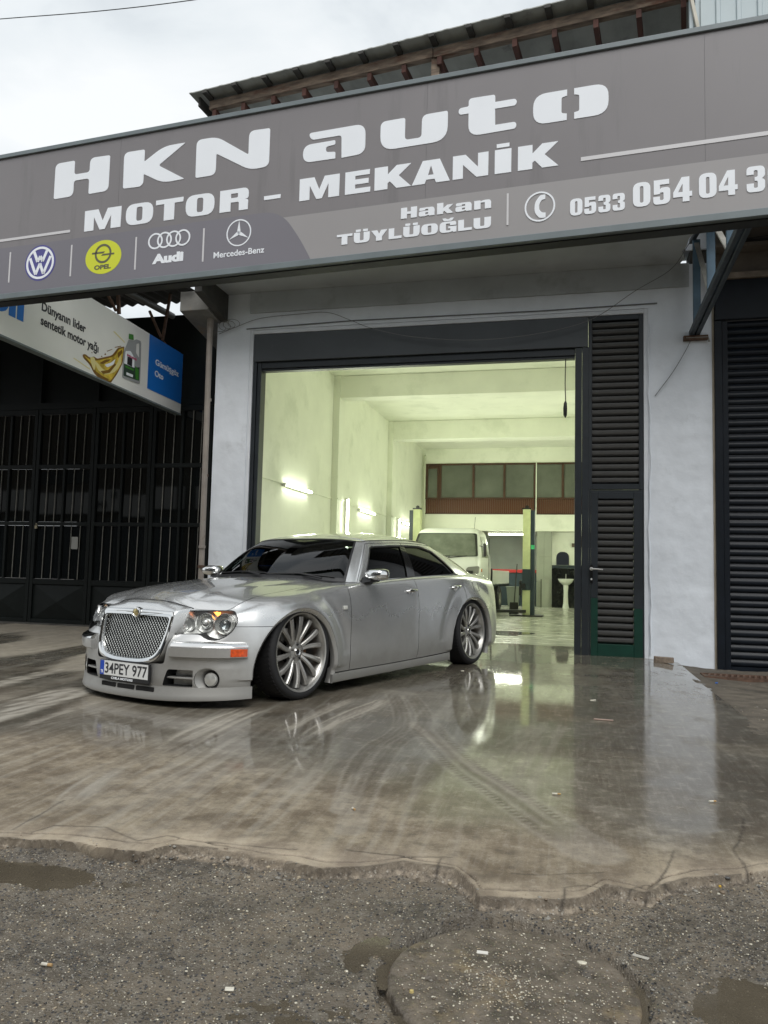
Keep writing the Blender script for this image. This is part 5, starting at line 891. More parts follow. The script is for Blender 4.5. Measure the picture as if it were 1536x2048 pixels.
# ---- wires
def wire(name, label, pts, r=.004, m=None):
    P = [Vector(p) for p in pts]; t = np.arange(len(P)); tt = np.linspace(0, len(P)-1, 6*len(P)); Q = list(zip(*[crom(t, [p[i] for p in P], tt) for i in range(3)])); o = MB().tube(Q, r, 6).build(name, m or MATS['black_cable'], None, smooth=True); return tag(o, label, 'cable')
wire('overhead_wire', 'thin dark wire crossing the cloudy sky at top left', [onY(-200, 55, 9), onY(0, 38, 9.0), onY(200, 22, 8.9), onY(400, -2, 8.8), onY(700, -50, 8.7)], .006)
m_gw = mat('grey_wire', (.16, .16, .16), .6)
wire('wall_wire', 'loose grey wire sagging across the lintel and shutter box', [onY(438, 668, FY-.05), onY(470, 655, FY-.04), onY(520, 637, FY-.03), onY(600, 628, FY-.03), onY(655, 625, FY-.04), onY(700, 640, FY-.05), onY(745, 657, FY-.07), onY(830, 674, FY-.08), onY(950, 680, FY-.08), onY(1070, 668, FY-.08), onY(1180, 640, FY-.08), onY(1270, 582, FY-.08), onY(1340, 540, FY-.2), onY(1372, 497, FY-.5), onY(1395, 455, FY-.9)], .004, m_gw)
wire('pillar_wire', 'thin wire slanting down the right pillar from the bracket', [onY(1385, 672, FY-.03), onY(1372, 700, FY-.03), onY(1345, 745, FY-.03), onY(1310, 792, FY-.02)], .005, m_gw)
wire('coiled_wire', 'coil of grey wire on the wall beside the drainpipe', [onY(438+14*math.cos(a*.9)+a*1.3, 655+9*math.sin(a*.9)-a*.4, FY-.05) for a in range(26)], .0035, m_gw)
# ================================================================== INSIDE THE GARAGE
m_tube = mat('glowing_tube', (1, 1, 1), .5, emit=((0.95, 1.0, 0.80), 14.0)); m_hous = mat('lamp_housing', (.7, .7, .66), .5)
LPW = 23.5
def tube_lamp(loc, L, axis, face, label, grp_='tube lamps on the inner walls', power=None):
    """axis: direction of the tube, face: direction it looks"""
    t = thing('tube_lamp', label, 'lamp', loc, 0, grp_); a = Vector(axis); f = Vector(face)
    MB().bar(a*(-L/2), a*(L/2), .05, .05).build('housing', m_hous, t, bevel=.004)
    MB().tube([a*(-L/2+.02)+f*.045, a*(L/2-.02)+f*.045], .022, 12).build('glass_tube', m_tube, t, smooth=True)
    for s in (-1, 1): MB().box(a*s*(L/2-.01)+f*.03, (.045, .045, .045)).build('end_cap', m_hous, t)
    ld = bpy.data.lights.new('tube_light', 'AREA'); ld.shape = 'RECTANGLE'; ld.size = L; ld.size_y = .06; ld.energy = power or LPW; ld.color = (0.96, 1.0, 0.82)
    lo = bpy.data.objects.new('tube_light', ld); COL.objects.link(lo); lo.parent = t; z = -f; x = a; y = z.cross(x); lo.matrix_local = Matrix(((x.x, y.x, z.x, f.x*.075), (x.y, y.y, z.y, f.y*.075), (x.z, y.z, z.z, f.z*.075), (0, 0, 0, 1)))
wl = XL+.03
tube_lamp((wl, 12.58, 2.39), 1.30, (0, 1, 0), (1, 0, 0), 'horizontal tube lamp on the left wall, nearest the opening'); tube_lamp((wl, 17.2, 2.35), 1.30, (0, 1, 0), (1, 0, 0), 'horizontal tube lamp on the left wall, middle of three'); tube_lamp((wl, 21.6, 2.35), 1.30, (0, 1, 0), (1, 0, 0), 'horizontal tube lamp on the left wall beside the lift column')
tube_lamp((-4.53, 15.10, 1.84), 1.25, (0, 0, 1), (1, 0, 0), 'upright tube lamp on the first pilaster, behind the car roof'); tube_lamp((-4.53, 19.95, 1.80), 1.20, (0, 0, 1), (1, 0, 0), 'upright tube lamp on the far pilaster')
tube_lamp((-1.95, YM+.28, 2.27), 1.30, (1, 0, 0), (0, 0, -1), 'tube lamp under the mezzanine edge at the back')
for y, l_ in ((12.6, 'tube lamp on the right inner wall, close behind the louvre panel'), (16.9, 'tube lamp on the right inner wall, half way back'), (21.4, 'tube lamp on the right inner wall, nearest the sink')): tube_lamp((XR+.06, y, 2.39), 1.30, (0, 1, 0), (-1, 0, 0), l_)
cd = thing('conduit', 'thin white cable conduit running along the left inner wall', 'conduit', (XL, 12, 2.4))
for y0, y1, x in ((FY+.4, 14.6, XL+.012), (15.03, 19.33, XL+.012), (19.87, 23.9, XL+.012)): o = MB().bx(x-.012, x+.012, y0, y1, 2.40, 2.425).build('conduit_run', m_int, cd); o.matrix_parent_inverse = Matrix.Translation(-cd.location)
for y0, y1 in ((14.60, 15.04), (19.33, 19.87)): o = MB().bx(XL+.131, XL+.155, y0, y1, 2.40, 2.425).build('conduit_run', m_int, cd); o.matrix_parent_inverse = Matrix.Translation(-cd.location)
tag(MB().tube([(-4.60, YM-.06, 0), (-4.60, YM-.06, 4.66), (-4.60, YM+.02, 4.70)], .035, 12).build('corner_pipe', mat('pale_pipe', (.6, .62, .5), .5), smooth=True), 'pale upright pipe in the far left corner of the garage', 'pipe')
# two-post lift
m_ly = mat('faded_yellow_green_steel', (0.52, 0.56, 0.30), .5, noise=(5, .12, 6), dirt=(8, (.16, .15, .08), .66, .7)); m_lb = mat('lift_blue_black', (0.022, 0.036, 0.046), .45, noise=(5, .3, 5)); m_gr = mat('greasy_black', (.012, .012, .012), .4)
def column(x, y, s, label):
    t = thing('lift_column', label, 'car lift', (x, y, 0), 0, 'columns of the car lift')
    b = MB(); b.bx(-.09 if s > 0 else -.09, .09, -.02, .26, .03, 2.56); b.build('yellow_post', m_ly, t, bevel=.006)
    b = MB(); b.bx(s*.095 if s > 0 else -.19, .19 if s > 0 else -.095, 0.0, .30, .03, 2.54); b.build('blue_channel', m_lb, t, bevel=.006)
    MB().bx(-.095, .10, -.05, .10, .62, 1.12).build('carriage', m_lb, t, bevel=.008); MB().bx(-.38, .40, -.22, .42, .0, .03).build('base_plate', m_gr, t, bevel=.004)
    b = MB(); b.bar((-.0*s, -.08, .12), (-.95*s, -.25, .10), .10, .07); b.build('arm', m_gr, t, bevel=.006); b = MB(); b.bar((-.95*s, -.25, .10), (-1.35*s, -.1, .09), .08, .05); b.lathe([(0, .02), (.06, .02), (.07, .08), (.05, .09), (0, .09)], 16, 'z', (-1.3*s, -.1, .04)); b.build('arm', m_gr, t)
    b = MB(); b.box((-.08*s, -.12, .72), (.13, .10, .12)); b.box((-.13*s, -.14, .60), (.06, .07, .22)); b.lathe([(0, -.03), (.05, -.03), (.05, .03), (0, .03)], 14, 'x', (-.13*s, -.14, .80)); b.build('motor_unit', m_gr, t, bevel=.01)
    b = MB(); b.bx(-.12, .10, .05, .14, 2.565, 2.60); b.lathe([(0, -.02), (.045, -.02), (.045, .02), (0, .02)], 14, 'y', (0, .1, 2.62)); b.build('top_pulley', m_gr, t)
    return t
c1_ = column(-1.095, 18.85, 1, 'pale yellow green and blue lift column right of the truck'); o = MB().bx(.10, .19, -.006, -.002, 1.60, 1.70).build('safety_sticker', mat('green_sticker', (.05, .45, .18), .4), c1_)
column(-3.82, 18.95, -1, 'lift column behind the white truck, only its top showing')
# truck
m_tw = mat('white_truck_paint', (0.74, 0.76, 0.72), .3, coat=.5, noise=(1.5, .05, 5), dirt=(5, (.4, .38, .3), .64, .5)); m_tg = mat('dusty_truck_glass', (0.12, 0.135, 0.105), .16, spec=.6, coat=.5, noise=(2.5, .45, 6)); m_tr = mat('tyre_rubber', (.012, .012, .013), .75, bump=(60, .2, .002)); m_lens = mat('clear_lens', (.55, .55, .5), .12, metal=.6)
tk = thing('flatbed_truck', 'small white flatbed truck parked inside the garage by the lift', 'truck', (-2.90, 17.55, 0), math.radians(-3.0))
lev = [(.36, .80, .02, 1.62), (.46, .84, -.02, 1.64), (.95, .86, -.03, 1.66), (1.12, .86, .00, 1.66), (1.34, .845, .06, 1.66), (1.40, .84, .085, 1.655), (1.90, .735, .40, 1.62), (1.98, .70, .46, 1.60), (2.05, .60, .60, 1.50)]
def ring(z, w, y0, y1, r=.16, n=8):
    P = []; 
    for cx, cy_, a0 in ((w-r, y0+r, -90), (w-r, y1-r, 0), (-w+r, y1-r, 90), (-w+r, y0+r, 180)):
        for k in range(n+1): a = math.radians(a0+90*k/n); P.append((cx+r*math.cos(a), cy_+r*math.sin(a), z))
    return P
b = MB(); V = []; 
for z, w_, y0, y1 in lev: V += ring(z, w_, y0, y1)
m_ = 36; F = []
for j in range(len(lev)-1):
    for i in range(m_): F.append((j*m_+i, j*m_+(i+1) % m_, (j+1)*m_+(i+1) % m_, (j+1)*m_+i))
F += [tuple(range(m_))[::-1], tuple((len(lev)-1)*m_+i for i in range(m_))]; b.add(V, F); b.build('cab', m_tw, tk, smooth=True, ang=50)
def q4(P, off): c_ = sum((Vector(p) for p in P), Vector())/4; return P
b = MB(); b.prism(rounded([(-.74, .0, .06), (.74, 0, .06), (.65, 1, .08), (-.65, 1, .08)], 4), lambda x, y: (x, .076+y*.330-.012, 1.385+y*.515), lambda x, y: (x, .076+y*.330+.004, 1.385+y*.515)); b.build('windscreen', m_tg, tk)
b = MB(); b.prism(rounded([(-.79, -.02, .06), (.79, -.02, .06), (.70, 1.04, .08), (-.70, 1.04, .08)], 4), lambda x, y: (x, .076+y*.330-.006, 1.385+y*.515), lambda x, y: (x, .076+y*.330+.01, 1.385+y*.515)); b.build('windscreen_seal', m_gr, tk)
for s in (-1, 1):
    b = MB(); b.prism(rounded([(.28, 1.36), (1.15, 1.36, .04), (1.12, 1.86, .06), (.62, 1.86, .05)], 4), lambda y, z: (s*(.858-(z-1.36)*.21), y, z), lambda y, z: (s*(.83-(z-1.36)*.21), y, z)); b.build('side_window', m_tg, tk)
    MB().box((s*.96, -.02, 1.52), (.07, .13, .30)).build('mirror', m_gr, tk, bevel=.03); MB().bar((s*.82, .12, 1.62), (s*.96, 0, 1.58), .015).build('mirror_arm', m_gr, tk)
    b = MB(); b.prism(rounded([(s*.50, .98, .03), (s*.82, .98, .04), (s*.84, 1.16, .05), (s*.56, 1.13, .05)], 4), lambda x, z: (x, -.040+.02*abs(x), z), lambda x, z: (x, .05, z)); b.build('headlight', m_lens, tk)
    MB().box((s*.865, .16, 1.06), (.02, .07, .07)).build('indicator', mat('amber_lens', (.6, .16, .01), .3), tk, bevel=.005)
    MB().bx(s*.862-.006, s*.862+.006, 1.19, 1.20, .5, 1.85).build('door_seam', m_gr, tk)
    for y in (.75, 3.35):
        w_ = MB().lathe([(.17, -.08), (.29, -.09), (.33, -.05), (.335, 0), (.33, .05), (.29, .09), (.17, .08)], 28, 'x', (s*.74, y, .335)).build('wheel', m_tr, tk, smooth=True); MB().lathe([(0, .05*s), (.10, .06*s), (.17, .02*s), (.18, .09*s)], 24, 'x', (s*.74, y, .335)).build('wheel_rim', m_lens, tk, smooth=True)
MB().bx(-.70, .70, -.06, .02, .98, 1.05).build('grille', m_gr, tk); MB().bx(-.83, .83, -.09, .10, .40, .62).build('front_bumper', m_tw, tk, bevel=.03); b = MB(); b.tube([(-.35, .03, 1.34), (.15, .045, 1.375)], .012, 6); b.tube([(.1, .03, 1.34), (.55, .05, 1.385)], .012, 6); b.build('wipers', m_gr, tk)
b = MB(); b.bx(-.45, -.35, .5, 4.6, .5, .66); b.bx(.35, .45, .5, 4.6, .5, .66); b.build('chassis_rail', m_gr, tk); MB().bx(-.86, .86, 1.80, 4.75, .74, .80).build('bed_floor', m_tw, tk)
for s in (-1, 1):
    MB().bx(s*.86-.015, s*.86+.015, 1.80, 4.75, .72, 1.08).build('side_board', m_tw, tk, bevel=.004)
    for k in range(12): MB().bx(s*.875-.012, s*.875+.012, 1.88+k*.25, 1.93+k*.25, .66, .74).build('rope_hook', m_gr, tk)
MB().bx(-.86, .86, 1.76, 1.80, .74, 1.12).build('head_board', m_gr, tk); MB().bx(-.86, .86, 4.75, 4.78, .72, 1.08).build('tail_board', m_tw, tk); MB().bx(-.2, .2, 1.62, 1.66, 1.4, 1.85).build('rear_cab_window', m_gr, tk); MB().tube([(.62, .5, 2.03), (.66, .40, 2.30)], .005, 5).build('aerial', m_gr, tk)
# back corner
m_marb = mat('black_marble', (.012, .013, .013), .15, noise=(5, .5, 5), dirt=(6, (.25, .26, .22), .64, .5)); m_tile = mat('grey_wall_tile', (.33, .35, .29), .5, noise=(2, .12, 5))
bk = thing('wash_corner_wall', 'tiled partition and black marble dado in the back corner', 'wall', (-.2, YM+.35, 0))
def KP(o): o.matrix_parent_inverse = Matrix.Translation(-bk.location); return o
KP(MB().bx(-.64, XR+.1, YM+.42, YM+.5, 0, 2.32).build('wash_wall', m_int, bk)); KP(MB().bx(-.64, XR+.1, YM+.40, YM+.419, 0, 1.20).build('marble_dado', m_marb, bk)); KP(MB().bx(-.64, XR+.1, YM+.36, YM+.419, 1.205, 1.30).build('ledge', m_lb, bk))
for i, z in enumerate((0.0, .78, 1.56)):
    for x0, x1 in ((-1.10, -.875), (-.87, -.645)): KP(MB().bx(x0, x1, YM+.20, YM+.26, z, z+.775).build('wall_tile', m_tile, bk, bevel=.003))
for i in range(4): KP(MB().bx(-.05-.0+i*.14, 1.1, YM+.30, YM+.40, 1.86+i*.11, 1.975+i*.11).build('stair_step', mat('brown_step', (.10, .075, .055), .7), bk))
tag(MB().prism(rounded([(-.19, 0), (.19, 0), (.19, .40, .19), (-.19, .40, .19)], 8), lambda x, z: (x-.32, YM+.405, z+1.31), lambda x, z: (x-.32, YM+.395, z+1.31)).build('arched_mirror', mat('mirror_glass', (.75, .78, .75), .03, metal=1.0)), 'small arched mirror above the sink', 'mirror')
sk = thing('pedestal_sink', 'white pedestal sink against the black marble', 'sink', (-.22, YM+.18, 0)); m_cer = mat('white_ceramic', (.78, .80, .74), .12, coat=.5)
b = MB(); b.lathe([(.0, .70), (.10, .70), (.19, .78), (.235, .86), (.24, .885), (.22, .885), (.18, .80), (.05, .76), (0, .76)], 32, 'z'); b.build('basin', m_cer, sk, smooth=True, ang=60); b = MB(); b.lathe([(.105, 0), (.10, .02), (.075, .15), (.065, .45), (.08, .72)], 24, 'z'); b.build('pedestal', m_cer, sk, smooth=True); MB().tube([(0, .17, .88), (0, .17, 1.02), (0, .12, 1.05), (0, .05, 1.02)], .012, 8).build('tap', m_chr, sk, smooth=True)
b = MB(); b.add([(s*x, y, z) for z, x, y0, y1 in ((0, .15, -.13, .13), (.60, .20, -.17, .17)) for s, y in ((-1, y0), (1, y0), (1, y1), (-1, y1))], [(0, 3, 2, 1), (4, 5, 6, 7), (0, 1, 5, 4), (1, 2, 6, 5), (2, 3, 7, 6), (3, 0, 4, 7)]); b.box((0, 0, .60), (.44, .38, .03)); o = b.build('waste_bin', mat('grey_plastic', (.17, .19, .16), .5), bevel=.015); o.location = (-1.78, YM-.0, 0); tag(o, 'grey plastic waste bin left of the right lift column', 'bin')
t = thing('workbench', 'dark workbench with a red top at the back of the garage', 'workbench', (-1.9, YM+.8, 0)); MB().bx(-.75, .80, 0, .5, 0, 1.04).build('cabinet', m_lb, t, bevel=.005); MB().bx(-.77, .82, -.02, .52, 1.042, 1.14).build('red_top', mat('red_paint', (.30, .02, .02), .4), t, bevel=.005)
t = thing('shovel', 'black shovel leaning by the right lift column', 'shovel', (-1.42, 19.4, 0)); MB().tube([(0, 0, .25), (.05, .25, 1.25)], .013, 8).build('handle', m_gr, t, smooth=True); MB().add([(-.12, -.08, 0), (.12, -.08, 0), (.10, -.01, .3), (-.10, -.01, .3), (-.12, -.075, 0), (.12, -.075, 0), (.10, -.005, .3), (-.10, -.005, .3)], [(0, 1, 2, 3), (7, 6, 5, 4), (0, 3, 7, 4), (1, 5, 6, 2), (2, 6, 7, 3), (0, 4, 5, 1)]).build('blade', m_gr, t)
t = thing('leaning_panel', 'grey framed panel leaning on the tiled partition', 'panel', (-.93, YM+.05, 0)); MB().bx(-.02, .22, 0, .02, 0, .85).build('sheet', m_tile, t); MB().bar((-.02, -.002, .0), (-.02, -.002, .86), .02).build('edge', m_gr, t)
# ================================================================== THE SILVER SALOON
def paint_mat():
    m = bpy.data.materials.new('silver_car_paint'); m.use_nodes = True; t = m.node_tree; N = t.nodes; L = t.links; b = N['Principled BSDF']; c = N.new('ShaderNodeTexCoord')
    b.inputs['Metallic'].default_value = 0.80; b.inputs['Roughness'].default_value = .30; b.inputs['Coat Weight'].default_value = 1.0; b.inputs['Coat Roughness'].default_value = .03
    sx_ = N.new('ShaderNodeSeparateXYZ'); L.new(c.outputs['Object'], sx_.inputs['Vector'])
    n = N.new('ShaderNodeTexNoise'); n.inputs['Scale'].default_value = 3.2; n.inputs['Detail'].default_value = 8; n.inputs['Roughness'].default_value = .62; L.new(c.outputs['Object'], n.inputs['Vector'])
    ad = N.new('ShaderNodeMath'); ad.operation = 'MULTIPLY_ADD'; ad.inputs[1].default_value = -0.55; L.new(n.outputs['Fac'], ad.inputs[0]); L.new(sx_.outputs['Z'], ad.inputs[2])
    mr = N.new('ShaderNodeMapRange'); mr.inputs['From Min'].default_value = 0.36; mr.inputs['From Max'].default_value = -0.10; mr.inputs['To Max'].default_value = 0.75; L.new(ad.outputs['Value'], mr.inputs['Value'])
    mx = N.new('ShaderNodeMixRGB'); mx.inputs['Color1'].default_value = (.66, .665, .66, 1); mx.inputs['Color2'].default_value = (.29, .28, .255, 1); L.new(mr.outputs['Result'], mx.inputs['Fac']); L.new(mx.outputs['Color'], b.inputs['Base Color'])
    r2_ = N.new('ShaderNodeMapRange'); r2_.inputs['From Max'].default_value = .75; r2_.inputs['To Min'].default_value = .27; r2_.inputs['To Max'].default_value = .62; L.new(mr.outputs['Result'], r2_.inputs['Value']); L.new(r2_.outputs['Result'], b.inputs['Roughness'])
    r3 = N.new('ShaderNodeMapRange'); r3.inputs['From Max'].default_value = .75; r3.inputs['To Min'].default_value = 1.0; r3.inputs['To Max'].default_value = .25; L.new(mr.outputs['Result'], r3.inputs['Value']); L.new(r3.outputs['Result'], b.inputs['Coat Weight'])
    fl = N.new('ShaderNodeTexNoise'); fl.inputs['Scale'].default_value = 900; L.new(c.outputs['Object'], fl.inputs['Vector']); bp = N.new('ShaderNodeBump'); bp.inputs['Strength'].default_value = .05; bp.inputs['Distance'].default_value = .0006; L.new(fl.outputs['Fac'], bp.inputs['Height']); L.new(bp.outputs['Normal'], b.inputs['Normal'])
    return m
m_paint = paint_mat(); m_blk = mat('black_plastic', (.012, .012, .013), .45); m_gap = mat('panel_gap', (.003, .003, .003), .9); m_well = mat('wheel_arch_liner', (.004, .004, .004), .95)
m_chrome = mat('car_chrome', (.78, .78, .77), .07, metal=1.0); m_tint = glassmat('tinted_car_glass', (.045, .06, .055), .005, ior=1.62); m_ws = glassmat('windscreen_glass', (.22, .27, .25), .005, ior=1.62)
car = thing('silver_car', 'silver lowered saloon car with mesh grille parked on the wet apron', 'car', (-2.415, 7.432, 0.0), math.radians(-108.21))
KX = [('c17', -3.21)]
# plan stations: t, plan x, plan y, rows [(inset, z)]*9, top edge point Q
ST = [
 (3.073, 2.440, 0.00, [(.05,.085),(.02,.11),(.0,.17),(.0,.27),(.03,.40),(.15,.575),(.165,.62),(.165,.66),(.17,.70)], (2.262, 0.00, .742)),
 (2.823, 2.427, 0.25, [(.05,.085),(.02,.11),(.0,.17),(.0,.27),(.02,.42),(.15,.575),(.165,.62),(.165,.655),(.17,.69)], (2.255, 0.25, .728)),
 (2.618, 2.388, 0.45, [(.05,.085),(.02,.11),(.0,.17),(.0,.27),(.01,.445),(.115,.575),(.135,.62),(.15,.65),(.165,.675)], (2.205, 0.42, .690)),
 (2.420, 2.308, 0.63, [(.05,.085),(.02,.11),(.0,.17),(.0,.27),(.008,.45),(.085,.575),(.105,.62),(.125,.65),(.14,.668)], (2.165, 0.57, .684)),
 (2.225, 2.190, 0.78, [(.05,.085),(.02,.11),(.0,.17),(.0,.27),(.005,.45),(.030,.575),(.045,.62),(.062,.65),(.08,.668)], (2.125, 0.69, .688)),
 (2.045, 2.035, 0.872, [(.05,.085),(.02,.11),(.0,.17),(.0,.27),(.0,.45),(.006,.575),(.022,.64),(.052,.69),(.09,.715)], (2.02, 0.740, .745)),
 (1.850, 1.850, 0.918, [(.05,.085),(.02,.11),(.0,.17),(.0,.27),(.0,.45),(.0,.575),(.006,.66),(.035,.725),(.09,.765)], (1.85, 0.735, .785)),
 (1.524, 1.524, 0.938, [(.05,.085),(.02,.11),(.0,.17),(.0,.27),(.0,.45),(.0,.60),(.004,.69),(.030,.76),(.09,.803)], (1.524, 0.725, .822)),
 (1.100, 1.100, 0.925, [(.06,.085),(.02,.10),(.010,.16),(.0,.28),(.0,.45),(.0,.60),(.010,.72),(.030,.795),(.075,.845)], (1.10, 0.73, .868)),
 (0.900, 0.900, 0.925, [(.06,.085),(.02,.10),(.012,.16),(.0,.28),(.0,.45),(.0,.60),(.012,.74),(.030,.82),(.060,.865)], (0.90, 0.755, .886)),
 (0.700, 0.700, 0.928, [(.06,.085),(.02,.10),(.014,.16),(.0,.28),(.0,.45),(.0,.61),(.012,.76),(.026,.835),(.045,.875)], (0.70, 0.835, .892)),
 (0.300, 0.300, 0.930, [(.06,.085),(.02,.10),(.014,.16),(.0,.28),(.0,.45),(.0,.62),(.012,.775),(.024,.855),(.042,.895)], (0.30, 0.860, .912)),
 (-0.25, -0.25, 0.932, [(.06,.088),(.02,.103),(.014,.165),(.0,.29),(.0,.46),(.0,.64),(.012,.80),(.024,.885),(.040,.925)], (-0.25, 0.866, .944)),
 (-0.90, -0.90, 0.935, [(.06,.10),(.02,.115),(.014,.175),(.0,.30),(.0,.47),(.0,.65),(.010,.82),(.022,.905),(.040,.952)], (-0.90, 0.866, .972)),
 (-1.524, -1.524, 0.945, [(.06,.12),(.02,.14),(.006,.20),(.0,.32),(.0,.48),(.0,.66),(.010,.80),(.030,.89),(.070,.955)], (-1.524, 0.830, .985)),
 (-2.00, -2.000, 0.920, [(.06,.15),(.02,.17),(.006,.22),(.0,.34),(.0,.50),(.0,.66),(.012,.79),(.030,.87),(.080,.94)], (-1.98, 0.745, .975)),
 (-2.27, -2.260, 0.865, [(.07,.17),(.03,.19),(.01,.24),(.0,.35),(.0,.50),(.015,.66),(.03,.78),(.045,.86),(.080,.92)], (-2.19, 0.68, .958)),
 (-2.50, -2.420, 0.720, [(.08,.18),(.03,.20),(.01,.25),(.0,.36),(.0,.52),(.03,.66),(.045,.78),(.055,.86),(.080,.92)], (-2.33, 0.57, .952)),
 (-2.78, -2.505, 0.450, [(.08,.18),(.03,.20),(.01,.25),(.0,.36),(.0,.52),(.04,.66),(.055,.78),(.065,.86),(.085,.92)], (-2.395, 0.38, .952)),
 (-3.23, -2.540, 0.000, [(.08,.18),(.03,.20),(.01,.25),(.0,.36),(.0,.52),(.04,.66),(.055,.78),(.065,.86),(.085,.92)], (-2.42, 0.00, .955))]
ST = ST[::-1]; TT = np.array([s[0] for s in ST]); PX = np.array([s[1] for s in ST]); PY = np.array([s[2] for s in ST])
NR = 9; DD = np.array([[r[0] for r in s[3]] for s in ST]); ZZ = np.array([[r[1] for r in s[3]] for s in ST]); QQ = np.array([s[4] for s in ST])
def plan(t): return crom(TT, PX, t), np.where(np.abs(t-TT[0]) < 1e-9, 0, np.where(np.abs(t-TT[-1]) < 1e-9, 0, crom(TT, PY, t)))
def plan_n(t):
    t = np.asarray(t, float); e = 1e-3; a = np.clip(t-e, TT[0], TT[-1]); b = np.clip(t+e, TT[0], TT[-1]); x0, y0 = plan(a); x1, y1 = plan(b); dx, dy = x1-x0, y1-y0; l = np.hypot(dx, dy); nx, ny = -dy/l, dx/l
    end = 1-np.clip(np.minimum(t-TT[0], TT[-1]-t)/.08, 0, 1); ny = ny*(1-end); return nx/np.hypot(nx, ny), ny/np.hypot(nx, ny)
L1 = ([0, .2, .75, .86, .95], [.886, .888, .888, .905, .922]); L2 = ([0, .16, .22, .78, .86, .95], [-.235, -.240, -.262, -.262, -.235, -.190]); L3 = ([0, .19, .378, .60, .70, .80, .90, 1.0], [-.93, -.94, -1.00, -1.17, -1.27, -1.27, -1.235, -1.21])
def surf(t, r):
    """t along plan, r in [0,9] row (9 = top edge). Returns (x,y,z) arrays"""
    t = np.atleast_1d(t); x, y = plan(t); nx, ny = plan_n(t); rows_d = np.stack([crom(TT, DD[:, k], t) for k in range(NR)], 0); rows_z = np.stack([crom(TT, ZZ[:, k], t) for k in range(NR)], 0); Q = [crom(TT, QQ[:, k], t) for k in range(3)]
    PXX = np.concatenate([x-nx*rows_d, Q[0][None]]); PYY = np.concatenate([y-ny*rows_d, Q[1][None]]); PZZ = np.concatenate([rows_z, Q[2][None]])
    rr = np.arange(NR+1); out = np.zeros((3, len(t)))
    for i in range(len(t)):
        for k, A in enumerate((PXX, PYY, PZZ)): out[k, i] = crom(rr, A[:, i], [r])[0]
    return out
def build_grid():
    G2 = .0028
    # columns
    base = [1.30, .8875+.0, -.262, -1.05, -1.95]
    cols = sorted(set([round(v, 4) for v in list(np.arange(1.3, 1.9, .03))+list(np.linspace(1.9, TT[-1], 62))+list(np.linspace(TT[0], -1.95, 60))+list(np.arange(-1.93, -1.30, .03))+list(np.linspace(.8875+G2, 1.3, 13))+list(np.linspace(-.262+G2, .8875-G2, 28))+list(np.linspace(-1.05+G2, -.262-G2, 22))+list(np.linspace(-1.3, -1.05-G2, 9))+[TT[-1], TT[0]]]))
    rows = sorted(set([round(v, 4) for v in list(np.linspace(0, 9, 73))+[2-.045, 2+.045, 5-.02, 5+.02]])); rows = [r for r in rows if not (abs(r-2) < .04 and r != 2) ]; rows = [r for r in rows if not abs(r-2) < .04 and not abs(r-5) < .019]
    t = np.array(cols); x, y = plan(t); nx, ny = plan_n(t); rd = np.stack([crom(TT, DD[:, k], t) for k in range(NR)], 0); rz = np.stack([crom(TT, ZZ[:, k], t) for k in range(NR)], 0); Q = [crom(TT, QQ[:, k], t) for k in range(3)]
    PXX = np.concatenate([x-nx*rd, Q[0][None]]); PYY = np.concatenate([y-ny*rd, Q[1][None]]); PZZ = np.concatenate([rz, Q[2][None]]); rr = np.arange(NR+1)
    X = np.stack([crom(rr, PXX[:, i], rows) for i in range(len(t))], 1); Y = np.stack([crom(rr, PYY[:, i], rows) for i in range(len(t))], 1); Z = np.stack([crom(rr, PZZ[:, i], rows) for i in range(len(t))], 1)
    Y[:, 0] = 0; Y[:, -1] = 0
    # door-gap warp on the flank
    for j in range(len(rows)):
        zz = Z[j]; nom = np.array([-1.95, -1.05, -.262, .8875, 1.30]); m = (t > -1.95) & (t < 1.30)
        l1 = np.interp(zz, *L1); l2 = np.interp(zz, *L2); l3 = np.interp(zz, *L3)
        for i in np.where(m)[0]:
            real = [-1.95, l3[i], l2[i], l1[i], 1.30]; k = int(np.clip(np.searchsorted(nom, t[i])-1, 0, 3)); f = (t[i]-nom[k])/(nom[k+1]-nom[k]); d = real[k]+(real[k+1]-real[k])*f-t[i]
            # keep gap width constant
            X[j, i] += d
    # flare round the wheel arches
    for cx, cz, R in ((1.575, .215, .455), (-1.44, .23, .475)):
        r = np.hypot(X-cx, Z-cz); amt = .022*np.exp(-((r-R-.02)/.085)**2)*(Y > .6)*(Z > .2)
        # the body falls away slightly behind the flare
        Y += amt-.008*np.exp(-((r-R-.19)/.06)**2)*(Y > .6)*(Z > .3)*(np.abs(X-cx) < .75)
    return t, np.array(rows), X, Y, Z
gt, gr_, GX, GY_, GZ = build_grid()
def cat_of(t, r):
    if abs(t-.8875) < .0027 and 1.96 < r <= 9: return 7
    if abs(t+.262) < .0027 and 1.96 < r <= 9: return 7
    if abs(t+1.05) < .0027 and 1.96 < r <= 9: return 7
    if abs(r-2) < .044 and -1.05 < t < 1.2: return 7
    if abs(r-5) < .0195 and t > 1.7: return 7
    if r < 2 and -1.2 < t < 1.3: return 8
    if -.262 < t < .8875: return 1
    if -1.05 < t < -.262: return 2
    if r < 5 and t > 1.4: return 4
    if t > 2.23: return 4
    if r < 5 and t < -1.7: return 5
    if t < -2.3: return 5 if r < 6 else 6
    return 0
CN = ['fender', 'front_door', 'rear_door', 'bonnet', 'front_bumper', 'rear_bumper', 'boot_lid', 'gap', 'sill', 'underside', 'cowl', 'liner']
def zc(x): return crom([-2.42, -2.3, -2.0, -1.8, -.5, .5, .97, 1.3, 1.6, 1.9, 2.1, 2.262], [.955, .968, .985, .995, .97, .93, .918, .902, .878, .842, .80, .742], np.clip(x, -2.42, 2.262))
NX = 44
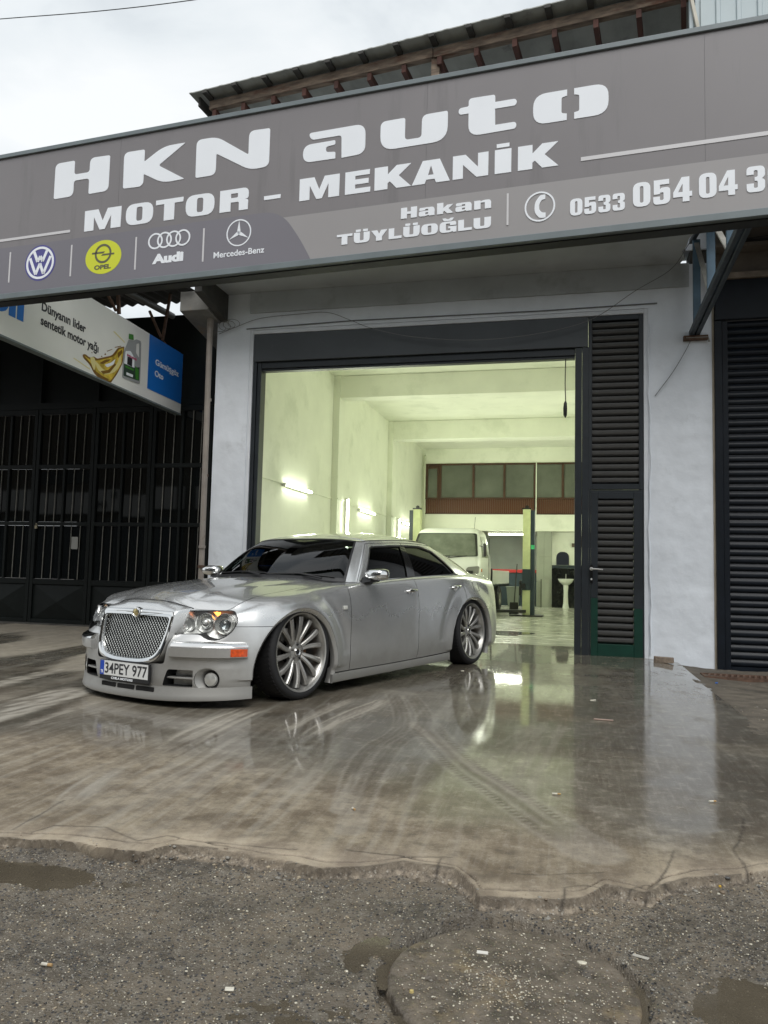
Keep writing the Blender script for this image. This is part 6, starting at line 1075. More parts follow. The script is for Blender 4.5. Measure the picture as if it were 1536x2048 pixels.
def build_body():
    nr, nc = GX.shape; V = []; F = []; Cc = []; idx = {}
    def vid(side, j, i):
        if GY_[j, i] < 1e-6: side = 1
        k = (side, j, i)
        if k not in idx: idx[k] = len(V); V.append((GX[j, i], side*GY_[j, i], GZ[j, i]))
        return idx[k]
    for side in (1, -1):
        for j in range(nr-1):
            for i in range(nc-1):
                c = cat_of((gt[i]+gt[i+1])/2, (gr_[j]+gr_[j+1])/2); q = [vid(side, j, i), vid(side, j, i+1), vid(side, j+1, i+1), vid(side, j+1, i)]
                q = list(dict.fromkeys(q)); 
                if len(q) < 3: continue
                F.append(tuple(q if side < 0 else q[::-1])); Cc.append((c, side))
    # top cap: strips between left and right edge
    top = nr-1; ys = np.sin(np.linspace(-1, 1, NX+1)*np.pi/2*.92)/math.sin(np.pi/2*.92); gp_ = .006; ys = np.sort(np.concatenate([ys, [-.992, .992]])); 
    capid = []
    for i in range(nc):
        row = []; x, yq, zq = GX[top, i], GY_[top, i], GZ[top, i]
        for a in ys:
            if a <= -1+1e-9: row.append(vid(-1, top, i)); continue
            if a >= 1-1e-9: row.append(vid(1, top, i)); continue
            if yq < 1e-6: row.append(vid(1, top, i)); continue
            yy = a*yq; z = zq+(float(zc(x)[0])-zq)*(1-abs(a)**2.3)
            if x > .9:
                fr = sstep(.95, 1.25, x)*(1-sstep(2.10, 2.26, x)); yr = .30+.20*(2.26-x)/1.3; z += float(fr)*(.006*float(1-sstep(-.012, .020, abs(yy)-yr))-.004*math.exp(-((abs(yy)-yr-.05)/.05)**2)+.005*math.exp(-(yy/.018)**2))
            row.append(len(V)); V.append((x, yy, z))
        capid.append(row)
    for i in range(nc-1):
        for a in range(len(ys)-1):
            q = list(dict.fromkeys([capid[i][a], capid[i][a+1], capid[i+1][a+1], capid[i+1][a]]))
            if len(q) < 3: continue
            x = (GX[top, i]+GX[top, i+1])/2; ya = (ys[a]+ys[a+1])/2
            c = 3 if x > .93 else (6 if x < -1.86 else 10)
            if abs(ya) > .992 and (x > .93 or x < -1.86): c = 7
            F.append(tuple(q)); Cc.append((c, 0))
    # bottom cap
    bt = [(vid(1, 0, i), vid(-1, 0, i)) for i in range(nc)]
    for i in range(nc-1):
        q = list(dict.fromkeys([bt[i][0], bt[i][1], bt[i+1][1], bt[i+1][0]]))
        if len(q) >= 3: F.append(tuple(q)); Cc.append((9, 0))
    me = bpy.data.meshes.new('body'); me.from_pydata(V, [], F)
    for k in range(len(CN)): me.materials.append(bpy.data.materials.new('tmp_%d' % k))
    # material slot = category, +20 marks the right hand flank
    for k in range(20): 
        while len(me.materials) < 24: me.materials.append(bpy.data.materials.new('tmp'))
    me.polygons.foreach_set('material_index', [c if s >= 0 or c not in (1, 2, 0, 8) else c+12 for c, s in Cc])
    b = bmesh.new(); b.from_mesh(me); bmesh.ops.recalc_face_normals(b, faces=b.faces); b.to_mesh(me); b.free(); return me
bme = build_body(); bodyo = bpy.data.objects.new('body', bme); COL.objects.link(bodyo)
_b = bmesh.new(); _b.from_mesh(bme); BV = BVHTree.FromBMesh(_b); _b.free()
def hitx(y, z, x0=3.2):
    h = BV.ray_cast(Vector((x0, y, z)), Vector((-1, 0, 0))); return h
def hity(x, z, s=1):
    return BV.ray_cast(Vector((x, s*2.0, z)), Vector((0, -s, 0)))
def cutter(b): me = bpy.data.meshes.new('c'); me.from_pydata([tuple(v) for v in b.v], [], b.f); 
AF = (1.575, .215, .455); AR = (-1.44, .23, .475); LIPW = .032
def cut(b):
    me = bpy.data.meshes.new('c'); me.from_pydata([tuple(v) for v in b.v], [], b.f); me.materials.append(m_well)
    q = bmesh.new(); q.from_mesh(me); bmesh.ops.recalc_face_normals(q, faces=q.faces); q.to_mesh(me); q.free()
    for k in range(11): me.materials.append(m_well)
    me.polygons.foreach_set('material_index', [11]*len(me.polygons)); o = bpy.data.objects.new('c', me); COL.objects.link(o); boolean(bodyo, o)
for s in (1, -1):
    for cx, cz, R in (AF, AR):
        b = MB(); n = 72; r = R+LIPW; b.prism([(cx+r*math.cos(2*math.pi*k/n), cz+r*math.sin(2*math.pi*k/n)) for k in range(n)], lambda x, z: (x, s*.52, z), lambda x, z: (x, s*1.2, z)); cut(b)
HLP = [(.402, .674, .01), (.735, .686, .03), (.792, .628, .06), (.770, .53, .06), (.705, .478, .05), (.635, .485, .05), (.575, .520, .03), (.378, .506, .02), (.385, .59, .02)]
for s in (1, -1):
    pts = rounded([(p[0], p[1], p[2]) for p in HLP], 5); b = MB(); b.prism(pts, lambda y, z: (2.0+.0*y, s*y, z), lambda y, z: (2.7, s*y, z)); cut(b)
    b = MB(); b.prism(rounded([(.35, .150, .01), (.575, .150, .01), (.575, .268, .01), (.39, .268, .02)], 3), lambda y, z: (2.25, s*y, z), lambda y, z: (2.8, s*y, z)); cut(b)
    b = MB(); n = 32; b.prism([(.660+.076*math.cos(2*math.pi*k/n), .204+.080*math.sin(2*math.pi*k/n)) for k in range(n)], lambda y, z: (2.12, s*y, z), lambda y, z: (2.8, s*y, z)); cut(b)
b = MB(); b.prism(rounded([(-.36, .30, .03), (.36, .30, .03), (.40, .64, .02), (-.40, .64, .02)], 4), lambda y, z: (2.16, y, z), lambda y, z: (2.8, y, z)); cut(b)
for y0, y1 in ((-.26, -.10), (-.08, .09), (.11, .28)): b = MB(); b.prism([(y0, .108), (y1, .108), (y1, .140), (y0, .140)], lambda y, z: (2.35, y, z), lambda y, z: (2.8, y, z)); cut(b)
# split into panels
me = bodyo.data; b = bmesh.new(); b.from_mesh(me)
for f in b.faces: f.smooth = True
for e_ in b.edges: e_.smooth = len(e_.link_faces) == 2 and e_.calc_face_angle(0) < math.radians(28)
groups = {}
for f in b.faces: groups.setdefault(f.material_index, []).append(f.index)
labels = {13: ('front_door', 'right front door'), 14: ('rear_door', 'right rear door'), 1: ('front_door', None), 2: ('rear_door', None), 0: ('body_shell', None), 12: ('body_shell', None), 8: ('sill', None), 20: ('sill', None)}
for mi, fi in sorted(groups.items()):
    if mi == 7: continue
    nb_ = b.copy(); nb_.faces.ensure_lookup_table(); ks = set(fi); bmesh.ops.delete(nb_, geom=[f for f in nb_.faces if f.index not in ks], context='FACES'); nb_.faces.index_update(); nb_.faces.ensure_lookup_table()
    for f in nb_.faces: f.material_index = 0
    if mi in (0, 12, 11):
        # one object for each separate piece
        seen = set(); isl = []
        for f0 in nb_.faces:
            if f0.index in seen: continue
            st = [f0]; comp = []; seen.add(f0.index)
            while st:
                f = st.pop(); comp.append(f)
                for e_ in f.edges:
                    for g in e_.link_faces:
                        if g.index not in seen: seen.add(g.index); st.append(g)
            isl.append([f.index for f in comp])
    else: isl = [None]
    nm0 = None
    for il in isl:
      nb2 = nb_.copy(); nb2.faces.ensure_lookup_table()
      if il is not None:
          ks2 = set(il); bmesh.ops.delete(nb2, geom=[f for f in nb2.faces if f.index not in ks2], context='FACES')
      q = bpy.data.meshes.new('p'); nb2.to_mesh(q); nb2.free(); nm = labels[mi][0] if mi in labels else {3: 'bonnet', 4: 'front_bumper', 5: 'rear_bumper', 6: 'boot_lid', 9: 'underside', 10: 'cowl_panel', 11: 'wheel_arch_liner'}[mi]
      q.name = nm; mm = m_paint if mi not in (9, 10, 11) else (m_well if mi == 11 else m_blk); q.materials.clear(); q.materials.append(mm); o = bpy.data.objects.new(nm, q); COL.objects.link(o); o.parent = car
b.free(); bpy.data.objects.remove(bodyo)
def Bc(b, name, m, smooth=True, ang=35, bev=0, par=None, fix=True): return b.build(name, m, par or car, smooth=smooth, ang=ang, bevel=bev, fix=fix)
# inner black shell just behind the gaps
# wheel arch lips
for s in (1, -1):
    for cx, cz, R in (AF, AR):
        V = []; n = 90; a0, a1 = math.radians(-17), math.radians(197); prof_n = 5; last = s*.92
        for k in range(n+1):
            a = a0+(a1-a0)*k/n; h = hity(cx+(R+LIPW+.004)*math.cos(a), max(.10, cz+(R+LIPW+.004)*math.sin(a)), s); y = h[0].y if h[0] and abs(h[0].y) > .8 else last; last = y
            for dr, dy in ((LIPW+.0005, -.004), (LIPW-.002, .000), (.004, -.014), (0, -.022), (.004, -.060)): V.append((cx+(R+dr)*math.cos(a), y+s*dy, cz+(R+dr)*math.sin(a)))
        F = [(k*5+j, (k+1)*5+j, (k+1)*5+j+1, k*5+j+1) for k in range(n) for j in range(4)]; Bc(MB().add(V, F), 'wheel_arch_lip', m_paint, ang=40)
# front lip spoiler and side skirts swept along the plan
def sweep(t0, t1, n, prof, name, m, s2=(1, -1), ang=40, endcap=True, par=None, label=None):
    """prof: list of (outset, z)"""
    for s in s2:
        tt = np.linspace(t0, t1, n); x, y = plan(tt); nx, ny = plan_n(tt); V = []
        for i in range(n):
            for o_, z in (prof(tt[i]) if callable(prof) else prof): V.append((x[i]+nx[i]*o_, s*(y[i]+ny[i]*o_), z))
        k = len(V)//n; F = [(i*k+j, (i+1)*k+j, (i+1)*k+(j+1) % k, i*k+(j+1) % k) for i in range(n-1) for j in range(k)]
        if endcap: F += [tuple(range(k)), tuple((n-1)*k+j for j in range(k))[::-1]]
        o = Bc(MB().add(V, F), name, m, ang=ang, par=par)
def lipprof(t):
    k = float(sstep(1.98, 2.5, t)); f = float(sstep(2.0, 2.9, t)); return [(-.04, .05+.022*(1-f)), (.003+.013*k, .045+.022*(1-f)), (.004+.015*k, .052+.025*(1-f)), (.003+.008*k, .082+.022*(1-f)), (.003, .152-.012*f), (-.02, .152-.012*f)]
xx, yy = plan(np.linspace(2.055, TT[-1], 90)); nx, ny = plan_n(np.linspace(2.055, TT[-1], 90)); tt = np.linspace(2.055, TT[-1], 90); V = []
seq = [(i, 1) for i in range(90)]+[(i, -1) for i in range(88, -1, -1)]
for i, s in seq:
    for o_, z in lipprof(tt[i]): V.append((xx[i]+nx[i]*o_, s*(yy[i]+ny[i]*o_), z))
k = 6; F = [(i*k+j, (i+1)*k+j, (i+1)*k+(j+1) % k, i*k+(j+1) % k) for i in range(len(seq)-1) for j in range(k)]+[tuple(range(k)), tuple((len(seq)-1)*k+j for j in range(k))[::-1]]
# leave the three small slots open: the lip is lower in the middle
Bc(MB().add(V, F), 'lip_spoiler', m_paint, ang=40)
for y0, y1 in ((-.27, -.10), (-.08, .10), (.12, .29)):
    b = MB(); b.prism(rounded([(y0, .100, .008), (y1, .100, .008), (y1, .132, .010), (y0, .132, .010)], 3), lambda y, z: (hitx(y, .17)[0].x+.0115, y, z), lambda y, z: (hitx(y, .17)[0].x-.02, y, z)); Bc(b, 'lower_slot', m_gap)
# bumper bars: silver ledge with a chrome top and amber side lamps
sweep(2.105, 2.655, 46, lambda t: [(-.03, .352), (.020, .352), (.034, .362), (.036, .425), (.030, .428), (-.03, .428)], 'bumper_bar', m_paint)
sweep(2.105, 2.645, 46, lambda t: [(-.02, .4285), (.032, .4285), (.036, .434), (.028, .447), (-.005, .468), (-.05, .470), (-.05, .4285)], 'chrome_strip', m_chrome)
m_amb = mat('amber_marker', (.50, .055, .003), .2, coat=1, noise=(40, .5, 2), emit=((1.0, .12, .0), .06))
sweep(2.112, 2.225, 10, lambda t: [(.02, .368), (.0385, .368), (.0385, .422), (.02, .422)], 'side_marker', m_amb)
# sill skirt crease
sweep(-.93, 1.13, 40, lambda t: [(-.03, .085+.012*(1.1-t)/2), (-.012, .082+.012*(1.1-t)/2), (-.004, .10+.012*(1.1-t)/2), (-.006, .150+.012*(1.1-t)/2), (-.03, .150+.012*(1.1-t)/2)], 'side_skirt', m_paint)
# nose round the grille
def outline(w_top, w_mid, w_bot, zt_, zb_, n=14, rtop=.035, rbot=.09):
    return rounded([(-w_top, zt_, rtop), (0, zt_+.006, .2), (w_top, zt_, rtop), (w_mid, (zt_+zb_)/2+.02, .10), (w_bot, zb_+.03, rbot), (w_bot*.55, zb_-.008, .12), (0, zb_-.012, .2), (-w_bot*.55, zb_-.008, .12), (-w_bot, zb_+.03, rbot), (-w_mid, (zt_+zb_)/2+.02, .10)], n)
def fx(z): return 2.432-.30*max(0, (z-.30))**1.15  # lean of the grille plane
rings = []; V = []; PA = outline(.378, .372, .330, .668, .297); k = len(PA)
NB = 9
for j in range(NB+2):
    f = min(1, j/NB)
    for y, z in PA:
        A = Vector((fx(z)+.004, y, z)); w_ = float(sstep(.60, .662, z)); yb = max(-.418, min(.418, y*1.10)); xh = float(crom([0, .25, .42], [2.262, 2.255, 2.205], [abs(yb)])[0]); zh = float(crom([0, .25, .42], [.742, .728, .690], [abs(yb)])[0])
        B1 = Vector((xh+.001, yb, zh+.0015)); C1 = Vector((fx(z)-.012, y*1.03, z+(zh-z)*.80))
        sgn_ = 1 if y > 0 else -1; out_ = float(np.clip(abs(y)/.33, 0, 1)); B2 = Vector((2.17, y+sgn_*.058*out_, z-.03*(1 if z < .33 else 0))); C2 = Vector((fx(z)-.05, y+sgn_*.026*out_, z-.018*(1 if z < .33 else 0)))
        B = B2.lerp(B1, w_); C_ = C2.lerp(C1, w_); P_ = A*(1-f)**2+C_*2*f*(1-f)+B*f*f
        if j > NB: P_ += Vector((-.04, 0, -.035*w_))
        V.append(P_)
rings = list(range(NB+2))
F = [(j*k+i, j*k+(i+1) % k, (j+1)*k+(i+1) % k, (j+1)*k+i) for j in range(len(rings)-1) for i in range(k)]; Bc(MB().add(V, F), 'grille_surround', m_paint, ang=50)
P0_ = outline(.377, .371, .329, .667, .298); P1_ = outline(.366, .360, .318, .658, .310); P2_ = outline(.350, .340, .297, .628, .330); P3_ = outline(.344, .334, .291, .622, .336); V = []
for P, dx in ((P0_, .003), (P0_, .012), (P1_, .019), (P2_, .014), (P3_, -.004), (P3_, -.03)):
    for y, z in P: V.append((fx(z)+dx, y, z))
k = len(P0_); F = [(j*k+i, j*k+(i+1) % k, (j+1)*k+(i+1) % k, (j+1)*k+i) for j in range(5) for i in range(k)]; Bc(MB().add(V, F), 'grille_frame', m_chrome, ang=40)
# mesh of the grille: real crossing wires, clipped to the opening
def inside(y, z): 
    if z > .627 or z < .322: return False
    w_ = np.interp(z, [.322, .345, .37, .49, .627], [.17, .27, .305, .342, .350]); return abs(y) < w_
def meshgrille(pitch, ang, rad, xo):
    b = MB(); ca, sa = math.cos(ang), math.sin(ang); n = int(.9/pitch)
    for k in range(-n, n+1):
        seg = []; 
        for u in np.arange(-.75, .75, .006):
            y = k*pitch*ca-u*sa; z = .48+k*pitch*sa+u*ca
            if inside(y, z): seg.append((y, z))
        if len(seg) > 1:
            (ya, za), (yb, zb_) = seg[0], seg[-1]; b.bar((fx(za)-xo, ya, za), (fx(zb_)-xo, yb, zb_), rad, rad*.8, up=(1, 0, 0))
    return b
m_mesh = mat('grille_mesh_metal', (.46, .47, .46), .22, metal=1.0)
Bc(meshgrille(.0205, math.radians(45), .0048, .010), 'grille_mesh', m_mesh, False); Bc(meshgrille(.0205, math.radians(-45), .0048, .013), 'grille_mesh', m_mesh, False)
MB().prism([(y, z) for y, z in P3_], lambda y, z: (fx(z)-.06, y, z), lambda y, z: (fx(z)-.075, y, z)).build('grille_backing', m_gap, car)
# winged badge: two wings and a round medallion
wb = MB()
for s in (1, -1):
    wb.prism([(s*y, z) for y, z in ([(.02, .660), (.27, .655), (.17, .644), (.06, .634), (.02, .636)])], lambda y, z: (fx(z)+.014, y, z), lambda y, z: (fx(z)+.026-.02*abs(y), y, z))
    for q in range(3): wb.bar((fx(.65)+.027, s*.03, .655-.006*q), (fx(.65)+.020, s*(.23-.05*q), .653-.004*q), .002, .003)
Bc(wb, 'wing_emblem', m_chrome, False); zc_ = .649
Bc(MB().lathe([(0, .030), (.026, .029), (.031, .034), (.037, .030), (.040, .018), (.040, 0)], 36, 'x', (fx(zc_)+.004, 0, zc_)), 'badge_ring', m_chrome, par=car); Bc(MB().lathe([(0, .034), (.012, .0345), (.026, .031)], 30, 'x', (fx(zc_)+.004, 0, zc_)), 'badge_disc', mat('gold_badge', (.62, .52, .26), .25, metal=.8), par=car)
P = [(float(crom([0, .25, .42], [2.262, 2.255, 2.205], [abs(y)])[0])+.0015, y, float(crom([0, .25, .42], [.742, .728, .690], [abs(y)])[0])+.0022) for y in np.linspace(-.42, .42, 41)]; Bc(MB().tube(P, .0028, 6), 'bonnet_seam', m_gap)
# number plate
PXp = 2.452
pl = Bc(MB().bx(PXp-.012, PXp+.010, -.268, .268, .150, .292), 'plate_holder', m_blk, False, bev=.006); MB().bx(PXp+.0102, PXp+.0125, -.258, .258, .183, .288).build('plate', mat('plate_white', (.72, .73, .72), .35), pl); MB().bx(PXp+.0127, PXp+.0137, -.258, -.215, .184, .287).build('plate_blue_strip', mat('plate_blue', (.01, .06, .42), .35), pl)
def ptext(s, y, z, h, w, m, bold, xo): 
    o = text('lettering', s, m, h, bold, 1, .001, pl); xs = [q.co.x for q in o.data.vertices]; x0 = min(xs); k = w/(max(xs)-x0)
    for q in o.data.vertices: q.co = (xo+q.co.z, y+(q.co.x-x0)*k, z+q.co.y)
ptext('34PEY 977', -.205, .199, .108, .455, m_bk, .0014, PXp+.0135); ptext('CHILA MOTORS', -.135, .158, .022, .235, m_let, .0008, PXp+.0105); ptext('TR', -.25, .196, .030, .028, m_let, .001, PXp+.0142)
# headlights
m_clear = glassmat('headlight_cover', (.93, .94, .93), .02, ior=1.45); m_refl = mat('headlight_reflector', (.90, .90, .88), .22, metal=.75); m_bulb = mat('lit_amber_bulb', (1, .4, .1), .3, emit=((1.0, .30, .05), 2.5)); m_proj = glassmat('projector_lens', (.55, .58, .60), .01, ior=1.9); m_hb = mat('headlight_bezel', (.90, .90, .88), .32, metal=.2, bump=(22, .4, .02))
def tri_fill(pts, res=.014):
    """2D polygon -> triangulated interior points with a fine grid"""
    from mathutils.geometry import delaunay_2d_cdt
    xs = [p[0] for p in pts]; zs = [p[1] for p in pts]; P = [Vector(p) for p in pts]; n = len(P); E_ = [(i, (i+1) % n) for i in range(n)]
    for a in np.arange(min(xs), max(xs), res):
        for c_ in np.arange(min(zs), max(zs), res): P.append(Vector((a, c_)))
    r = delaunay_2d_cdt(P, E_, [list(range(n))], 1, 1e-5); return r[0], r[2]
for s in (1, -1):
    hl = bpy.data.objects.new('headlight', None); COL.objects.link(hl); hl.parent = car
    pts = rounded(HLP, 6); vs, fs = tri_fill(pts, .018); V = []
    for v in vs:
        h = hitx(s*v.x, v.y); V.append((h[0].x+.004 if h[0] else 2.1, s*v.x, v.y))
    MB().add(V, fs).build('lens_cover', m_clear, hl, smooth=True, ang=80)
    # seal round the cover
    b = MB(); b.tube([(hitx(s*y, z)[0].x+.001, s*y, z) for y, z in pts], .0035, 6, closed=True); b.build('seal', m_blk, hl, smooth=True)
    # bowl behind: follows the cover 5-9 cm deeper
    V = [(max(2.004, (hitx(s*v.x, v.y)[0].x if hitx(s*v.x, v.y)[0] else 2.1)-.072-.012*math.sin(v.x*60)), s*v.x, v.y) for v in vs]; MB().add(V, fs).build('reflector', m_hb, hl, smooth=True, ang=60)
    for cy2, cz2, R_, x_, inner in ((.552, .592, .070, None, 0), (.700, .590, .074, None, 1), (.425, .575, .05, None, 2)):
        hx = hitx(s*cy2, cz2)[0].x; tilt = (-.15 if inner != 1 else -.45)
        M_ = Matrix.Translation((hx-.030, s*cy2, cz2)) @ Euler((0, -.12, s*(.25 if inner != 1 else .55))).to_matrix().to_4x4()
        b = MB()
        if inner == 2: b.lathe([(R_, .0), (R_*.95, -.004), (R_*.4, -.026), (0, -.03)], 36, 'x'); o = b.build('side_reflector', m_refl, hl, smooth=True)
        else:
            b.lathe([(R_*.97, .004), (R_, .014), (R_*1.03, .010), (R_*1.03, -.012)], 44, 'x'); b.lathe([(R_*.97, .004), (R_*.80, -.018), (R_*.50, -.032), (0, -.038)], 44, 'x'); o = b.build('lamp_bowl', m_refl, hl, smooth=True, ang=30)
            o2 = MB().lathe([(R_*.50, -.026), (R_*.50, .002), (R_*.40, .016), (R_*.22, .026), (0, .029)], 36, 'x').build('projector_lens', m_proj if inner else m_refl, hl, smooth=True); o2.data.transform(M_)
            o3 = MB().lathe([(R_*.50, -.03), (R_*.60, -.008), (R_*.56, .003), (R_*.50, .002)], 36, 'x').build('projector_ring', m_chrome, hl, smooth=True); o3.data.transform(M_)
        o.data.transform(M_)
    hx = hitx(s*.612, .652)[0].x; b = MB(); b.add([(hx-.02, s*.585, .671), (hx-.03, s*.648, .673), (hx-.045, s*.620, .625)], [(0, 1, 2)]); b.lathe([(0, .012), (.012, .006), (.014, 0), (0, -.01)], 16, 'x', (hx-.028, s*.612, .662)); b.build('turn_bulb', m_bulb if s > 0 else mat('amber_bulb_off', (.5, .3, .15), .3), hl)
# fog lamps and bumper inlets
for s in (1, -1):
    hx = hitx(s*.660, .31)[0].x; Mf = Matrix.Translation((hx-.030, s*.671, .202)) @ Euler((0, 0, s*.42)).to_matrix().to_4x4(); V = []; n = 40
    for rr_, dx_, sh, bl in ((.0835, .0015, 0, 0), (.079, -.001, 0, 0), (.071, -.016, .004, .3), (.062, -.040, .012, .8), (.056, -.052, .014, 1), (.040, -.056, .014, 1)):
        for k in range(n):
            q = 2*math.pi*k/n; y0_ = .660+.0835*math.cos(q); z0_ = .204+.0835*math.sin(q); hh_ = hitx(s*y0_, z0_)[0].x; hc_ = hx; V.append(((hh_*(1-bl)+(hc_-.012)*bl)+dx_, s*(.660+sh+rr_*math.cos(q)), .204+rr_*math.sin(q)))
    fg = Bc(MB().add(V, [(j*n+i, j*n+(i+1) % n, (j+1)*n+(i+1) % n, (j+1)*n+i) for j in range(5) for i in range(n)]), 'fog_lamp', m_paint)
    o = MB().lathe([(.050, -.04), (.050, -.005), (.040, .008), (0, .016)], 32, 'x').build('fog_lens', mat('fog_glass', (.60, .60, .57), .10, metal=.5, coat=1), fg, smooth=True); o.data.transform(Mf); o = MB().lathe([(.050, -.03), (.055, -.012), (.052, -.004), (.049, -.010)], 32, 'x').build('fog_ring', m_blk, fg, smooth=True); o.data.transform(Mf)
    b = MB(); xq = lambda y: hitx(s*y, .31)[0].x
    V = []; ysq = [.36, .43, .50, .572]
    for y in ysq: V += [(xq(y)-.004-.02*(1-(y-.35)/.22), s*y, .202), (xq(y)-.004-.02*(1-(y-.35)/.22), s*y, .214), (xq(y)-.09, s*y, .216), (xq(y)-.09, s*y, .200)]
    F = [(i*4+j, (i+1)*4+j, (i+1)*4+(j+1) % 4, i*4+(j+1) % 4) for i in range(3) for j in range(4)]; Bc(b.add(V, F), 'inlet_bar', m_paint, bev=.002)
    V = []
    for y in ysq: V += [(xq(y)-.10, s*y, .15), (xq(y)-.10, s*y, .27)]
    Bc(MB().add(V, [(0, 1, 3, 2), (2, 3, 5, 4), (4, 5, 7, 6)]), 'inlet_back', m_hb, fix=False)
# ---- greenhouse
CB = [(.97, 0, .916), (.935, .30, .912), (.855, .60, .904), (.765, .765, .897), (.690, .822, .892), (.610, .848, .893), (-.205, .864, .938), (-1.20, .858, .978), (-1.56, .822, .988), (-1.84, .66, .994), (-1.89, .35, .998), (-1.90, 0, 1.0)]
CT = [(.375, 0, 1.290), (.370, .22, 1.289), (.350, .45, 1.281), (.325, .570, 1.268), (.262, .612, 1.270), (.190, .628, 1.282), (-.310, .645, 1.308), (-.720, .638, 1.304), (-.93, .612, 1.288), (-1.085, .545, 1.264), (-1.125, .30, 1.277), (-1.135, 0, 1.281)]
CU = np.arange(12.0); cb = np.array(CB); ct = np.array(CT)
def gh(u, v, off=0.0):
    """glasshouse surface: u 0..11 from windscreen centre to rear centre, v 0..1 from belt to roof"""
    a = np.array([crom(CU, cb[:, k], [u])[0] for k in range(3)]); c_ = np.array([crom(CU, ct[:, k], [u])[0] for k in range(3)]); p = a+(c_-a)*v
    bul = np.interp(u, [0, 2.6, 3.4, 5, 7, 8.2, 9, 11], [.040, .036, .014, .022, .022, .010, .02, .035])*4*v*(1-v)
    e = .02; a2 = np.array([crom(CU, cb[:, k], [min(u+e, 11)])[0] for k in range(3)]); a1 = np.array([crom(CU, cb[:, k], [max(u-e, 0)])[0] for k in range(3)]); tu = a2-a1; tv = c_-a; n = np.cross(tv, tu); n /= np.linalg.norm(n)
    if n[2] < 0: n = -n
    return p+n*(bul+off)
def ghpatch(us, vs_, off, name, m, s2=(1, -1), ang=60, depth=None, par=None, vtop=None, cond=None):
    for s in s2:
        V = []; 
        for u in us:
            for v in vs_:
                vv = v if vtop is None else vtop(u, v); p = gh(u, vv, off); V.append((p[0], s*p[1], p[2]))
        k = len(vs_); F = [(i*k+j, (i+1)*k+j, (i+1)*k+j+1, i*k+j+1) for i in range(len(us)-1) for j in range(k-1)]
        Bc(MB().add(V, F), name, m, ang=ang, par=par)
lin = np.linspace
# windscreen: one sheet across
def wide(u0, u1, nu, v0, v1, nv, off, name, m, ang=60):
    V = []; seq_ = [(-1, u) for u in lin(u1, u0, nu)]+[(1, u) for u in lin(u0, u1, nu)[1:]] if u0 == 0 else [(-1, u) for u in lin(u0, u1, nu)]+[(1, u) for u in lin(u1, u0, nu)[1:]]
    for s, u in seq_:
        for v in lin(v0, v1, nv): p = gh(u, v, off); V.append((p[0], s*p[1], p[2]))
    F = [(i*nv+j, (i+1)*nv+j, (i+1)*nv+j+1, i*nv+j+1) for i in range(len(seq_)-1) for j in range(nv-1)]; return Bc(MB().add(V, F), name, m, ang=ang)
wide(0, 2.93, 30, .01, .975, 14, .000, 'windscreen', m_ws)
wide(0, 3.02, 30, -.02, .055, 4, .0015, 'windscreen_band', m_blk); wide(0, 3.02, 30, .955, 1.0, 4, .0015, 'windscreen_band', m_blk); ghpatch(lin(2.86, 3.04, 4), lin(0, 1, 12), .0016, 'windscreen_band', m_blk)
wide(11, 9.05, 24, .03, .96, 10, -.002, 'rear_window', m_tint); wide(11, 8.9, 24, -.02, .04, 3, .001, 'rear_window_seal', m_blk)
# pillars and roof rail, painted
for s in (1, -1): pass
ghpatch(lin(3.03, 5.0, 12), lin(-.02, 1.0, 14), .004, 'front_pillar', m_paint)
ghpatch(lin(7.0, 9.06, 16), lin(-.03, 1.0, 14), .004, 'rear_pillar', m_paint)
WT = .82
ghpatch(lin(4.98, 7.02, 30), lin(WT, 1.0, 4), .004, 'roof_rail', m_paint); ghpatch(lin(4.98, 7.02, 30), lin(-.06, .012, 3), .004, 'window_sill', m_paint)
# windows with chrome line and black rubber
def wtop(u, v):  # top edge of the glass drops and rounds at the rear corner, rises from the mirror at the front
    cap = WT*float(np.clip(1-max(0, (5.16-u)/.32)**2.0*.30, .6, 1))
    cap = cap*(1-float(sstep(6.62, 7.0, u))*.16); return .012+(cap-.012)*v
ghpatch(lin(4.98, 7.02, 30), [0, .25, .5, .75, 1.0], -.030, 'window_lining', m_gap)
ghpatch(lin(5.03, 5.93, 22), lin(0, 1, 8), -.010, 'front_side_window', m_tint, vtop=wtop); ghpatch(lin(6.09, 6.955, 22), lin(0, 1, 8), -.010, 'rear_side_window', m_tint, vtop=wtop)
ghpatch(lin(5.93, 6.09, 6), lin(.0, WT+.01, 8), .001, 'door_pillar', mat('gloss_black', (.006, .006, .006), .12, coat=1)); 
# filler between glass top curve and rail
def ghfill(us, name, off=.003):
    for s in (1, -1):
        V = []; 
        for u in us:
            for v in (wtop(u, 1), WT+.005): p = gh(u, v, off); V.append((p[0], s*p[1], p[2]))
        F = [(i*2, i*2+2, i*2+3, i*2+1) for i in range(len(us)-1)]; Bc(MB().add(V, F), name, m_paint)
ghfill(lin(4.98, 5.5, 10), 'window_frame'); ghfill(lin(6.6, 7.02, 14), 'window_frame')
def ghline(f, us, r, off, name, m):
    for s in (1, -1):
        P = []
        for u in us: p = gh(u, f(u), off); P.append((p[0], s*p[1], p[2]))
        Bc(MB().tube(P, r, 6), name, m)
ghline(lambda u: .005, lin(4.85, 7.05, 34), .0065, .006, 'chrome_waist_strip', m_chrome); ghline(lambda u: wtop(u, 1)+.012, lin(5.02, 6.98, 40), .0045, .004, 'chrome_window_trim', m_chrome)
ghline(lambda u: wtop(u, 1)-.012, lin(5.03, 6.96, 40), .007, -.004, 'window_rubber', m_blk)
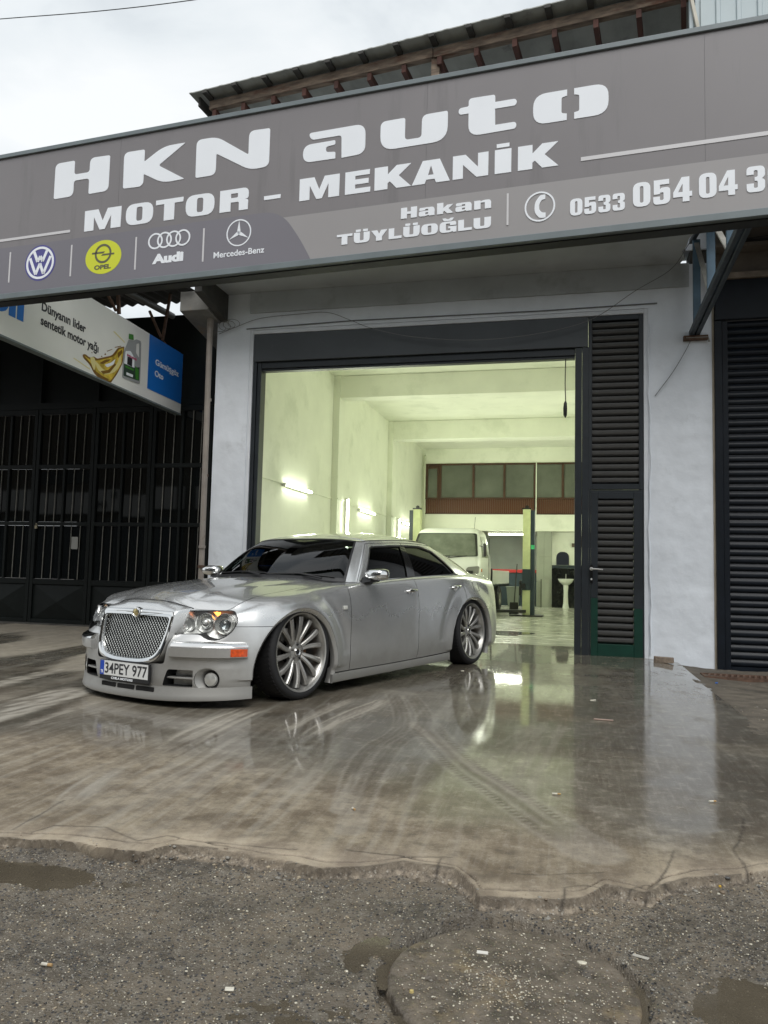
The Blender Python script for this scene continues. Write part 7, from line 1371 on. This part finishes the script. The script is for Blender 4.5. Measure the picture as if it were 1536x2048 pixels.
for uu in (5.02, 6.975):
    for s in (1, -1):
        P = [gh(uu, v, .003) for v in lin(0, wtop(uu, 1)+.01, 10)]; Bc(MB().tube([(p[0], s*p[1], p[2]) for p in P], .006, 6), 'chrome_window_trim' if uu > 6 else 'window_rubber', m_chrome if uu > 6 else m_blk)
# door frame seams above the waist
for uu, r in ((4.60, .0022), (6.0, .002)):
    for s in (1, -1):
        P = [gh(uu, v, .0045) for v in lin(-.02 if uu < 5 else WT, .90, 8)]; Bc(MB().tube([(p[0], s*p[1], p[2]) for p in P], r, 5), 'door_seam', m_gap)
ghline(lambda u: .905, lin(4.60, 7.6, 40), .0022, .0045, 'door_seam', m_gap); ghline(lambda u: .985, lin(3.1, 8.9, 60), .0035, .004, 'roof_drip_seam', m_gap)
# roof
def zroof(x): return crom([-1.135, -.95, -.7, -.4, -.1, .2, .375], [1.290, 1.345, 1.374, 1.382, 1.364, 1.334, 1.291], np.clip(x, -1.135, .375))
V = []; us = lin(0, 11, 78); ya = np.sin(lin(-1, 1, 29)*np.pi/2*.93)/math.sin(np.pi/2*.93)
for u in us:
    p = gh(u, 1.0, .004)
    for a in ya: V.append((p[0], a*p[1], p[2]+(float(zroof(p[0])[0])+.004-p[2])*(1-abs(a)**2.4)))
k = 29; F = [(i*k+j, (i+1)*k+j, (i+1)*k+j+1, i*k+j+1) for i in range(len(us)-1) for j in range(k-1)]
b = MB().add(V, F); me = bpy.data.meshes.new('roof'); me.from_pydata(b.v, [], b.f); q = bmesh.new(); q.from_mesh(me); bmesh.ops.remove_doubles(q, verts=q.verts, dist=1e-4); q.to_mesh(me); q.free(); me.materials.append(m_paint); finish(me, 'roof', car, True, 60)
# wipers, washer jets
def onws(y, v, off): 
    # find u with |y| on screen at height v
    us_ = lin(0, 3, 61); P = [gh(u, v, off) for u in us_]; i = int(np.argmin([abs(p[1]-abs(y)) for p in P])); p = P[i]; return Vector((p[0], math.copysign(p[1], y), p[2]))
b = MB(); b.tube([onws(-.62, .07, .012), onws(-.30, .085, .014), onws(.02, .065, .012)], .006, 6); b.tube([onws(-.02, .0, .03), onws(-.20, .06, .026)], .009, 6); Bc(b, 'wiper', m_blk)
b = MB(); b.tube([onws(.02, .055, .012), onws(.35, .075, .014), onws(.68, .05, .012)], .006, 6); b.tube([onws(.60, -.01, .03), onws(.40, .05, .026)], .009, 6); Bc(b, 'wiper', m_blk)
for y in (-.28, .28): Bc(MB().lathe([(0, .012), (.012, .008), (.016, 0)], 12, 'z', (1.09, y, float(BV.ray_cast(Vector((1.09, y, 3)), Vector((0, 0, -1)))[0].z))), 'washer_jet', m_blk)
# cabin: dash, seats, steering wheel
m_seat = mat('grey_leather', (.055, .058, .06), .5); m_dash = mat('black_dash', (.010, .010, .011), .6)
b = MB(); b.prism(rounded([(.78, .905, .02), (.35, .985, .05), (.22, .955, .03), (.22, .90, 0), (.78, .89, 0)], 4), lambda x, z: (x, -.70, z), lambda x, z: (x, .70, z)); Bc(b, 'dashboard', m_dash, ang=50)
for x in (-.18, -.98):
    for y in ((.36, -.36) if x > -.5 else (.42, -.42, 0)):
        w_ = .25 if x > -.5 else .20; st = Bc(MB().prism(rounded([(x-.06, .90, 0), (x+.06, .90, 0), (x-.02, 1.09 if x > -.5 else 1.06, .03), (x-.12, 1.09 if x > -.5 else 1.06, .03)], 4), lambda a, z: (a, y-w_, z), lambda a, z: (a, y+w_, z)), 'seat_back', m_seat, bev=.02); b = MB(); b.box((x-.09, y, 1.155 if x > -.5 else 1.11), (.085, .26, .13)); b.build('headrest', m_seat, st, smooth=True, bevel=.03)
b = MB(); P = [(.18+.04*math.sin(a)*.0+.06*math.sin(a)*.4, .36+.17*math.cos(a), .955+.155*math.sin(a)) for a in [k*math.pi/16 for k in range(32)]]; b.tube(P, .013, 8, closed=True); b.box((.19, .36, .955), (.03, .28, .03)); b.box((.21, .36, .955), (.04, .10, .08)); Bc(b, 'steering_wheel', m_dash)
o = Bc(MB().bx(.50, .62, -.36, -.20, .952, .957), 'blue_card', mat('blue_card', (.01, .10, .50), .4), False); o.data.transform(Matrix.Translation((.56, -.28, .99)) @ Euler((0, math.radians(-35), 0)).to_matrix().to_4x4() @ Matrix.Translation((-.56, .28, -.955)))
Bc(MB().box((.27, 0, 1.235), (.03, .20, .06)), 'rear_view_mirror', m_dash, bev=.01)
# door mirrors
for s in (1, -1):
    V = []; rings_ = [(-.090, .030, .026), (-.080, .058, .043), (-.04, .074, .056), (.02, .080, .062), (.055, .078, .060), (.066, .074, .056)]; n = 24; 
    for d, a_, c_ in rings_:
        for k in range(n):
            q = 2*math.pi*k/n; ca, sa = math.cos(q), math.sin(q); ex_ = .62; V.append((-d*.95, (abs(ca)**ex_)*math.copysign(1, ca)*a_*1.50, (abs(sa)**ex_)*math.copysign(1, sa)*c_*(.95+.10*ca)))
    F = [(j*n+i, j*n+(i+1) % n, (j+1)*n+(i+1) % n, (j+1)*n+i) for j in range(5) for i in range(n)]+[tuple(range(n))[::-1]]
    mi = MB().add(V, F).build('door_mirror', m_chrome, car, smooth=True, ang=60); mi.data.transform(Matrix.Translation((.60, s*.985, .965)) @ Euler((0, 0, -s*.10)).to_matrix().to_4x4() @ Matrix.Scale(.88, 4))
    Bc(MB().prism(rounded([(-.10, -.045, .03), (.10, -.050, .03), (.11, .045, .03), (-.11, .050, .03)], 4), lambda y, z: (.545, s*.985+y*.9, .965+z*.9), lambda y, z: (.541, s*.985+y*.9, .965+z*.9)), 'mirror_glass', mat('dark_mirror', (.25, .26, .27), .04, metal=1), par=mi)
    b = MB(); b.prism(rounded([(.50, 0, .01), (.66, 0, .01), (.63, .05, .02), (.54, .05, .02)], 3), lambda x, z: (x, s*.86, z+.885), lambda x, z: (x, s*.955, z+.900)); b.build('mirror_foot', m_blk, mi, bevel=.006); b = MB(); b.prism([(.66, .895), (.535, .895), (.50, .99), (.56, .965)], lambda x, z: (x, s*(.862-.0*x-(z-.89)*.58), z), lambda x, z: (x, s*(.845-(z-.89)*.58), z)); b.build('mirror_sail', m_blk, mi)
# door handles
for x, z in ((-.115, .815), (-1.05, .845)):
    for s in (1, -1):
        h = hity(x, z, s)[0]; y = abs(h.y); d = MB(); d.tube([(x+.085, s*(y+.003), z-.004), (x+.065, s*(y+.024), z-.002), (x, s*(y+.034), z+.002), (x-.065, s*(y+.028), z+.006), (x-.10, s*(y+.004), z+.008)], [.010, .013, .014, .014, .011], 10); hh = Bc(d, 'door_handle', m_chrome); b = MB(); b.lathe([(.030, .0), (.026, .004), (.0, .001)], 20, 'y'); o = b.build('handle_cup', m_hb, hh, smooth=True); o.data.transform(Matrix.Translation((x-.005, s*(y-.001), z-.012)) @ Matrix.Diagonal((1.5, s, 1, 1)))
# side repeater
h = hity(.975, .685)[0]; Bc(MB().box((.975, h.y+.004, .685), (.05, .014, .032)), 'side_repeater', mat('pale_lens', (.6, .6, .56), .2), bev=.004); h = hity(.975, .685, -1)[0]; Bc(MB().box((.975, h.y-.004, .685), (.05, .014, .032)), 'side_repeater', mat('pale_lens', (.6, .6, .56), .2), bev=.004)
# fuel flap outline and tail lamps
for s in (1, -1):
    vs, fs = tri_fill(rounded([(.55, .60, .02), (.86, .58, .02), (.85, .90, .03), (.60, .92, .02)], 4), .03); V = []
    for v in vs: h = BV.ray_cast(Vector((-3.2, s*v.x, v.y)), Vector((1, 0, 0)))[0]; V.append(((h.x-.005) if h and h.x < -1.5 else -2.30, s*v.x, v.y))
    Bc(MB().add(V, fs), 'tail_lamp', mat('red_tail_lens', (.20, .006, .006), .15, coat=1), ang=80)
for (a_, c_) in (((-1.62, .90), (-1.48, .90)), ((-1.48, .90), (-1.48, .80)), ((-1.48, .80), (-1.62, .80)), ((-1.62, .80), (-1.62, .90))):
    P = []; 
    for k in range(5): x = a_[0]+(c_[0]-a_[0])*k/4; z = a_[1]+(c_[1]-a_[1])*k/4; P.append((x, hity(x, z)[0].y+.0003, z))
    Bc(MB().tube(P, .0022, 5), 'fuel_flap_seam', m_gap)
# ---- wheels
m_alloy = mat('dusty_alloy', (.42, .41, .385), .33, metal=.75, noise=(9, .15, 6), dirt=(14, (.14, .115, .085), .62, .5)); m_disc = mat('brake_disc', (.20, .19, .18), .3, metal=.9); m_cal = mat('rusty_caliper', (.20, .085, .025), .6)
RT, RR = .356, .300
def wheel(x, s, r_y, camber=0.0, steer=0.0):
    w = bpy.data.objects.new('wheel', None); COL.objects.link(w); w.parent = car; w.location = (x, s*r_y, RT); w.rotation_euler = (s*camber, 0, steer+(0 if s > 0 else math.pi))
    # local: +y outwards
    prof = [(RR-.012, .105), (RR+.004, .118), (RR+.020, .122), (RT-.018, .118), (RT-.005, .108), (RT, .085), (RT+.001, .04), (RT+.001, -.10), (RT-.01, -.125), (RR+.01, -.13), (RR-.02, -.11)]
    prof = [(r, y-.0) for r, y in prof]; b = MB(); b.lathe(prof, 96, 'y')
    ty = b.build('tyre', m_tr, w, smooth=True, ang=50)
    b = MB()
    for k in range(64):
        a = 2*math.pi*k/64
        for yy_ in (.070, -.06): b.box(((RT-.003)*math.cos(a), yy_, (RT-.003)*math.sin(a)), (.012, .05, .018), M=Matrix.Rotation(-a, 3, 'Y') @ Matrix.Rotation(.3, 3, 'X'))
    b.build('tread_blocks', m_tr, w)['kind'] = 'stuff'
    b = MB(); b.lathe([(RR-.016, .100), (RR-.010, .116), (RR+.002, .120), (RR+.004, .112), (RR-.004, .104), (RR-.018, .085), (RR-.030, .04), (RR-.035, -.11), (RR-.02, -.12)], 96, 'y'); b.build('rim', m_alloy, w, smooth=True, ang=40)
    # fourteen spokes in seven Y pairs, twisted like a fan
    b = MB()
    for k in range(7):
        base = 2*math.pi*k/7
        for q, (da0, da1) in enumerate(((-.13, -.20), (.13, .25))):
            path = []; 
            for i, f in enumerate(lin(0, 1, 7)):
                r = .072+(RR-.030-.072)*f; a = base+(1 if q else -1)*(.145+.080*f)+.10*f; yv = .062+.035*math.sin(f*math.pi*.55)-.006*f; path.append((r, a, yv, (.017 if f < .1 else .0165)+.008*max(0, f-.3)))
            V = []
            for r, a, yv, hw in path:
                rad = Vector((math.cos(a), 0, math.sin(a))); tan = Vector((-math.sin(a), 0, math.cos(a))); c_ = rad*r
                for dt, dy in ((-hw, -.004), (-hw*.72, .0), (-hw*.55, .006), (hw*.55, .006), (hw*.72, .0), (hw, -.004), (hw*.8, -.036), (-hw*.8, -.036)): V.append(c_+tan*dt+Vector((0, yv+dy, 0)))
            F = [(i*8+j, (i+1)*8+j, (i+1)*8+(j+1) % 8, i*8+(j+1) % 8) for i in range(6) for j in range(8)]+[tuple(range(8)), tuple(48+j for j in range(8))[::-1]]
            sp_ = MB().add(V, F).build('spoke', m_alloy, w, smooth=True, ang=30)
    b = MB(); b.lathe([(0, .072), (.030, .074), (.034, .070), (.036, .066), (.080, .062), (.088, .054), (.088, .02)], 40, 'y'); b.build('hub', m_alloy, w, smooth=True, ang=30); b = MB(); b.lathe([(.020, .0745), (.024, .077), (.029, .0775), (.031, .074)], 30, 'y'); b.build('hub_cap_ring', m_chrome, w, smooth=True); MB().lathe([(0, .0755), (.020, .0750)], 24, 'y').build('hub_cap', m_blk, w)
    for k in range(5): a = 2*math.pi*(k+.3)/5; MB().lathe([(.016, .058), (.014, .0635), (.009, .0625), (.009, .074), (0, .076)], 14, 'y', (.056*math.cos(a), 0, .056*math.sin(a))).build('wheel_nut', m_blk if k % 2 else m_disc, w, smooth=True)
    MB().lathe([(.09, -.02), (.178, -.02), (.178, -.045), (.09, -.045)], 48, 'y').build('brake_disc', m_disc, w, smooth=True, ang=30)
    b = MB(); b.lathe([(.12, .0), (.190, .0), (.195, -.03), (.12, -.07)], 12, 'y', a0=math.radians(150), a1=math.radians(205)); b.build('brake_caliper', m_cal, w, smooth=True, ang=40)
    MB().lathe([(.17, -.06), (RR-.04, -.07), (RR-.04, -.10)], 40, 'y').build('inner_barrel', m_well, w)
    return w
for s in (1, -1): wheel(1.535, s, .800, .035, -.02); wheel(-1.500, s, .800, .05)
# ================================================================== ACROSS THE STREET (seen only as reflections)
opp = []
m_o1 = mat('opposite_wall_grey', (.060, .058, .055), .85, noise=(1, .2, 6)); m_o2 = mat('opposite_wall_ochre', (.085, .072, .055), .85, noise=(1, .2, 6)); m_o3 = mat('opposite_shutter', (.05, .055, .06), .5); m_ow = mat('white_sign_face', (.52, .52, .50), .5)
for i, (x0, x1, h, mm, lab) in enumerate(((-35.0, -16.5, 9.4, m_o2, 'long ochre workshop building across the street, far left end'), (-16.5, -8.2, 9.2, m_o1, 'grey workshop building across the street, left of the middle'), (-8.2, .6, 8.4, m_o2, 'ochre workshop building across the street, middle'), (.6, 9.5, 9.6, m_o1, 'taller grey workshop building across the street, rightmost'))):
    t = thing('workshop_building', lab, 'building', ((x0+x1)/2, -9.5, 0), 0, 'workshops across the street'); w = x1-x0
    MB().bx(-w/2+.01, w/2-.01, -6, 0, -.1, h).build('wall', mm, t); MB().bx(-w/2-.1, w/2+.1, -6.2, .6, h, h+.18).build('roof', m_o3, t)
    for k in range(2):
        a_ = -w/2+.5+k*(w-.6)/2; b_ = a_+(w-.6)/2-.4; MB().bx(a_, b_, .0, .05, 0, 3.1).build('shutter', m_o3, t); 
        for q in range(2): MB().bx(a_+.3+q*1.9, a_+1.7+q*1.9, .0, .03, 4.9, min(5.5, h-.3)).build('window', m_dglass, t)
    s_ = MB().bx(-w/2+.3, w/2-.3, .08, .20, 3.45, 4.45).build('white_signboard', m_ow); s_.location = t.location; tag(s_, {0: 'long white signboard on the building at the far left end across the street', 1: 'long white signboard on the left grey building across the street', 2: 'long white signboard on the middle ochre building across the street', 3: 'long white signboard on the rightmost building across the street'}[i], 'signboard', 'white signboards across the street')
    if i < 3:
        for q, (tx, zz) in enumerate((('FI', 4.05), ('LHAN', 3.62))): o = text('lettering', tx, m_bk, .42, .02, 1, .004, s_); o.data.transform(Matrix.Translation((w/4+ (.4 if q else .9), .215, zz)) @ Matrix.Rotation(math.pi, 4, 'Z') @ Matrix.Rotation(math.pi/2, 4, 'X'))
# ================================================================== LITTER
def litter(name, lab, cat, px, py, dims, m, rz, z=None, grp_=None):
    p = onZ(px, py); zz = float(apron_z(np.array([p.x]), np.array([p.y]))[0]) if sd_edge(np.array([p.x]), np.array([p.y]))[0] > 0 else float(road_z(np.array([p.x]), np.array([p.y]))[0])
    if z is not None: zz = z
    b = MB(); b.box((0, 0, dims[2]/2), dims); o = b.build(name, m, bevel=min(dims)*.25); o.location = (p.x, p.y, zz+.001); o.rotation_euler = (random.uniform(-.1, .1), random.uniform(-.1, .1), rz); return tag(o, lab, cat, grp_)
m_butt = mat('cigarette_paper', (.62, .59, .5), .8, noise=(60, .2, 3)); m_filter = mat('cigarette_filter', (.42, .27, .12), .8)
def butt(px, py, rz, lab, L=.028):
    p = onZ(px, py); s = sd_edge(np.array([p.x]), np.array([p.y]))[0]; zz = float(apron_z(np.array([p.x]), np.array([p.y]))[0]) if s > 0 else float(road_z(np.array([p.x]), np.array([p.y]))[0])
    t = thing('cigarette_butt', lab, 'cigarette butt', (p.x, p.y, zz+.005), rz, 'cigarette butts on the ground'); MB().tube([(-L/2, 0, 0), (L*.1, 0, .0005)], .0042, 8).build('paper', m_butt, t, smooth=True); MB().tube([(L*.1, 0, .0005), (L/2, .001, .0)], .0041, 8).build('filter', m_filter, t, smooth=True)
butt(1113, 1590, .1, 'white cigarette butt on the apron below the tyre tracks', .038); butt(1425, 1605, .4, 'white cigarette butt on the apron at the lower right', .034); butt(95, 1904, .0, 'tan cigarette butt on the asphalt at the lower left', .030); butt(707, 1620, -.9, 'small cigarette butt between the two wheel tracks', .026)
litter('paper_scrap', 'small white paper scrap on the concrete right of the car', 'paper', 1186, 1401, (.045, .02, .004), m_butt, .2); litter('wood_chip', 'pink brown wood chip on the wet concrete right of the tracks', 'wood chip', 1207, 1441, (.13, .03, .008), mat('pink_wood', (.30, .22, .18), .6), -.1)
litter('paper_scrap', 'torn white paper scrap on the manhole cover, left one', 'paper', 965, 1893, (.030, .013, .003), mat('torn_white_paper', (.62, .60, .55), .8), .1, -.018); litter('paper_scrap', 'tiny white scrap left of the car rear on wet floor', 'paper', 925, 1342, (.03, .02, .004), m_butt, .5)
litter('wood_chip', 'pale grey wood chip right of the manhole cover', 'wood chip', 1281, 1885, (.045, .014, .003), mat('pale_chip', (.42, .40, .35), .7), -.45); litter('paper_scrap', 'white paper scrap on the asphalt left of the manhole', 'paper', 460, 1947, (.022, .014, .003), m_butt, .3); litter('bottle_cap', 'small blue plastic cap beside the drain grate', 'cap', 1433, 1358, (.025, .02, .012), mat('blue_cap', (.02, .12, .45), .4), .1)
p = onZ(1164, 1929, -.02); b = MB(); V = [(.0125*math.cos(a)*(1+.12*math.sin(3*a)), .0085*math.sin(a)*(1+.1*math.cos(2*a)), z) for z in (0, .0045) for a in [k*math.pi/8 for k in range(16)]]; b.add(V, [tuple(range(16))[::-1], tuple(range(16, 32))]+[(i, (i+1) % 16, 16+(i+1) % 16, 16+i) for i in range(16)]); o = b.build('white_stone', pc[4], bevel=.001); o.location = (p.x, p.y, -.018); tag(o, 'flat white stone beside the right hole of the manhole cover', 'stone')
b = MB(); V = []
for k in range(24):
    a = k*math.pi/12; V.append((.008*math.cos(a), .006*math.sin(a), 0))
for nm, px, py, r_, mm, lab in (('yellow_pebble', 823, 1995, .006, mat('yellow_pebble', (.5, .40, .16), .5), 'yellow pebble near the bottom of the manhole cover'), ('orange_chip', 1440, 1775, .005, mat('orange_chip', (.6, .38, .05), .5), 'small orange chip on the asphalt at right')):
    p = onZ(px, py, -.03); b = MB(); b.lathe([(0, -.003), (r_, -.001), (r_*.8, .004), (0, .005)], 10, 'z'); o = b.build(nm, mm, smooth=True); o.location = (p.x, p.y, -.017 if 'manhole' in lab else float(road_z(np.array([p.x]), np.array([p.y]))[0])+.002); tag(o, lab, 'pebble')
